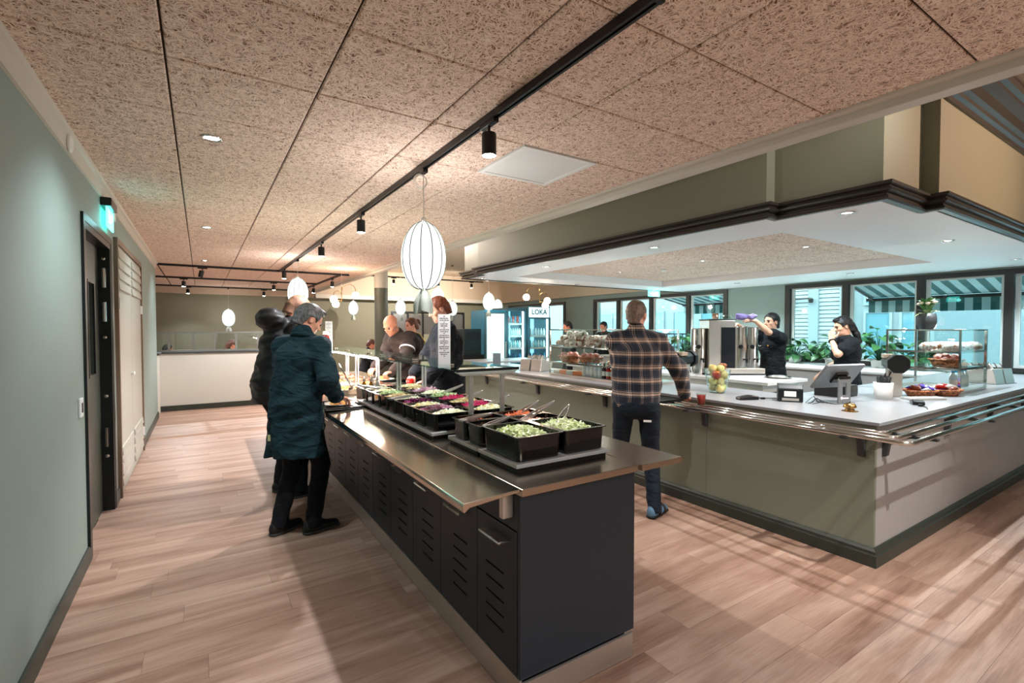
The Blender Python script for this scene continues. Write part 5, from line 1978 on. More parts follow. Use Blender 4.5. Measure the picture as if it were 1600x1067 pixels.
def cutlery_bin(label, loc, rz):
    t = thing('cutlery_bin', label, 'cutlery holder', loc, rz, group='sloped steel cutlery bins')
    for k in range(2):
        x = -.17 + k * .2
        b = MB().prism([(-.12, 0), (.12, 0), (.17, .13), (-.09, .16)], x, x + .18, 'x').build('bin', M['steel'], t, bevel=.003)
        c = MB()
        rg = random.Random(k)
        for i in range(30):
            px, py = x + rg.uniform(.02, .16), rg.uniform(-.06, .12)
            c.tube([(px, py, .12), (px + rg.uniform(-.02, .02), py + .05, .19 + rg.uniform(0, .03))], .004, 5)
        q = c.build('cutlery', M['steel2'], b)
        q['kind'] = 'stuff'
    MB().box(-.19, .23, -.13, .19, -.0, .003).build('tray', M['grey_dark'], t)
    return t


cutlery_bin('sloped cutlery bins at the far end of the front counter', (3.98, 5.62, CT), math.radians(-75))
cutlery_bin('sloped cutlery bins at the right end of the counter', (7.25, 1.62, CT), math.radians(-10))
t = thing('napkin_holder', 'small grey sign holder standing at the far counter end', 'sign holder', (3.80, 6.35, CT), math.radians(-30))
MB().box(-.06, .06, -.01, .01, 0, .22).build('card', mat('sign_grey', S(120, 132, 140), .5), t)
MB().box(-.06, .06, -.04, .04, 0, .006).build('foot', M['steel'], t)

# ---------------------------------------------------------------- fridges and far furniture
M['fr_blue'] = mat('fridge_blue_side', S(52, 140, 170), .4)
M['fr_in'] = mat('fridge_light_panel', S(250, 255, 255), .5, emit=(.62, .95, 1, 1), estr=.8)
M['fr_in2'] = mat('fridge_inner', S(190, 225, 235), .5, emit=(.3, .78, 1, 1), estr=.7)
M['fr_led'] = mat('fridge_led', S(250, 255, 255), .5, emit=(.7, .97, 1, 1), estr=5)
M['fr_frame'] = mat('fridge_frame_grey', S(70, 104, 116), .4)


def fridge(label, x0, x1, y0, h, style):
    w = x1 - x0
    t = thing('drinks_fridge', label, 'fridge', (x0, y0, 0), group='lit drinks fridges')
    D = .72
    sh = MB()
    sh.box(0, .035, 0, D, .08, h)
    sh.box(w - .035, w, 0, D, .08, h)
    sh.box(.035, w - .035, 0, D, h - .05, h)
    sh.box(.035, w - .035, 0, D, .0, .14)
    sh.box(.035, w - .035, D - .03, D, .14, h - .05)
    sh.build('cabinet', M['fr_blue'] if style == 0 else M['fr_frame'], t)
    z1 = h - .05 if style != 2 else h - .30
    MB().box(.05, w - .05, D - .045, D - .032, .15, z1).build('back_panel', M['fr_in'] if style == 0 else M['fr_in2'], t)
    if style == 2:
        hd = MB().box(.03, w - .03, -.012, .06, h - .29, h - .03).build('sign_header', mat('fridge_header_glow', S(235, 250, 255), .5, emit=(.62, .95, 1, 1), estr=.5), t)
        text_mesh('sign_letters', 'LOKA', .19, mat('loka_blue', S(16, 40, 70), .5), hd, (w / 2, -.0135, h - .16), (PI / 2, 0, 0))
    if style:
        MB().box(w - .075, w - .04, .04, .06, .16, z1 - .02).build('led_strip', M['fr_led'], t)
        MB().box(.06, w - .06, .02, .06, z1 - .03, z1 - .005).build('led_strip', M['fr_led'], t)
    else:
        pn = MB().box(.05, w - .05, .012, .02, .16, h - .07).build('lit_door_graphic', M['fr_in'], t)
    dr = MB()
    dr.box(0.0, .05, -.03, 0, .14, z1)
    dr.box(w - .05, w, -.03, 0, .14, z1)
    dr.box(.05, w - .05, -.03, 0, .14, .19)
    dr.box(.05, w - .05, -.03, 0, z1 - .04, z1)
    dr = dr.build('door', M['fr_frame'], t)
    MB().box(.05, w - .05, -.016, -.010, .19, z1 - .04).build('pane', M['glass_clear'], dr)
    MB().box(w - .04, w - .02, -.06, -.03, .8, 1.2).build('handle', M['steel2'], dr)
    if style:
        zs = [.30, .66, 1.0, 1.32]
        if style == 1:
            zs.append(1.64)
        cs = [((30, 60, 120), (40, 110, 160)), ((40, 120, 160), (30, 70, 120)), ((220, 240, 240), (160, 220, 230)), ((200, 225, 235), (230, 240, 240)), ((90, 150, 180), (200, 80, 60))]
        for si, z in enumerate(zs):
            MB().box(.04, w - .04, .06, D - .05, z - .012, z).build('shelf', M['legm'], t)
            MB().box(.04, w - .08, .05, .06, z - .02, z + .03).build('price_rail', M['white'], t)
            for k in range(7):
                c = cs[si][k % 2]
                bottle('%s drink standing on the %s shelf of the %s' % ('first-colour' if False else ('dark' if sum(c) < 330 else 'pale'), ordn[si], 'letter-topped fridge' if style == 2 else 'middle fridge'), (x0 + .085 + k * (w - .19) / 6, y0 + .13, z + .0005), c, 'drinks in the fridges', h=.24, r=.03, simple=True)
    return t


fridge('blue-sided fridge with a blank glowing white door', 5.93, 6.56, 10.5, 1.99, 0)
fridge('glass-door drinks fridge in the middle of the three', 6.60, 7.20, 10.55, 2.06, 1)
fridge('tall drinks fridge with the lettered header', 7.24, 7.96, 10.5, 2.12, 2)
light('fridge_light', 'POINT', (6.9, 10.2, 1.5), 10, (.4, .9, 1), None, .4)

sh = thing('display_shelf', 'dark wall shelf with grey notice panels behind the red-haired man', 'shelf', (4.55, 13.4, 0))
MB().box(0, 2.3, 0, .3, 0, 1.0).build('cabinet', M['black'], sh)
fr = MB()
for x in (0, .46, .92, 1.38, 1.84, 2.26):
    MB().box(x, x + .05, 0, .06, 1.0, 1.96).build('upright', M['grey_dark'], sh)
MB().box(0, 2.31, 0, .06, 1.96, 2.02).build('top_bar', M['grey_dark'], sh)
for k in range(5):
    MB().box(.05 + k * .46, .46 + k * .46, .02, .03, 1.36, 1.94).build('notice_panel', mat('panel_grey_%d' % k, S(150 + 8 * k, 150 + 8 * k, 146 + 8 * k), .6), sh)
bx = thing('coffee_machine', 'dark boxy coffee machine beside the blue fridge', 'coffee machine', (5.45, 10.4, 0))
MB().box(-.25, .3, -.2, .35, 0, .9).build('cabinet', M['black'], bx, bevel=.005)
MB().box(-.2, .25, -.15, .3, .9, 1.52).build('machine_body', mat('teal_black', S(20, 40, 44), .3), bx, bevel=.01)
MB().box(-.15, .2, -.156, -.15, 1.25, 1.45).build('front_screen', M['blackp'], bx)
# far counter behind the fridge line
fc = thing('coffee_table', 'pale far table top in front of the fridges', 'table', (5.2, 8.6, 0))
MB().box(-.9, .9, -.4, .4, .84, .88).build('table_top', M['counter_top'], fc, bevel=.003)
for x in (-.82, .78):
    for y in (-.34, .3):
        MB().box(x, x + .04, y, y + .04, 0, .84).build('leg', M['legm'], fc)
t = thing('red_alarm_bell', 'small red round alarm bell on the back wall', 'alarm', (2.35, 15.66, 2.42))
o = MB().lathe([(.075, 0), (.075, .02), (.05, .05), (.0001, .055)], 20).build('bell_dome', mat('alarm_red', S(200, 30, 30), .4), t, smooth=True)
o.rotation_euler = (PI / 2, 0, 0)
t = thing('hanging_exit_sign', 'small lit green exit sign under the canopy', 'exit sign', (8.05, 7.0, 2.30))
MB().box(-.17, .17, -.012, .012, -.10, .02).build('housing', M['exit_green'], t, bevel=.003)
MB().prism([(-.11, -.05), (-.05, -.05), (-.05, -.075), (0, -.04), (-.05, -.005), (-.05, -.03), (-.11, -.03)], -.0135, -.0125, 'y').build('arrow', M['exit_white'], t)
MB().box(.04, .11, -.0135, -.0125, -.08, 0).build('door_pictogram', M['exit_white'], t)
MB().box(-.02, .02, -.01, .01, .02, .04).build('bracket', M['white'], t)

# ---------------------------------------------------------------- people (smooth implicit surfaces)


def rot_m(yaw=0, pitch=0, roll=0):
    return np.array((Matrix.Rotation(yaw, 3, 'Z') @ Matrix.Rotation(pitch, 3, 'X') @ Matrix.Rotation(roll, 3, 'Y')))


def nrm(v):
    v = np.asarray(v, float)
    return v / max(1e-9, np.linalg.norm(v))


class Field:
    def __init__(s, lo, hi, h):
        s.lo = np.asarray(lo, float)
        s.h = h
        s.n = np.ceil((np.asarray(hi, float) - s.lo) / h).astype(int) + 1
        s.F = np.full(tuple(s.n), 0.5, np.float32)

    def sub(s, a, b):
        i0 = np.clip(np.floor((np.minimum(a, b) - s.lo) / s.h).astype(int), 0, s.n)
        i1 = np.clip(np.ceil((np.maximum(a, b) - s.lo) / s.h).astype(int) + 1, 0, s.n)
        sl = tuple(slice(i0[k], i1[k]) for k in range(3))
        g = [(s.lo[k] + s.h * np.arange(i0[k], i1[k])).astype(np.float32) for k in range(3)]
        return sl, g[0][:, None, None], g[1][None, :, None], g[2][None, None, :]

    def put(s, sl, d, k):
        A = s.F[sl]
        if k > 0:
            hh = np.maximum(k - np.abs(A - d), 0) / k
            s.F[sl] = np.minimum(A, d) - hh * hh * k * .25
        else:
            s.F[sl] = np.minimum(A, d)

    def carve(s, sl, d, k):
        A = s.F[sl]
        d = -d
        hh = np.maximum(k - np.abs(A - d), 0) / max(k, 1e-6)
        s.F[sl] = np.maximum(A, d) + hh * hh * k * .25

    def seg(s, c0, c1, r0, r1, k=.02, L=None):
        """tapered segment with elliptic section; r = radius or (lateral, depth), L = lateral axis"""
        c0, c1 = np.asarray(c0, float), np.asarray(c1, float)
        a0, b0 = r0 if isinstance(r0, tuple) else (r0, r0)
        a1, b1 = r1 if isinstance(r1, tuple) else (r1, r1)
        m = max(a0, b0, a1, b1) + k + 2 * s.h
        sl, X, Y, Z = s.sub(np.minimum(c0, c1) - m, np.maximum(c0, c1) + m)
        if s.F[sl].size == 0:
            return s
        ax = c1 - c0
        ln = max(1e-6, np.linalg.norm(ax))
        ax = ax / ln
        px, py, pz = X - c0[0], Y - c0[1], Z - c0[2]
        t = px * ax[0] + py * ax[1] + pz * ax[2]
        tc = np.clip(t / ln, 0, 1)
        over = t - tc * ln
        if a0 == b0 and a1 == b1:
            qx, qy, qz = px - ax[0] * t, py - ax[1] * t, pz - ax[2] * t
            d = np.sqrt(qx * qx + qy * qy + qz * qz + over * over) - (a0 + (a1 - a0) * tc)
        else:
            L = nrm(np.asarray(L, float) - ax * np.dot(L, ax))
            Fw = np.cross(ax, L)
            l = px * L[0] + py * L[1] + pz * L[2]
            f = px * Fw[0] + py * Fw[1] + pz * Fw[2]
            a = a0 + (a1 - a0) * tc
            b = b0 + (b1 - b0) * tc
            mn = np.minimum(a, b)
            d = (np.sqrt((l / a) ** 2 + (f / b) ** 2 + (over / mn) ** 2) - 1) * mn
        s.put(sl, d.astype(np.float32), k)
        return s

    def ell(s, c, r, R=None, k=.01, carve=False):
        c = np.asarray(c, float)
        r = np.asarray(r, float)
        m = r.max() + k + 2 * s.h
        sl, X, Y, Z = s.sub(c - m, c + m)
        if s.F[sl].size == 0:
            return s
        px, py, pz = X - c[0], Y - c[1], Z - c[2]
        if R is not None:
            px, py, pz = (px * R[0, i] + py * R[1, i] + pz * R[2, i] for i in range(3))
        k0 = np.sqrt((px / r[0]) ** 2 + (py / r[1]) ** 2 + (pz / r[2]) ** 2)
        k1 = np.sqrt((px / r[0] ** 2) ** 2 + (py / r[1] ** 2) ** 2 + (pz / r[2] ** 2) ** 2)
        d = (k0 * (k0 - 1) / np.maximum(k1, 1e-6)).astype(np.float32)
        if carve:
            s.carve(sl, d, k)
        else:
            s.put(sl, d, k)
        return s

    def noise(s, amp, freq, seed, aniso=(1, 1, 1)):
        rg = np.random.RandomState(seed)
        X = (s.lo[0] + s.h * np.arange(s.n[0])).astype(np.float32)[:, None, None]
        Y = (s.lo[1] + s.h * np.arange(s.n[1])).astype(np.float32)[None, :, None]
        Z = (s.lo[2] + s.h * np.arange(s.n[2])).astype(np.float32)[None, None, :]
        msk = np.abs(s.F) < .04
        ii = np.nonzero(msk)
        x, y, z = X[ii[0], 0, 0], Y[0, ii[1], 0], Z[0, 0, ii[2]]
        v = np.zeros_like(x)
        wx = np.sin(y * 9 + z * 7 + seed) * .05
        for i in range(6):
            k = rg.randn(3) * np.array(aniso)
            k = k / np.linalg.norm(k) * freq * (0.7 + .25 * i)
            v += np.sin((x + wx) * k[0] + (y + wx) * k[1] + z * k[2] + rg.rand() * 6) / (1 + .3 * i)
        s.F[ii] += (amp * v / 2.2).astype(np.float32)
        return s

    def clip_z(s, z, above=False):
        Z = (s.lo[2] + s.h * np.arange(s.n[2])).astype(np.float32)[None, None, :]
        s.F = np.maximum(s.F, (Z - z) if above else (z - Z)).astype(np.float32)
        return s

    def mesh(s, name, m):
        F = s.F
        F[0] = F[-1] = .5
        F[:, 0] = F[:, -1] = .5
        F[:, :, 0] = F[:, :, -1] = .5
        ins = F < 0
        nx, ny, nz = F.shape
        c = np.zeros((nx - 1, ny - 1, nz - 1), np.int8)
        for i in (0, 1):
            for j in (0, 1):
                for k in (0, 1):
                    c += ins[i:nx - 1 + i, j:ny - 1 + j, k:nz - 1 + k]
        act = (c > 0) & (c < 8)
        idx = np.full(act.shape, -1, np.int32)
        ci = np.nonzero(act)
        nv = len(ci[0])
        idx[ci] = np.arange(nv)
        pos = np.zeros((nv, 3))
        cnt = np.zeros(nv)
        base = np.stack(ci, 1)
        corners = [(i, j, k) for i in (0, 1) for j in (0, 1) for k in (0, 1)]
        vals = {q: F[ci[0] + q[0], ci[1] + q[1], ci[2] + q[2]] for q in corners}
        for a in corners:
            for ax in range(3):
                if a[ax] == 0:
                    b = list(a)
                    b[ax] = 1
                    b = tuple(b)
                    va, vb = vals[a], vals[b]
                    cr = (va < 0) != (vb < 0)
                    t = np.where(cr, va / np.where(cr, va - vb, 1), 0)
                    p = np.array(a, float)[None, :] + t[:, None] * (np.array(b) - np.array(a))[None, :]
                    pos += p * cr[:, None]
                    cnt += cr
        V = s.lo + s.h * (base + pos / cnt[:, None])
        quads = []
        for ax in range(3):
            o1, o2 = [(1, 2), (2, 0), (0, 1)][ax]
            sh = [slice(None)] * 3
            sA, sB = list(sh), list(sh)
            sA[ax] = slice(0, -1)
            sB[ax] = slice(1, None)
            diff = ins[tuple(sA)] != ins[tuple(sB)]
            e = np.nonzero(diff)
            e = np.stack(e, 1)
            ok = (e[:, o1] > 0) & (e[:, o2] > 0) & (e[:, o1] < F.shape[o1] - 1) & (e[:, o2] < F.shape[o2] - 1)
            e = e[ok]
            if not len(e):
                continue
            inside_first = ins[e[:, 0], e[:, 1], e[:, 2]]
            u1 = np.zeros(3, int)
            u1[o1] = 1
            u2 = np.zeros(3, int)
            u2[o2] = 1
            q = []
            for off in ((-u1 - u2), (-u2), (0 * u1), (-u1)):
                w = e + off
                q.append(idx[w[:, 0], w[:, 1], w[:, 2]])
            q = np.stack(q, 1)
            q[~inside_first] = q[~inside_first][:, ::-1]
            quads.append(q)
        Q = np.concatenate(quads).astype(np.int32)
        me = bpy.data.meshes.new(name)
        me.vertices.add(nv)
        me.vertices.foreach_set('co', V.astype(np.float32).ravel())
        me.loops.add(Q.size)
        me.loops.foreach_set('vertex_index', Q.ravel())
        me.polygons.add(len(Q))
        me.polygons.foreach_set('loop_start', np.arange(0, Q.size, 4, dtype=np.int32))
        me.polygons.foreach_set('loop_total', np.full(len(Q), 4, np.int32))
        me.polygons.foreach_set('use_smooth', np.ones(len(Q), bool))
        me.update(calc_edges=True)
        me.materials.append(m)
        return me

    def obj(s, name, m, parent):
        o = bpy.data.objects.new(name, s.mesh(name, m))
        return link(o, parent)


def ik(S_, T_, l1, l2, pole):
    S_, T_ = np.asarray(S_, float), np.asarray(T_, float)
    v = T_ - S_
    d = np.linalg.norm(v)
    if d > (l1 + l2) * .995:
        T_ = S_ + v / d * (l1 + l2) * .995
        d = (l1 + l2) * .995
    u = v / np.linalg.norm(v)
    a = (l1 * l1 - l2 * l2 + d * d) / (2 * d)
    hgt = math.sqrt(max(0, l1 * l1 - a * a))
    p = np.asarray(pole, float)
    p = nrm(p - u * np.dot(p, u))
    return S_ + u * a + p * hgt, T_


def skin_mat(name, col, red=(190, 90, 70)):
    m, nt, b = newmat(name)
    g = N(nt, 'ShaderNodeNewGeometry')
    n = N(nt, 'ShaderNodeTexNoise')
    n.inputs['Scale'].default_value = 28
    n.inputs['Detail'].default_value = 3
    nt.links.new(g.outputs['Position'], n.inputs['Vector'])
    cr = N(nt, 'ShaderNodeValToRGB')
    cr.color_ramp.elements[0].position = .3
    cr.color_ramp.elements[1].position = .75
    cr.color_ramp.elements[0].color = S(*col)
    cr.color_ramp.elements[1].color = S(*[int(.75 * a + .25 * c) for a, c in zip(col, red)])
    nt.links.new(n.outputs['Fac'], cr.inputs[0])
    nt.links.new(cr.outputs[0], b.inputs['Base Color'])
    b.inputs['Roughness'].default_value = .48
    b.inputs['Subsurface Weight'].default_value = .08
    b.inputs['Subsurface Radius'].default_value = (.02, .008, .004)
    return m


def cloth_mat(name, col, rough=.85, var=.12, sheen=.03, bscale=700):
    m = mat(name, S(*col), rough, noise=var, nscale=9, bump=.25, bscale=bscale, spec=.25)
    nt = m.node_tree
    b = nt.nodes['Principled BSDF']
    fine = b.inputs['Normal'].links[0].from_node
    tc = N(nt, 'ShaderNodeTexCoord')
    mp = N(nt, 'ShaderNodeMapping')
    mp.inputs['Rotation'].default_value = (0.5, 0.3, 0.4)
    mp.inputs['Scale'].default_value = (6, 6, 13)
    nt.links.new(tc.outputs['Object'], mp.inputs[0])
    n = N(nt, 'ShaderNodeTexNoise')
    n.inputs['Scale'].default_value = 1.0
    n.inputs['Detail'].default_value = 2.5
    n.inputs['Distortion'].default_value = 1.6
    nt.links.new(mp.outputs[0], n.inputs['Vector'])
    fb = N(nt, 'ShaderNodeBump')
    fb.inputs['Strength'].default_value = 0.5
    fb.inputs['Distance'].default_value = 0.05
    nt.links.new(n.outputs['Fac'], fb.inputs['Height'])
    nt.links.new(fb.outputs[0], fine.inputs['Normal'])
    m.node_tree.nodes['Principled BSDF'].inputs['Sheen Weight'].default_value = sheen
    return m


def hair_mat(name, c1, c2):
    m, nt, b = newmat(name)
    tc = N(nt, 'ShaderNodeTexCoord')
    mp = N(nt, 'ShaderNodeMapping')
    mp.inputs['Scale'].default_value = (160, 160, 30)
    nt.links.new(tc.outputs['Object'], mp.inputs[0])
    n = N(nt, 'ShaderNodeTexNoise')
    n.inputs['Scale'].default_value = 1
    n.inputs['Detail'].default_value = 3
    nt.links.new(mp.outputs[0], n.inputs['Vector'])
    cr = N(nt, 'ShaderNodeValToRGB')
    cr.color_ramp.elements[0].position = .35
    cr.color_ramp.elements[1].position = .7
    cr.color_ramp.elements[0].color = S(*c1)
    cr.color_ramp.elements[1].color = S(*c2)
    nt.links.new(n.outputs['Fac'], cr.inputs[0])
    nt.links.new(cr.outputs[0], b.inputs['Base Color'])
    b.inputs['Roughness'].default_value = .5
    bp = N(nt, 'ShaderNodeBump')
    bp.inputs['Strength'].default_value = .6
    bp.inputs['Distance'].default_value = .004
    nt.links.new(n.outputs['Fac'], bp.inputs['Height'])
    nt.links.new(bp.outputs[0], b.inputs['Normal'])
    return m


def hand(F, wrist, dirf, palm, side, curl, sc=1.0):
    y = nrm(dirf)
    n = np.asarray(palm, float)
    n = nrm(n - y * np.dot(n, y))
    t = -side * np.cross(n, y)
    w = np.asarray(wrist, float)
    offs = (.031, .0105, -.0105, -.031)
    lens = (.070, .078, .072, .056)
    for i in range(4):
        a = w + t * offs[i] * .55 * sc + y * .004
        kn = w + (y * (.088 - .006 * abs(i - 1)) + t * offs[i]) * sc
        F.seg(a, kn, .0155 * sc, .0115 * sc, .012)
        p = kn
        ang = curl * .55
        sp = offs[i] * .16
        for j, fr in enumerate((.45, .31, .24)):
            d = nrm(y * math.cos(ang) + n * math.sin(ang) + t * sp)
            q = p + d * lens[i] * fr * sc
            F.seg(p, q, (.0098 - .0009 * j) * sc, (.0090 - .0010 * j) * sc, .004)
            p = q
            ang += curl * (.9 if j == 0 else .7)
    p = w + (y * .026 + t * .024 + n * .006) * sc
    ang = .0
    for j, (ln, r0, r1) in enumerate(((.044, .0145, .0115), (.032, .0112, .0100), (.026, .0100, .0080))):
        d = nrm(y * (.62 + .25 * j) + t * (.72 - .32 * j * (1 + curl * .4)) + n * (.25 + .30 * curl * j))
        q = p + d * ln * sc
        F.seg(p, q, r0 * sc, r1 * sc, .006)
        p = q


def person(label, loc, rz, P, group=None):
    s = P.get('s', 1.0)
    h = P.get('h', .0065)
    t = thing('person', label, 'person', loc, rz, group)
    lean, up, seat = P.get('lean', 0), P.get('up', 0), P.get('seat', 0)

    def tilt(a, v):
        a = math.radians(a)
        x, y, z = v
        return np.array((x, y * math.cos(a) + z * math.sin(a), -y * math.sin(a) + z * math.cos(a))) * s
    tw = math.radians(P.get('twist', 0))
    pel = np.array((P.get('px', 0), P.get('py', 0), (.46 if seat else .945) * s))
    chest = pel + tilt(lean, (0, 0, .34))
    neck = chest + tilt(lean + up, (0, 0, .205))
    hy, hp, hr = (math.radians(a) for a in P.get('head', (0, 0, 0)))
    head = neck + tilt((lean + up) * .8 - math.degrees(hp) * .35, (0, .012, .148))
    HR = rot_m(hy, hp, hr)
    SW = P.get('sw', .164)
    Lx = np.array((math.cos(tw), math.sin(tw), 0))
    shR = neck + tilt(lean + up, (0, 0, -.072)) + Lx * SW * s
    shL = neck + tilt(lean + up, (0, 0, -.072)) - Lx * SW * s
    hipR, hipL = pel + np.array((.092, 0, -.03)) * s, pel + np.array((-.092, 0, -.03)) * s
    footR = np.array(P.get('footR', (.12, 0, 0)), float)
    footL = np.array(P.get('footL', (-.12, 0, 0)), float)
    for a_, v_ in (('footR_w', footR), ('footL_w', footL)):
        if a_ in P:
            dx, dy = P[a_][0] - loc[0], P[a_][1] - loc[1]
            v_[0], v_[1] = dx * math.cos(rz) + dy * math.sin(rz), -dx * math.sin(rz) + dy * math.cos(rz)
    ankR, ankL = footR + (0, 0, .085 * s), footL + (0, 0, .085 * s)
    kR, ankR = ik(hipR, ankR, .435 * s, .43 * s, (.05, 1, 0))
    kL, ankL = ik(hipL, ankL, .435 * s, .43 * s, (-.05, 1, 0))
    def wl(q):
        dx, dy = q[0] - loc[0], q[1] - loc[1]
        return (dx * math.cos(rz) + dy * math.sin(rz), -dx * math.sin(rz) + dy * math.cos(rz), q[2])
    for a_ in ('wrR', 'wrL'):
        if a_ + '_w' in P:
            P[a_] = wl(P[a_ + '_w'])
    wrR = np.array(P.get('wrR', (.24, .1, .85)), float)
    wrL = np.array(P.get('wrL', (-.24, .1, .85)), float)
    eR, wrR = ik(shR, wrR, .285 * s, .255 * s, P.get('poleR', (.5, -.7, -.5)))
    eL, wrL = ik(shL, wrL, .285 * s, .255 * s, P.get('poleL', (-.5, -.7, -.5)))
    J = dict(pel=pel, chest=chest, neck=neck, head=head, shR=shR, shL=shL, eR=eR, eL=eL, wrR=wrR, wrL=wrL, kR=kR, kL=kL, aR=ankR, aL=ankL)
    allp = np.array(list(J.values()))
    lo, hi = allp.min(0) - .27, allp.max(0) + .27
    lo[2] = -.02
    zcut = P.get('zmin')
    if zcut is not None:
        lo[2] = zcut
    hs = P.get('hs', 1.0) * s
    # ---- body
    B = Field(lo, hi, h)

    def hd(p):
        return head + HR @ (np.array(p) * hs)
    k = .02 * s
    bare = P.get('bare', False)
    B.seg(pel + (0, 0, -.02), chest, (.12 * s, .085 * s), (.13 * s, .085 * s), k, Lx)
    B.seg(chest, neck - (0, 0, .06), (.13 * s, .085 * s), (.10 * s, .06 * s), k, Lx)
    for hp_, kn, an, ft in ((hipR, kR, ankR, footR), (hipL, kL, ankL, footL)):
        B.seg(hp_, kn, .062 * s, .046 * s, k)
        B.seg(kn, an, .044 * s, .034 * s, k)
        fd = np.array((0, 1, 0))
        B.seg(an - (0, .02 * s, .04 * s), an + fd * .13 * s - (0, 0, .055 * s), .026 * s, .02 * s, k)
    for sd, sh, el, wr, hdir, pn, cu in ((1, shR, eR, wrR, P.get('hdR'), P.get('pnR', (0, 0, -1)), P.get('cuR', .5)), (-1, shL, eL, wrL, P.get('hdL'), P.get('pnL', (0, 0, -1)), P.get('cuL', .5))):
        B.seg(neck - (0, 0, .07 * s), sh, .045 * s, .048 * s, k)
        B.seg(sh, el, .047 * s, .038 * s, k)
        B.seg(el, el + (wr - el) * .35, .039 * s, .040 * s, k)
        B.seg(el + (wr - el) * .35, wr, .039 * s, .026 * s, k)
        if P.get('hands', True):
            hand(B, wr, hdir if hdir is not None else wr - el, pn, sd, cu, s * 1.0)
    B.seg(neck - (0, 0, .03 * s), head + HR @ np.array((0, -.022, -.05)) * hs, .057 * s, .054 * s, .025)
    B.ell(hd((0, -.014, .03)), np.array((.0755, .097, .088)) * hs, HR, .01)
    B.ell(hd((0, .022, -.032)), np.array((.061, .068, .082)) * hs, HR, .03)
    B.ell(hd((0, .030, -.078)), np.array((.048, .050, .036)) * hs, HR, .03)
    B.ell(hd((0, .072, -.100)), np.array((.020, .016, .016)) * hs, HR, .018)
    for sx in (-1, 1):
        B.ell(hd((sx * .042, .052, -.022)), np.array((.022, .024, .02)) * hs, HR, .018)
        B.seg(hd((sx * .008, .084, .020)), hd((sx * .042, .068, .022)), .010 * hs, .009 * hs, .012)
        B.ell(hd((sx * .031, .092, .002)), np.array((.015, .012, .011)) * hs, HR, .008, True)
        B.ell(hd((sx * .0775, -.010, -.008)), np.array((.009, .019, .031)) * hs, rot_m(hy, hp, hr) @ rot_m(sx * -.35, -.15, 0), .006)
        B.ell(hd((sx * .086, -.006, -.006)), np.array((.006, .009, .016)) * hs, HR, .004, True)
    B.seg(hd((0, .082, .014)), hd((0, .106, -.026)), .0085 * hs, .012 * hs, .01)
    for sx in (-1, 1):
        B.ell(hd((sx * .011, .094, -.030)), np.array((.009, .010, .008)) * hs, HR, .006)
    B.seg(hd((-.018, .081, -.058)), hd((.018, .081, -.058)), .0075 * hs, .0075 * hs, .006)
    B.seg(hd((-.014, .079, -.071)), hd((.014, .079, -.071)), .0075 * hs, .0075 * hs, .006)
    B.obj('body', P['skin'], t)
    # ---- face details
    if P.get('face', True):
        for sx in (-1, 1):
            e = MB().ball(tuple(hd((sx * .031, .078, .001))), .0115 * hs, 10, 8).build('eye', P.get('eyem', EYE), t, smooth=True)
            MB().tube([tuple(hd((sx * .014, .0925, .020))), tuple(hd((sx * .032, .0895, .026))), tuple(hd((sx * .048, .074, .021)))], .0042 * hs, 6).build('eyebrow', P['hairm'], t, smooth=True)
        MB().tube([tuple(hd((-.022, .0815, -.0645))), tuple(hd((0, .0895, -.064))), tuple(hd((.022, .0815, -.0645)))], .0034 * hs, 6).build('lips', LIPS, t, smooth=True)
    # ---- hair
    if P.get('hair'):
        Hh = Field(hd((0, 0, 0)) - .26 * hs, hd((0, 0, 0)) + .26 * hs, max(.0045, h * .7))
        style = P['hair']
        th = P.get('hair_t', .010)
        Hh.ell(hd((0, -.016, .032)), (np.array((.0755, .097, .088)) + th) * hs, HR, .0)
        if style in ('short', 'crop', 'bun', 'long'):
            Hh.seg(hd((0, -.07, -.01)), hd((0, -.072, -.065)), (.055 + th * .6) * hs, (.048 + th * .4) * hs, .02)
        if P.get('quiff'):
            Hh.ell(hd((0, .055, .098)), np.array((.055, .035, .022)) * hs, HR, .015)
        # keep only what is behind the hairline (in head space)
        sl, X, Y, Z = Hh.sub(Hh.lo, Hh.lo + Hh.h * (Hh.n - 1))
        px, py, pz = X - head[0], Y - head[1], Z - head[2]
        ly = (px * HR[0, 1] + py * HR[1, 1] + pz * HR[2, 1]) / hs
        lz = (px * HR[0, 2] + py * HR[1, 2] + pz * HR[2, 2]) / hs
        lx = (px * HR[0, 0] + py * HR[1, 0] + pz * HR[2, 0]) / hs
        hl = P.get('hairline', ((-.2, -.085), (-.09, -.085), (-.045, -.072), (-.034, .012), (.012, .014), (.028, -.012), (.036, .012), (.05, .055), (.075, .075), (.2, .085)))
        zh = np.interp(ly, [q[0] for q in hl], [q[1] for q in hl]).astype(np.float32)
        if style == 'ring':
            Hh.F = np.maximum(Hh.F, ((lz - .045) * .7).astype(np.float32))
        Hh.F = np.maximum(Hh.F, (zh - lz).astype(np.float32) * .6)
        if style == 'bun':
            Hh.ell(hd((0, -.135, .045)), np.array((.042, .038, .042)) * hs, HR, .012)
            Hh.noise(.004, 120, 3)
            Hh.seg(hd((0, -.16, .02)), hd((0, -.165, -.03)), .02 * hs, .008 * hs, .01)
        if style == 'long':
            Hh.seg(hd((0, -.10, -.02)), hd((0, -.13, -.14)), .045 * hs, .038 * hs, .03)
            Hh.seg(hd((0, -.13, -.14)), hd((0, -.14, -.24)), .038 * hs, .03 * hs, .02)
        Hh.noise(P.get('hair_n', .0025), 95, 5)
        Hh.obj('hair', P['hairm'], t)
    # ---- trousers
    hc = P.get('hc', h)
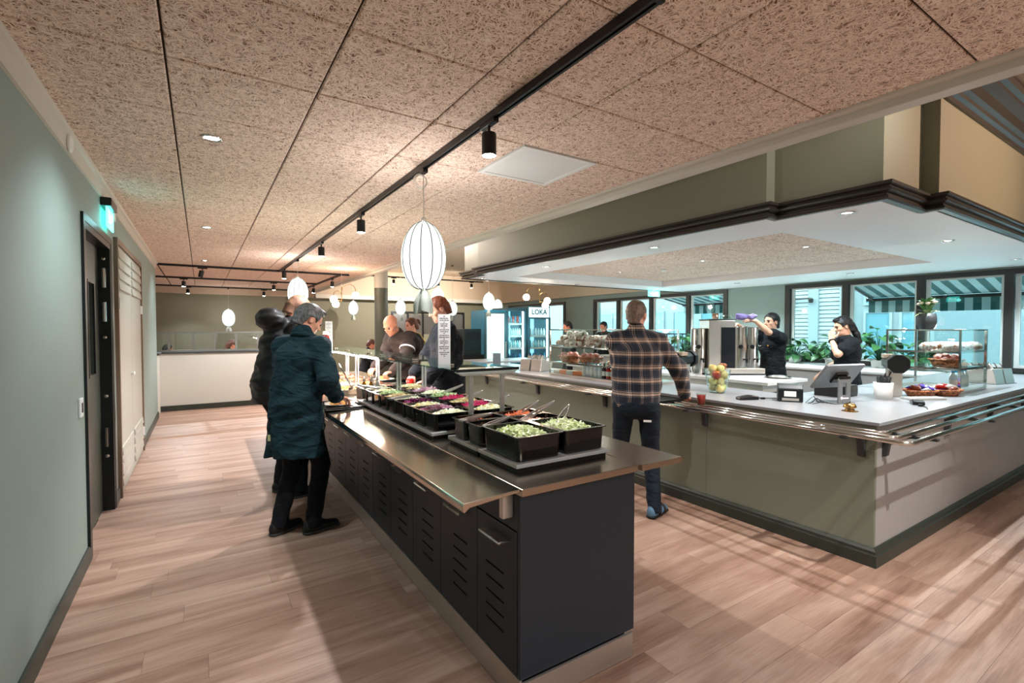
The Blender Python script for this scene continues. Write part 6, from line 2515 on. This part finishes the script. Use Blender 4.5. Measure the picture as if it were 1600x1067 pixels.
    if P.get('legs', True) and P.get('trousers'):
        T = Field(np.array((lo[0], lo[1], lo[2])), np.array((hi[0], hi[1], pel[2] + .22)), hc)
        T.seg(pel - (0, 0, .04 * s), pel + (0, 0, .10 * s), (.165 * s, .122 * s), (.155 * s, .115 * s), .03, Lx)
        for hp_, kn, an, sx in ((hipR, kR, ankR, 1), (hipL, kL, ankL, -1)):
            T.seg(hp_ + (sx * .004, -.012, -.01), kn, (.092 * s, .102 * s), (.068 * s, .072 * s), .025, Lx)
            T.seg(kn, an + (0, -.01, -.02 * s), (.067 * s, .070 * s), (.056 * s, .062 * s), .02, Lx)
        T.ell(pel + np.array((0, -.075, -.03)) * s, np.array((.14, .075, .10)) * s, None, .04)
        T.noise(P.get('wr', .004), 42, 11, (1, 1, 2.2))
        for an, kn in ((ankR, kR), (ankL, kL)):
            pass
        T.clip_z(.045)
        T.obj('trousers', P['trousers'], t)
    # ---- shoes
    if P.get('legs', True) and P.get('shoem'):
        for an, ft, ang in ((ankR, footR, P.get('toeR', -.12)), (ankL, footL, P.get('toeL', .12))):
            f = np.array((-math.sin(ang), math.cos(ang), 0))
            lat = np.array((f[1], -f[0], 0))
            g = np.array((an[0], an[1], 0))
            S1 = Field(g - .22, g + .30, .005)
            S1.seg(g - f * .05 * s + (0, 0, .045), g + f * .05 * s + (0, 0, .045), (.037 * s, .048), (.043 * s, .042), .01, lat)
            S1.seg(g + f * .05 * s + (0, 0, .040), g + f * .165 * s + (0, 0, .032), (.043 * s, .040), (.040 * s, .026), .02, lat)
            if not P.get('sandal'):
                S1.seg(g - f * .02 * s + (0, 0, .05), an + (0, 0, .03), .046 * s, .045 * s, .02)
            else:
                S1.seg(g - f * .02 * s + (0, 0, .05), an + (0, 0, .05), .040 * s, .038 * s, .02)
            S1.clip_z(.018)
            so = S1.obj('shoe', P['shoem'], t)
            S2 = Field(g - .22, g + .30, .005)
            S2.seg(g - f * .055 * s + (0, 0, .012), g + f * .05 * s + (0, 0, .012), (.041 * s, .03), (.047 * s, .03), .01, lat)
            S2.seg(g + f * .05 * s + (0, 0, .012), g + f * .172 * s + (0, 0, .012), (.047 * s, .03), (.043 * s, .03), .01, lat)
            S2.clip_z(.001)
            S2.clip_z(.022, True)
            S2.obj('sole', P.get('solem', BLACKSOLE), so)
            if P.get('sandal'):
                for q in (.02, .105):
                    c = g + f * q * s
                    MB().tube([tuple(c + lat * .049 * s * math.cos(a) + np.array((0, 0, .018 + (.082 if q < .05 else .062) * math.sin(a)))) for a in np.linspace(0, PI, 12)], .011, 8).build('strap', P['strapm'], so, smooth=True)
    # ---- top garment
    g = P.get('top')
    if g:
        C_ = Field(lo, hi, hc)
        ease = g.get('ease', 1.0)
        hem = g.get('hem', .84) * s
        flare = g.get('flare', (.185, .14))
        if seat:
            hem = .46 * s
        st = [(np.array((pel[0], pel[1], hem)) if not seat else pel - (0, 0, .02), flare),
              (pel + (0, 0, .02), g.get('hipw', (.180, .135))),
              (pel + (chest - pel) * .45, g.get('waist', (.168, .128))),
              (chest + (0, 0, .02 * s), g.get('chestw', (.190, .138))),
              (neck - (0, 0, .085 * s), (.150, .090)),
              (neck + np.array((0, .004, -.008)), (.066, .062))]
        for (c0, r0), (c1, r1) in zip(st[:-1], st[1:]):
            C_.seg(c0, c1, (r0[0] * s * ease, r0[1] * s * ease), (r1[0] * s * ease, r1[1] * s * ease), .035, Lx)
        if g.get('belly'):
            C_.ell(pel + (chest - pel) * .35 + np.array((0, .06, 0)) * s, np.array((.15, .11, .15)) * s, None, .05)
        sr = g.get('sleeve', (.074, .064, .052))
        for sh, el, wr in ((shR, eR, wrR), (shL, eL, wrL)):
            C_.seg(neck - (0, 0, .045 * s), sh - (sh - neck) * .25 + (0, 0, .004 * s), .050 * s, .056 * s, .05)
            C_.seg(sh - (sh - neck) * .3, sh - (0, 0, .01 * s), .055 * s, sr[0] * .96 * s, .04)
            if g.get('short'):
                C_.seg(sh, sh + (el - sh) * .62, sr[0] * s, sr[1] * s, .02)
            else:
                C_.seg(sh, el, sr[0] * s, sr[1] * s, .03)
                C_.seg(el, el + (wr - el) * g.get('cuff', .93), sr[1] * s, sr[2] * s, .02)
        if g.get('collar'):
            nd = nrm(head - neck)
            C_.seg(neck - nd * .02, neck + nd * .022 * s + np.array((0, -.012, 0)), (.076 * s, .072 * s), (.069 * s, .068 * s), .02, Lx)
        if g.get('hood'):
            hb = np.array(g['hood'])
            C_.ell(neck + hb[:3] * s, np.array(hb[3:6]) * s, rot_m(0, -.5, 0), .03)
            C_.ell(neck + (hb[:3] + (0, .06, -.05)) * s, np.array((.12, .09, .08)) * s, None, .04)
        if not seat:
            C_.clip_z(hem)
        C_.noise(g.get('wr', .005), g.get('wf', 38), 23, g.get('an', (1, 1, 1.8)))
        C_.obj(g.get('name', 'jacket'), g['m'], t)
    return t, J


EYE = mat('eye_dark', S(40, 30, 26), .1)
LIPS = mat('lips', S(168, 92, 84), .45)
BLACKSOLE = mat('sole_black', S(14, 14, 15), .6)
SK1 = skin_mat('skin_fair', (226, 172, 146))
SK2 = skin_mat('skin_ruddy', (220, 150, 120), (200, 90, 64))
SK3 = skin_mat('skin_tan', (224, 178, 148))
HG = hair_mat('hair_grey', (52, 54, 56), (128, 130, 132))
HB = hair_mat('hair_black', (10, 10, 12), (34, 32, 34))
HR_ = hair_mat('hair_ginger', (96, 46, 28), (150, 80, 50))
HS = hair_mat('hair_stubble', (120, 84, 66), (150, 112, 90))
HBR = hair_mat('hair_brown', (70, 38, 28), (116, 66, 46))
HP = hair_mat('hair_greybrown', (84, 68, 58), (136, 116, 100))
DARKJ = cloth_mat('jacket_dark_teal', (20, 46, 54))
BLACKC = cloth_mat('black_cloth', (20, 22, 25))
PUFF = mat('puffer_black', S(26, 26, 30), .55, bump=.5, bscale=45)
JEAN = cloth_mat('dark_jeans', (26, 36, 46))
BLACKT = cloth_mat('black_trousers', (18, 20, 24))
TEE = cloth_mat('black_tshirt', (18, 22, 26))
BROWNJ = cloth_mat('brown_black_jacket', (52, 42, 38))
NAVY = cloth_mat('navy_black_coat', (24, 28, 34))
SHOEB = mat('shoe_black', S(20, 22, 24), .45)
SHOEW = mat('shoe_sole_grey', S(60, 60, 58), .6)


def plaid_mat():
    m, nt, b = newmat('plaid_flannel')
    tc = N(nt, 'ShaderNodeTexCoord')
    sp = N(nt, 'ShaderNodeSeparateXYZ')
    nt.links.new(tc.outputs['Object'], sp.inputs[0])
    hx = N(nt, 'ShaderNodeMath', operation='MULTIPLY_ADD')
    hx.inputs[1].default_value = .55
    nt.links.new(sp.outputs['Y'], hx.inputs[0])
    nt.links.new(sp.outputs['X'], hx.inputs[2])

    def bands(src, period, stops):
        d = N(nt, 'ShaderNodeMath', operation='DIVIDE')
        d.inputs[1].default_value = period
        nt.links.new(src, d.inputs[0])
        f = N(nt, 'ShaderNodeMath', operation='FRACT')
        nt.links.new(d.outputs[0], f.inputs[0])
        c = N(nt, 'ShaderNodeValToRGB')
        c.color_ramp.interpolation = 'CONSTANT'
        e = c.color_ramp.elements
        e[0].position = 0
        e[0].color = (stops[0][1],) * 3 + (1,)
        e[1].position = stops[1][0]
        e[1].color = (stops[1][1],) * 3 + (1,)
        for p, v in stops[2:]:
            x = e.new(p)
            x.color = (v, v, v, 1)
        nt.links.new(f.outputs[0], c.inputs[0])
        return c.outputs[0]
    st = [(0, 0), (.34, .5), (.40, 0), (.46, 1), (.62, 0), (.68, 1), (.74, 0), (.80, .5), (.84, 0)]
    bz = bands(sp.outputs['Z'], .105, st)
    bx = bands(hx.outputs[0], .095, [(0, 0), (.42, .5), (.46, 0), (.52, .7), (.60, 0), (.66, .7), (.72, 0), (.9, .35), (.93, 0)])
    ad = N(nt, 'ShaderNodeMath', operation='ADD')
    s1 = N(nt, 'ShaderNodeSeparateColor')
    s2 = N(nt, 'ShaderNodeSeparateColor')
    nt.links.new(bz, s1.inputs[0])
    nt.links.new(bx, s2.inputs[0])
    m1 = N(nt, 'ShaderNodeMath', operation='MULTIPLY')
    m1.inputs[1].default_value = .52
    nt.links.new(s1.outputs[0], m1.inputs[0])
    m2 = N(nt, 'ShaderNodeMath', operation='MULTIPLY')
    m2.inputs[1].default_value = .55
    nt.links.new(s2.outputs[0], m2.inputs[0])
    nt.links.new(m1.outputs[0], ad.inputs[0])
    nt.links.new(m2.outputs[0], ad.inputs[1])
    cr = N(nt, 'ShaderNodeValToRGB')
    e = cr.color_ramp.elements
    e[0].position = 0
    e[0].color = S(22, 30, 44)
    e[1].position = 1
    e[1].color = S(226, 206, 186)
    x = e.new(.3)
    x.color = S(70, 74, 84)
    x = e.new(.6)
    x.color = S(176, 150, 130)
    nt.links.new(ad.outputs[0], cr.inputs[0])
    nt.links.new(cr.outputs[0], b.inputs['Base Color'])
    b.inputs['Roughness'].default_value = .9
    b.inputs['Sheen Weight'].default_value = .2
    return m


R_ = math.radians
# man in the dark teal coat, nearest on the left
jm, J1 = person('man in a dark teal car coat serving himself, back turned', (.585, 3.90, 0), R_(-50), dict(
    s=.985, skin=SK1, hairm=HG, hair='short', hair_t=.013, quiff=True, lean=7, up=8, head=(-26, -32, 0), footR=(.13, .03, 0), footL=(-.10, -.06, 0), py=.0,
    wrR_w=(.87, 3.86, 1.0), wrL_w=(.80, 4.12, 1.02), hdR=(.35, .85, -.3), pnR=(0, -.3, -1), cuR=.7, hdL=(.3, .9, -.3), cuL=.5, poleR=(.6, -.6, -.6),
    trousers=BLACKT, shoem=SHOEB, solem=SHOEW, toeR=-.45, toeL=-.15,
    top=dict(name='coat', m=DARKJ, hem=.60, flare=(.225, .185), hipw=(.198, .160), waist=(.185, .148), chestw=(.198, .148), sleeve=(.082, .072, .060), collar=True, ease=1.0, wr=.012, wf=40, an=(1.2, 1.2, 1.4))))
nk, hd0 = J1['neck'], J1['head']
cv = nrm(hd0 - nk)
MB().tube([tuple(nk + cv * .012 + np.array((.079 * math.cos(a), .072 * math.sin(a) - .008, -.012 * math.sin(a)))) for a in np.linspace(PI * .78, PI * 2.22, 18)], .016, 8).build('collar', DARKJ, jm, smooth=True)
for nm_, el_, wr_ in (('R', J1['eR'], J1['wrR']), ('L', J1['eL'], J1['wrL'])):
    ax_ = nrm(wr_ - el_)
    u_ = nrm(np.cross(ax_, (0, 0, 1)))
    w2_ = np.cross(ax_, u_)
    c_ = el_ + (wr_ - el_) * .98
    MB().tube([tuple(c_ + (u_ * math.cos(z) + w2_ * math.sin(z)) * .054) for z in np.linspace(0, 2 * PI, 20, endpoint=False)], .009, 8, closed=True).build('cuff', DARKJ, jm, smooth=True)
MB().box(-.006, .006, -.003, .003, -.10, .10).build('pocket_zip', M['steel2'], jm, (.238, .015, .88))
MB().box(-.010, .010, -.002, .002, -.022, .022).build('hem_tag', mat('tag_yellow', S(196, 200, 150), .6), jm, (-.07, -.185, .74))
# man in the hooded puffer jacket behind him
person('man in a black puffer jacket with a bulky hood, behind the coat', (.56, 4.86, 0), R_(-72), dict(
    s=1.065, skin=SK2, hairm=HS, hair='crop', hair_t=.004, hair_n=.001, lean=12, up=8, head=(0, -30, 0), footR_w=(.74, 4.70), footL_w=(.62, 4.98), h=.0075,
    wrR_w=(1.0, 4.80, 1.10), wrL_w=(.92, 5.05, 1.03), hdR=(-.1, .9, -.2), cuR=1.1, trousers=BLACKT, shoem=SHOEB, solem=SHOEW,
    top=dict(name='puffer_jacket', m=PUFF, hem=.80, flare=(.215, .17), hipw=(.215, .17), waist=(.205, .165), chestw=(.215, .165), sleeve=(.09, .08, .06), cuff=.86, collar=True, wr=.010, wf=55, an=(.5, .5, 2.5),
             hood=(0, -.17, .035, .145, .115, .10))))
# red-haired man right of the buffet
person('tall red-haired man in a black coat across the buffet', (2.20, 4.70, 0), R_(76), dict(
    s=1.06, skin=SK1, hairm=HR_, hair='short', hair_t=.010, quiff=True, lean=2, up=6, head=(8, -24, 0), footR=(.13, .03, 0), footL=(-.13, -.02, 0), h=.007,
    wrL_w=(1.90, 4.54, 1.0), wrR_w=(1.85, 4.82, 1.02), hdL=(.25, .9, -.25), cuL=.8, cuR=.8, trousers=BLACKT, shoem=SHOEB,
    top=dict(name='coat', m=NAVY, hem=.78, flare=(.215, .18), hipw=(.205, .165), waist=(.195, .155), chestw=(.215, .158), sleeve=(.088, .078, .062), collar=True, wr=.007)))
# bald man leaning in
bm2_, JB = person('bald man in a dark jacket leaning over the buffet', (2.36, 6.08, 0), R_(112), dict(
    s=1.03, skin=SK2, hairm=HS, hair=None, lean=24, up=14, head=(8, -34, 0), footR=(.14, .02, 0), footL=(-.12, .10, 0), h=.0075,
    wrL_w=(1.92, 5.60, 1.01), wrR_w=(1.80, 5.95, 1.04), hdL=(.3, .9, -.1), cuL=1.0, cuR=.7, trousers=BLACKT, shoem=SHOEB,
    top=dict(name='jacket', m=BROWNJ, hem=.84, flare=(.21, .17), hipw=(.20, .16), waist=(.20, .16), chestw=(.215, .16), sleeve=(.088, .08, .064), collar=True, wr=.008)))
a, b_ = JB['shL'], JB['eL']
for q in (.55,):
    c = a + (b_ - a) * q
    ax = nrm(b_ - a)
    u = nrm(np.cross(ax, (0, 0, 1)))
    w = np.cross(ax, u)
    MB().tube([tuple(c + (u * math.cos(z) + w * math.sin(z)) * .089) for z in np.linspace(0, 2 * PI, 24, endpoint=False)], .011, 8, closed=True).build('sleeve_stripe', mat('stripe_white', S(214, 216, 218), .6), bm2_, smooth=True)
# woman with the bun
wm, JW = person('woman with a red-brown bun and yellow bag strap', (2.98, 7.62, 0), R_(92), dict(
    s=.965, skin=SK1, hairm=HBR, hair='bun', hair_t=.012, head=(0, -10, 0), lean=2, up=4, footR=(.1, 0, 0), footL=(-.1, 0, 0), h=.009, sw=.15,
    wrL=(-.18, .2, 1.0), wrR=(.18, .2, 1.0), trousers=BLACKT, shoem=SHOEB,
    top=dict(name='sweater', m=BLACKC, hem=.82, flare=(.18, .14), waist=(.155, .12), chestw=(.18, .14), sleeve=(.072, .062, .05), wr=.005)))
c, n_ = JW['chest'], JW['neck']
MB().tube([tuple(n_ + (-.10, .02, .035)), tuple(n_ + (-.135, -.06, .0)), tuple(c + (-.13, -.125, .08)), tuple(c + (-.06, -.16, -.06)), tuple(c + (.04, -.155, -.2))], .010, 8).build('bag_strap', mat('strap_yellow', S(206, 168, 90), .6), wm, smooth=True)
# man in the plaid shirt
PL_ = plaid_mat()
pmn, JP = person('man in a plaid shirt and dark jeans at the counter, seen from behind', (2.97, 2.76, 0), R_(-46), dict(
    s=1.0, skin=SK1, hairm=HP, hair='crop', hair_t=.008, hair_n=.0015, lean=3, up=6, head=(-16, -10, 0), footR=(.15, -.0, 0), footL=(-.14, .03, 0), h=.006,
    wrR=(.40, .20, .975), wrL=(-.02, .40, .98), hdR=(.35, .8, -.25), pnR=(-.7, .2, -.6), cuR=.9, hdL=(.3, .9, -.1), poleR=(.9, -.5, -.3),
    trousers=JEAN, shoem=mat('sock_blue_grey', S(84, 116, 140), .8), sandal=True, strapm=mat('sandal_brown', S(50, 40, 36), .6), solem=BLACKSOLE, toeR=-.5, toeL=-.1,
    top=dict(name='plaid_shirt', m=PL_, hem=.90, flare=(.178, .145), hipw=(.180, .145), waist=(.190, .150), chestw=(.205, .152), sleeve=(.082, .070, .054), collar=True, wr=.007, wf=34, belly=True)))
MB().box(-.03, .03, -.004, .004, -.008, .008).build('wallet_edge', M['white'], pmn, (.085, -.148, .80))
# workers behind the counter
s1, J9 = person('worker in a black T-shirt reaching up to the brewer with a cloth', (6.52, 3.61, 0), R_(70), dict(
    s=.985, skin=SK3, hairm=HB, hair='short', hair_t=.012, head=(6, 0, 0), lean=2, up=0, footR=(.12, 0, 0), footL=(-.12, 0, 0), h=.0065, hc=.009,
    wrL_w=(5.98, 3.54, 1.62), wrR_w=(6.0, 3.86, 1.60), hdL=(.3, .9, .2), hdR=(0, .8, .1), cuL=.45, cuR=1.2, poleL=(-.35, -.1, -1), poleR=(.6, -.2, -.8), bare=True,
    trousers=BLACKT, shoem=SHOEB, top=dict(name='tshirt', m=TEE, hem=.82, flare=(.185, .145), chestw=(.195, .14), sleeve=(.078, .082, .05), short=True, wr=.006)))
M['badge'] = mat('badge_orange', S(226, 150, 40), .5)
ch = J9['chest']
MB().ball(tuple(ch + (-.085, .14, .03)), .014, 10, 6, (1, .3, .8)).build('chest_emblem', M['badge'], s1)
MB().tube([tuple(ch + (.045, .142, .025)), tuple(ch + (.07, .140, .015)), tuple(ch + (.115, .128, .035))], .005, 6).build('chest_print', mat('print_white', S(236, 226, 206), .5), s1)
w_ = J9['wrL']
cl = Field(w_ - .3, w_ + .35, .006)
hd_ = nrm((.3, .9, .2))
cl.seg(w_ + hd_ * .07 + (-.03, 0, .03), w_ + hd_ * .19 + (.04, .03, .015), (.040, .018), (.038, .016), .02, np.array((0, .3, 1)))
cl.seg(w_ + hd_ * .07 + (-.03, 0, .03), w_ + (-.05, .03, .065), .022, .014, .02)
cl.noise(.007, 60, 3)
o = cl.obj('cleaning_cloth', cloth_mat('cloth_lilac', (150, 132, 190)), None)
o.location = (6.52, 3.61, 0)
o.rotation_euler = (0, 0, R_(70))
tag(o, 'lilac cleaning cloth in the raised hand of the worker', 'cloth')
s2, J10 = person('worker with a black ponytail covering the face with a hand', (6.63, 2.76, 0), R_(48), dict(
    s=.95, skin=SK3, hairm=HB, hair='long', hair_t=.013, quiff=True, head=(0, -16, 0), lean=0, up=6, footR=(.1, 0, 0), footL=(-.1, 0, 0), h=.0065, hc=.009,
    wrL=(-.085, .215, 1.385), wrR=(.2, .2, .95), hdL=(.22, -.10, 1), pnL=(.7, -1, 0), cuL=.35, poleL=(-.45, .9, -.5), bare=True, sw=.155,
    trousers=BLACKT, shoem=SHOEB, top=dict(name='tshirt', m=TEE, hem=.80, flare=(.18, .145), chestw=(.185, .14), sleeve=(.078, .084, .05), short=True, wr=.006)))
w_, e_ = J10['wrL'], J10['eL']
ax = nrm(w_ - e_)
u = nrm(np.cross(ax, (1, 0, 0)))
v = np.cross(ax, u)
MB().tube([tuple(w_ - ax * .02 + (u * math.cos(z) + v * math.sin(z)) * .031) for z in np.linspace(0, 2 * PI, 20, endpoint=False)], .009, 8, closed=True).build('wristwatch', M['black'], s2, smooth=True)

# background figures
def bystander(label, loc, rz, hairm, top, seat=False, s=.97, hair='short', head=(0, -15, 0), **kw):
    P = dict(s=s, skin=SK2, hairm=hairm, hair=hair, hair_t=.013, head=head, h=.012, hc=.013, face=False, hands=True, lean=10 if seat else 2, up=5, trousers=BLACKT, shoem=SHOEB,
             top=dict(name='sweater', m=top, hem=.82, sleeve=(.082, .072, .056), collar=True, wr=.006))
    if seat:
        P.update(seat=1, footR=(.12, .45, 0), footL=(-.12, .45, 0), wrR=(.16, .4, .78), wrL=(-.16, .4, .78))
    P.update(kw)
    return person(label, loc, rz, P)


bystander('seated man in a black hoodie by the far wall', (3.40, 12.05, 0), R_(-100), HBR, BLACKC, True, 1.0, 'short', (0, -25, 0))
bystander('person with dark hair standing beyond the left display case', (6.98, 8.45, 0), R_(70), HB, BLACKC, False, .96)
bystander('dark-haired person left of the plaid-shirted man, far behind', (8.33, 8.75, 0), R_(100), HB, NAVY, False, .965)
bystander('person with reddish brown hair seated behind the partition glass', (.47, 13.3, 0), R_(-70), HBR, BROWNJ, True, 1.0, 'long')
bystander('dark-haired person seated far left behind the partition glass', (-.80, 14.1, 0), R_(-60), HB, BLACKC, True, .92)


def stool(label, loc):
    t = thing('dining_chair', label, 'chair', loc, group='chairs in the back dining area')
    MB().box(-.21, .21, -.21, .21, .36, .40).build('seat', M['grey_dark'], t, bevel=.01)
    for x in (-.19, .17):
        for y in (-.19, .17):
            MB().box(x, x + .025, y, y + .025, 0, .36).build('leg', M['black'], t)
    return t


def dtable(label, loc):
    t = thing('dining_table', label, 'table', loc, group='tables in the back dining area')
    MB().box(-.4, .4, -.4, .4, .70, .735).build('table_top', M['counter_top'], t, bevel=.004)
    MB().lathe([(.03, .02), (.03, .70)], 12).build('column', M['black'], t)
    MB().lathe([(.22, 0), (.22, .012), (.04, .03)], 20).build('foot', M['black'], t)
    return t


for (x, y, rz, nm) in ((3.40, 12.05, -100, 'hoodie man by the far wall'), (.47, 13.3, -70, 'reddish-haired diner'), (-.80, 14.1, -60, 'dark-haired diner at the left')):
    stool('plain grey chair under the ' + nm, (x, y, 0)).rotation_euler = (0, 0, R_(rz))
    dtable('small white table in front of the ' + nm, (x - math.sin(R_(rz)) * .68, y + math.cos(R_(rz)) * .68, 0))

# things in hands and on the slides
def tray(label, loc, rz, w=.42, d=.31):
    t = thing('serving_tray', label, 'tray', loc, rz, group='dark trays on the slides')
    MB().box(-w / 2, w / 2, -d / 2, d / 2, 0, .006).build('tray_base', M['blackp'], t, bevel=.003)
    r = MB()
    r.box(-w / 2, w / 2, -d / 2, -d / 2 + .012, .006, .018)
    r.box(-w / 2, w / 2, d / 2 - .012, d / 2, .006, .018)
    r.box(-w / 2, -w / 2 + .012, -d / 2 + .012, d / 2 - .012, .006, .018)
    r.box(w / 2 - .012, w / 2, -d / 2 + .012, d / 2 - .012, .006, .018)
    r.build('tray_rim', M['blackp'], t)
    return t


def plate_food(label, loc, m, kind):
    t = thing('dinner_plate', label, 'plate', loc)
    MB().lathe([(.0001, 0), (.08, 0), (.125, .016), (.123, .019), (.078, .005), (.0001, .005)], 28, cap=False).build('plate', M['plate_white'], t, smooth=True)
    p = pile(kind, .13, .13, .008, .035, 90, 5).build('food_portion', m, t)
    p['kind'] = 'stuff'
    return t


tray('dark tray in front of the man in the teal coat', (.925, 4.02, TZ + .0005), R_(90))
plate_food('plate of food on the tray of the man in the coat', (.925, 4.02, TZ + .0075), hots[0][1], 'strip')
tray('dark tray in front of the red-haired man', (1.82, 4.62, TZ + .0005), R_(90))
plate_food('plate with orange food before the red-haired man', (1.82, 4.55, TZ + .0075), FOOD['carrot'][1], 'strip')
t = thing('red_drink_cup', 'red plastic cup beside the tray of the red-haired man', 'cup', (1.80, 4.74, TZ + .0075))
M['redcup'] = mat('red_translucent', S(214, 40, 34), .15, trans=.3)
MB().lathe([(.0001, 0), (.032, 0), (.038, .10), (.035, .10), (.029, .004), (.0001, .004)], 18, cap=False).build('cup_body', M['redcup'], t, smooth=True)
MB().lathe([(.0001, .08), (.0345, .08)], 18, cap=False).build('drink', M['ketchup'], t)
tray('dark tray in front of the bald man', (1.83, 5.75, TZ + .0005), R_(90))
plate_food('plate of fries held by the bald man', (1.83, 5.68, TZ + .0075), hots[0][1], 'strip')
tray('dark tray on the rail in front of the plaid-shirted man', (3.44, 2.98, .8865), R_(90))
t = thing('red_drink_cup', 'red drink in a clear cup held by the plaid-shirted man', 'cup', (3.48, 2.52, .8865))
MB().lathe([(.0001, 0), (.032, 0), (.04, .10), (.037, .10), (.029, .004), (.0001, .004)], 18, cap=False).build('cup_body', M['glass_clear'], t, smooth=True)
MB().lathe([(.0001, .005), (.029, .005), (.035, .085), (.0001, .085)], 18, cap=False).build('drink', M['redcup'], t, smooth=True)
ladle = MB()
ladle.tube([(0, 0, 0), (.03, .02, .12), (.05, .03, .25)], .005, 8)
ladle.ball((0, 0, 0), .035, 12, 8, (1, 1, .35))
o = ladle.build('serving_spoon', M['chrome'], None, (1.19, 4.66, .965))
o.rotation_euler = (0, -.65, .3)
tag(o, 'long steel serving spoon held over the hot dishes', 'spoon')
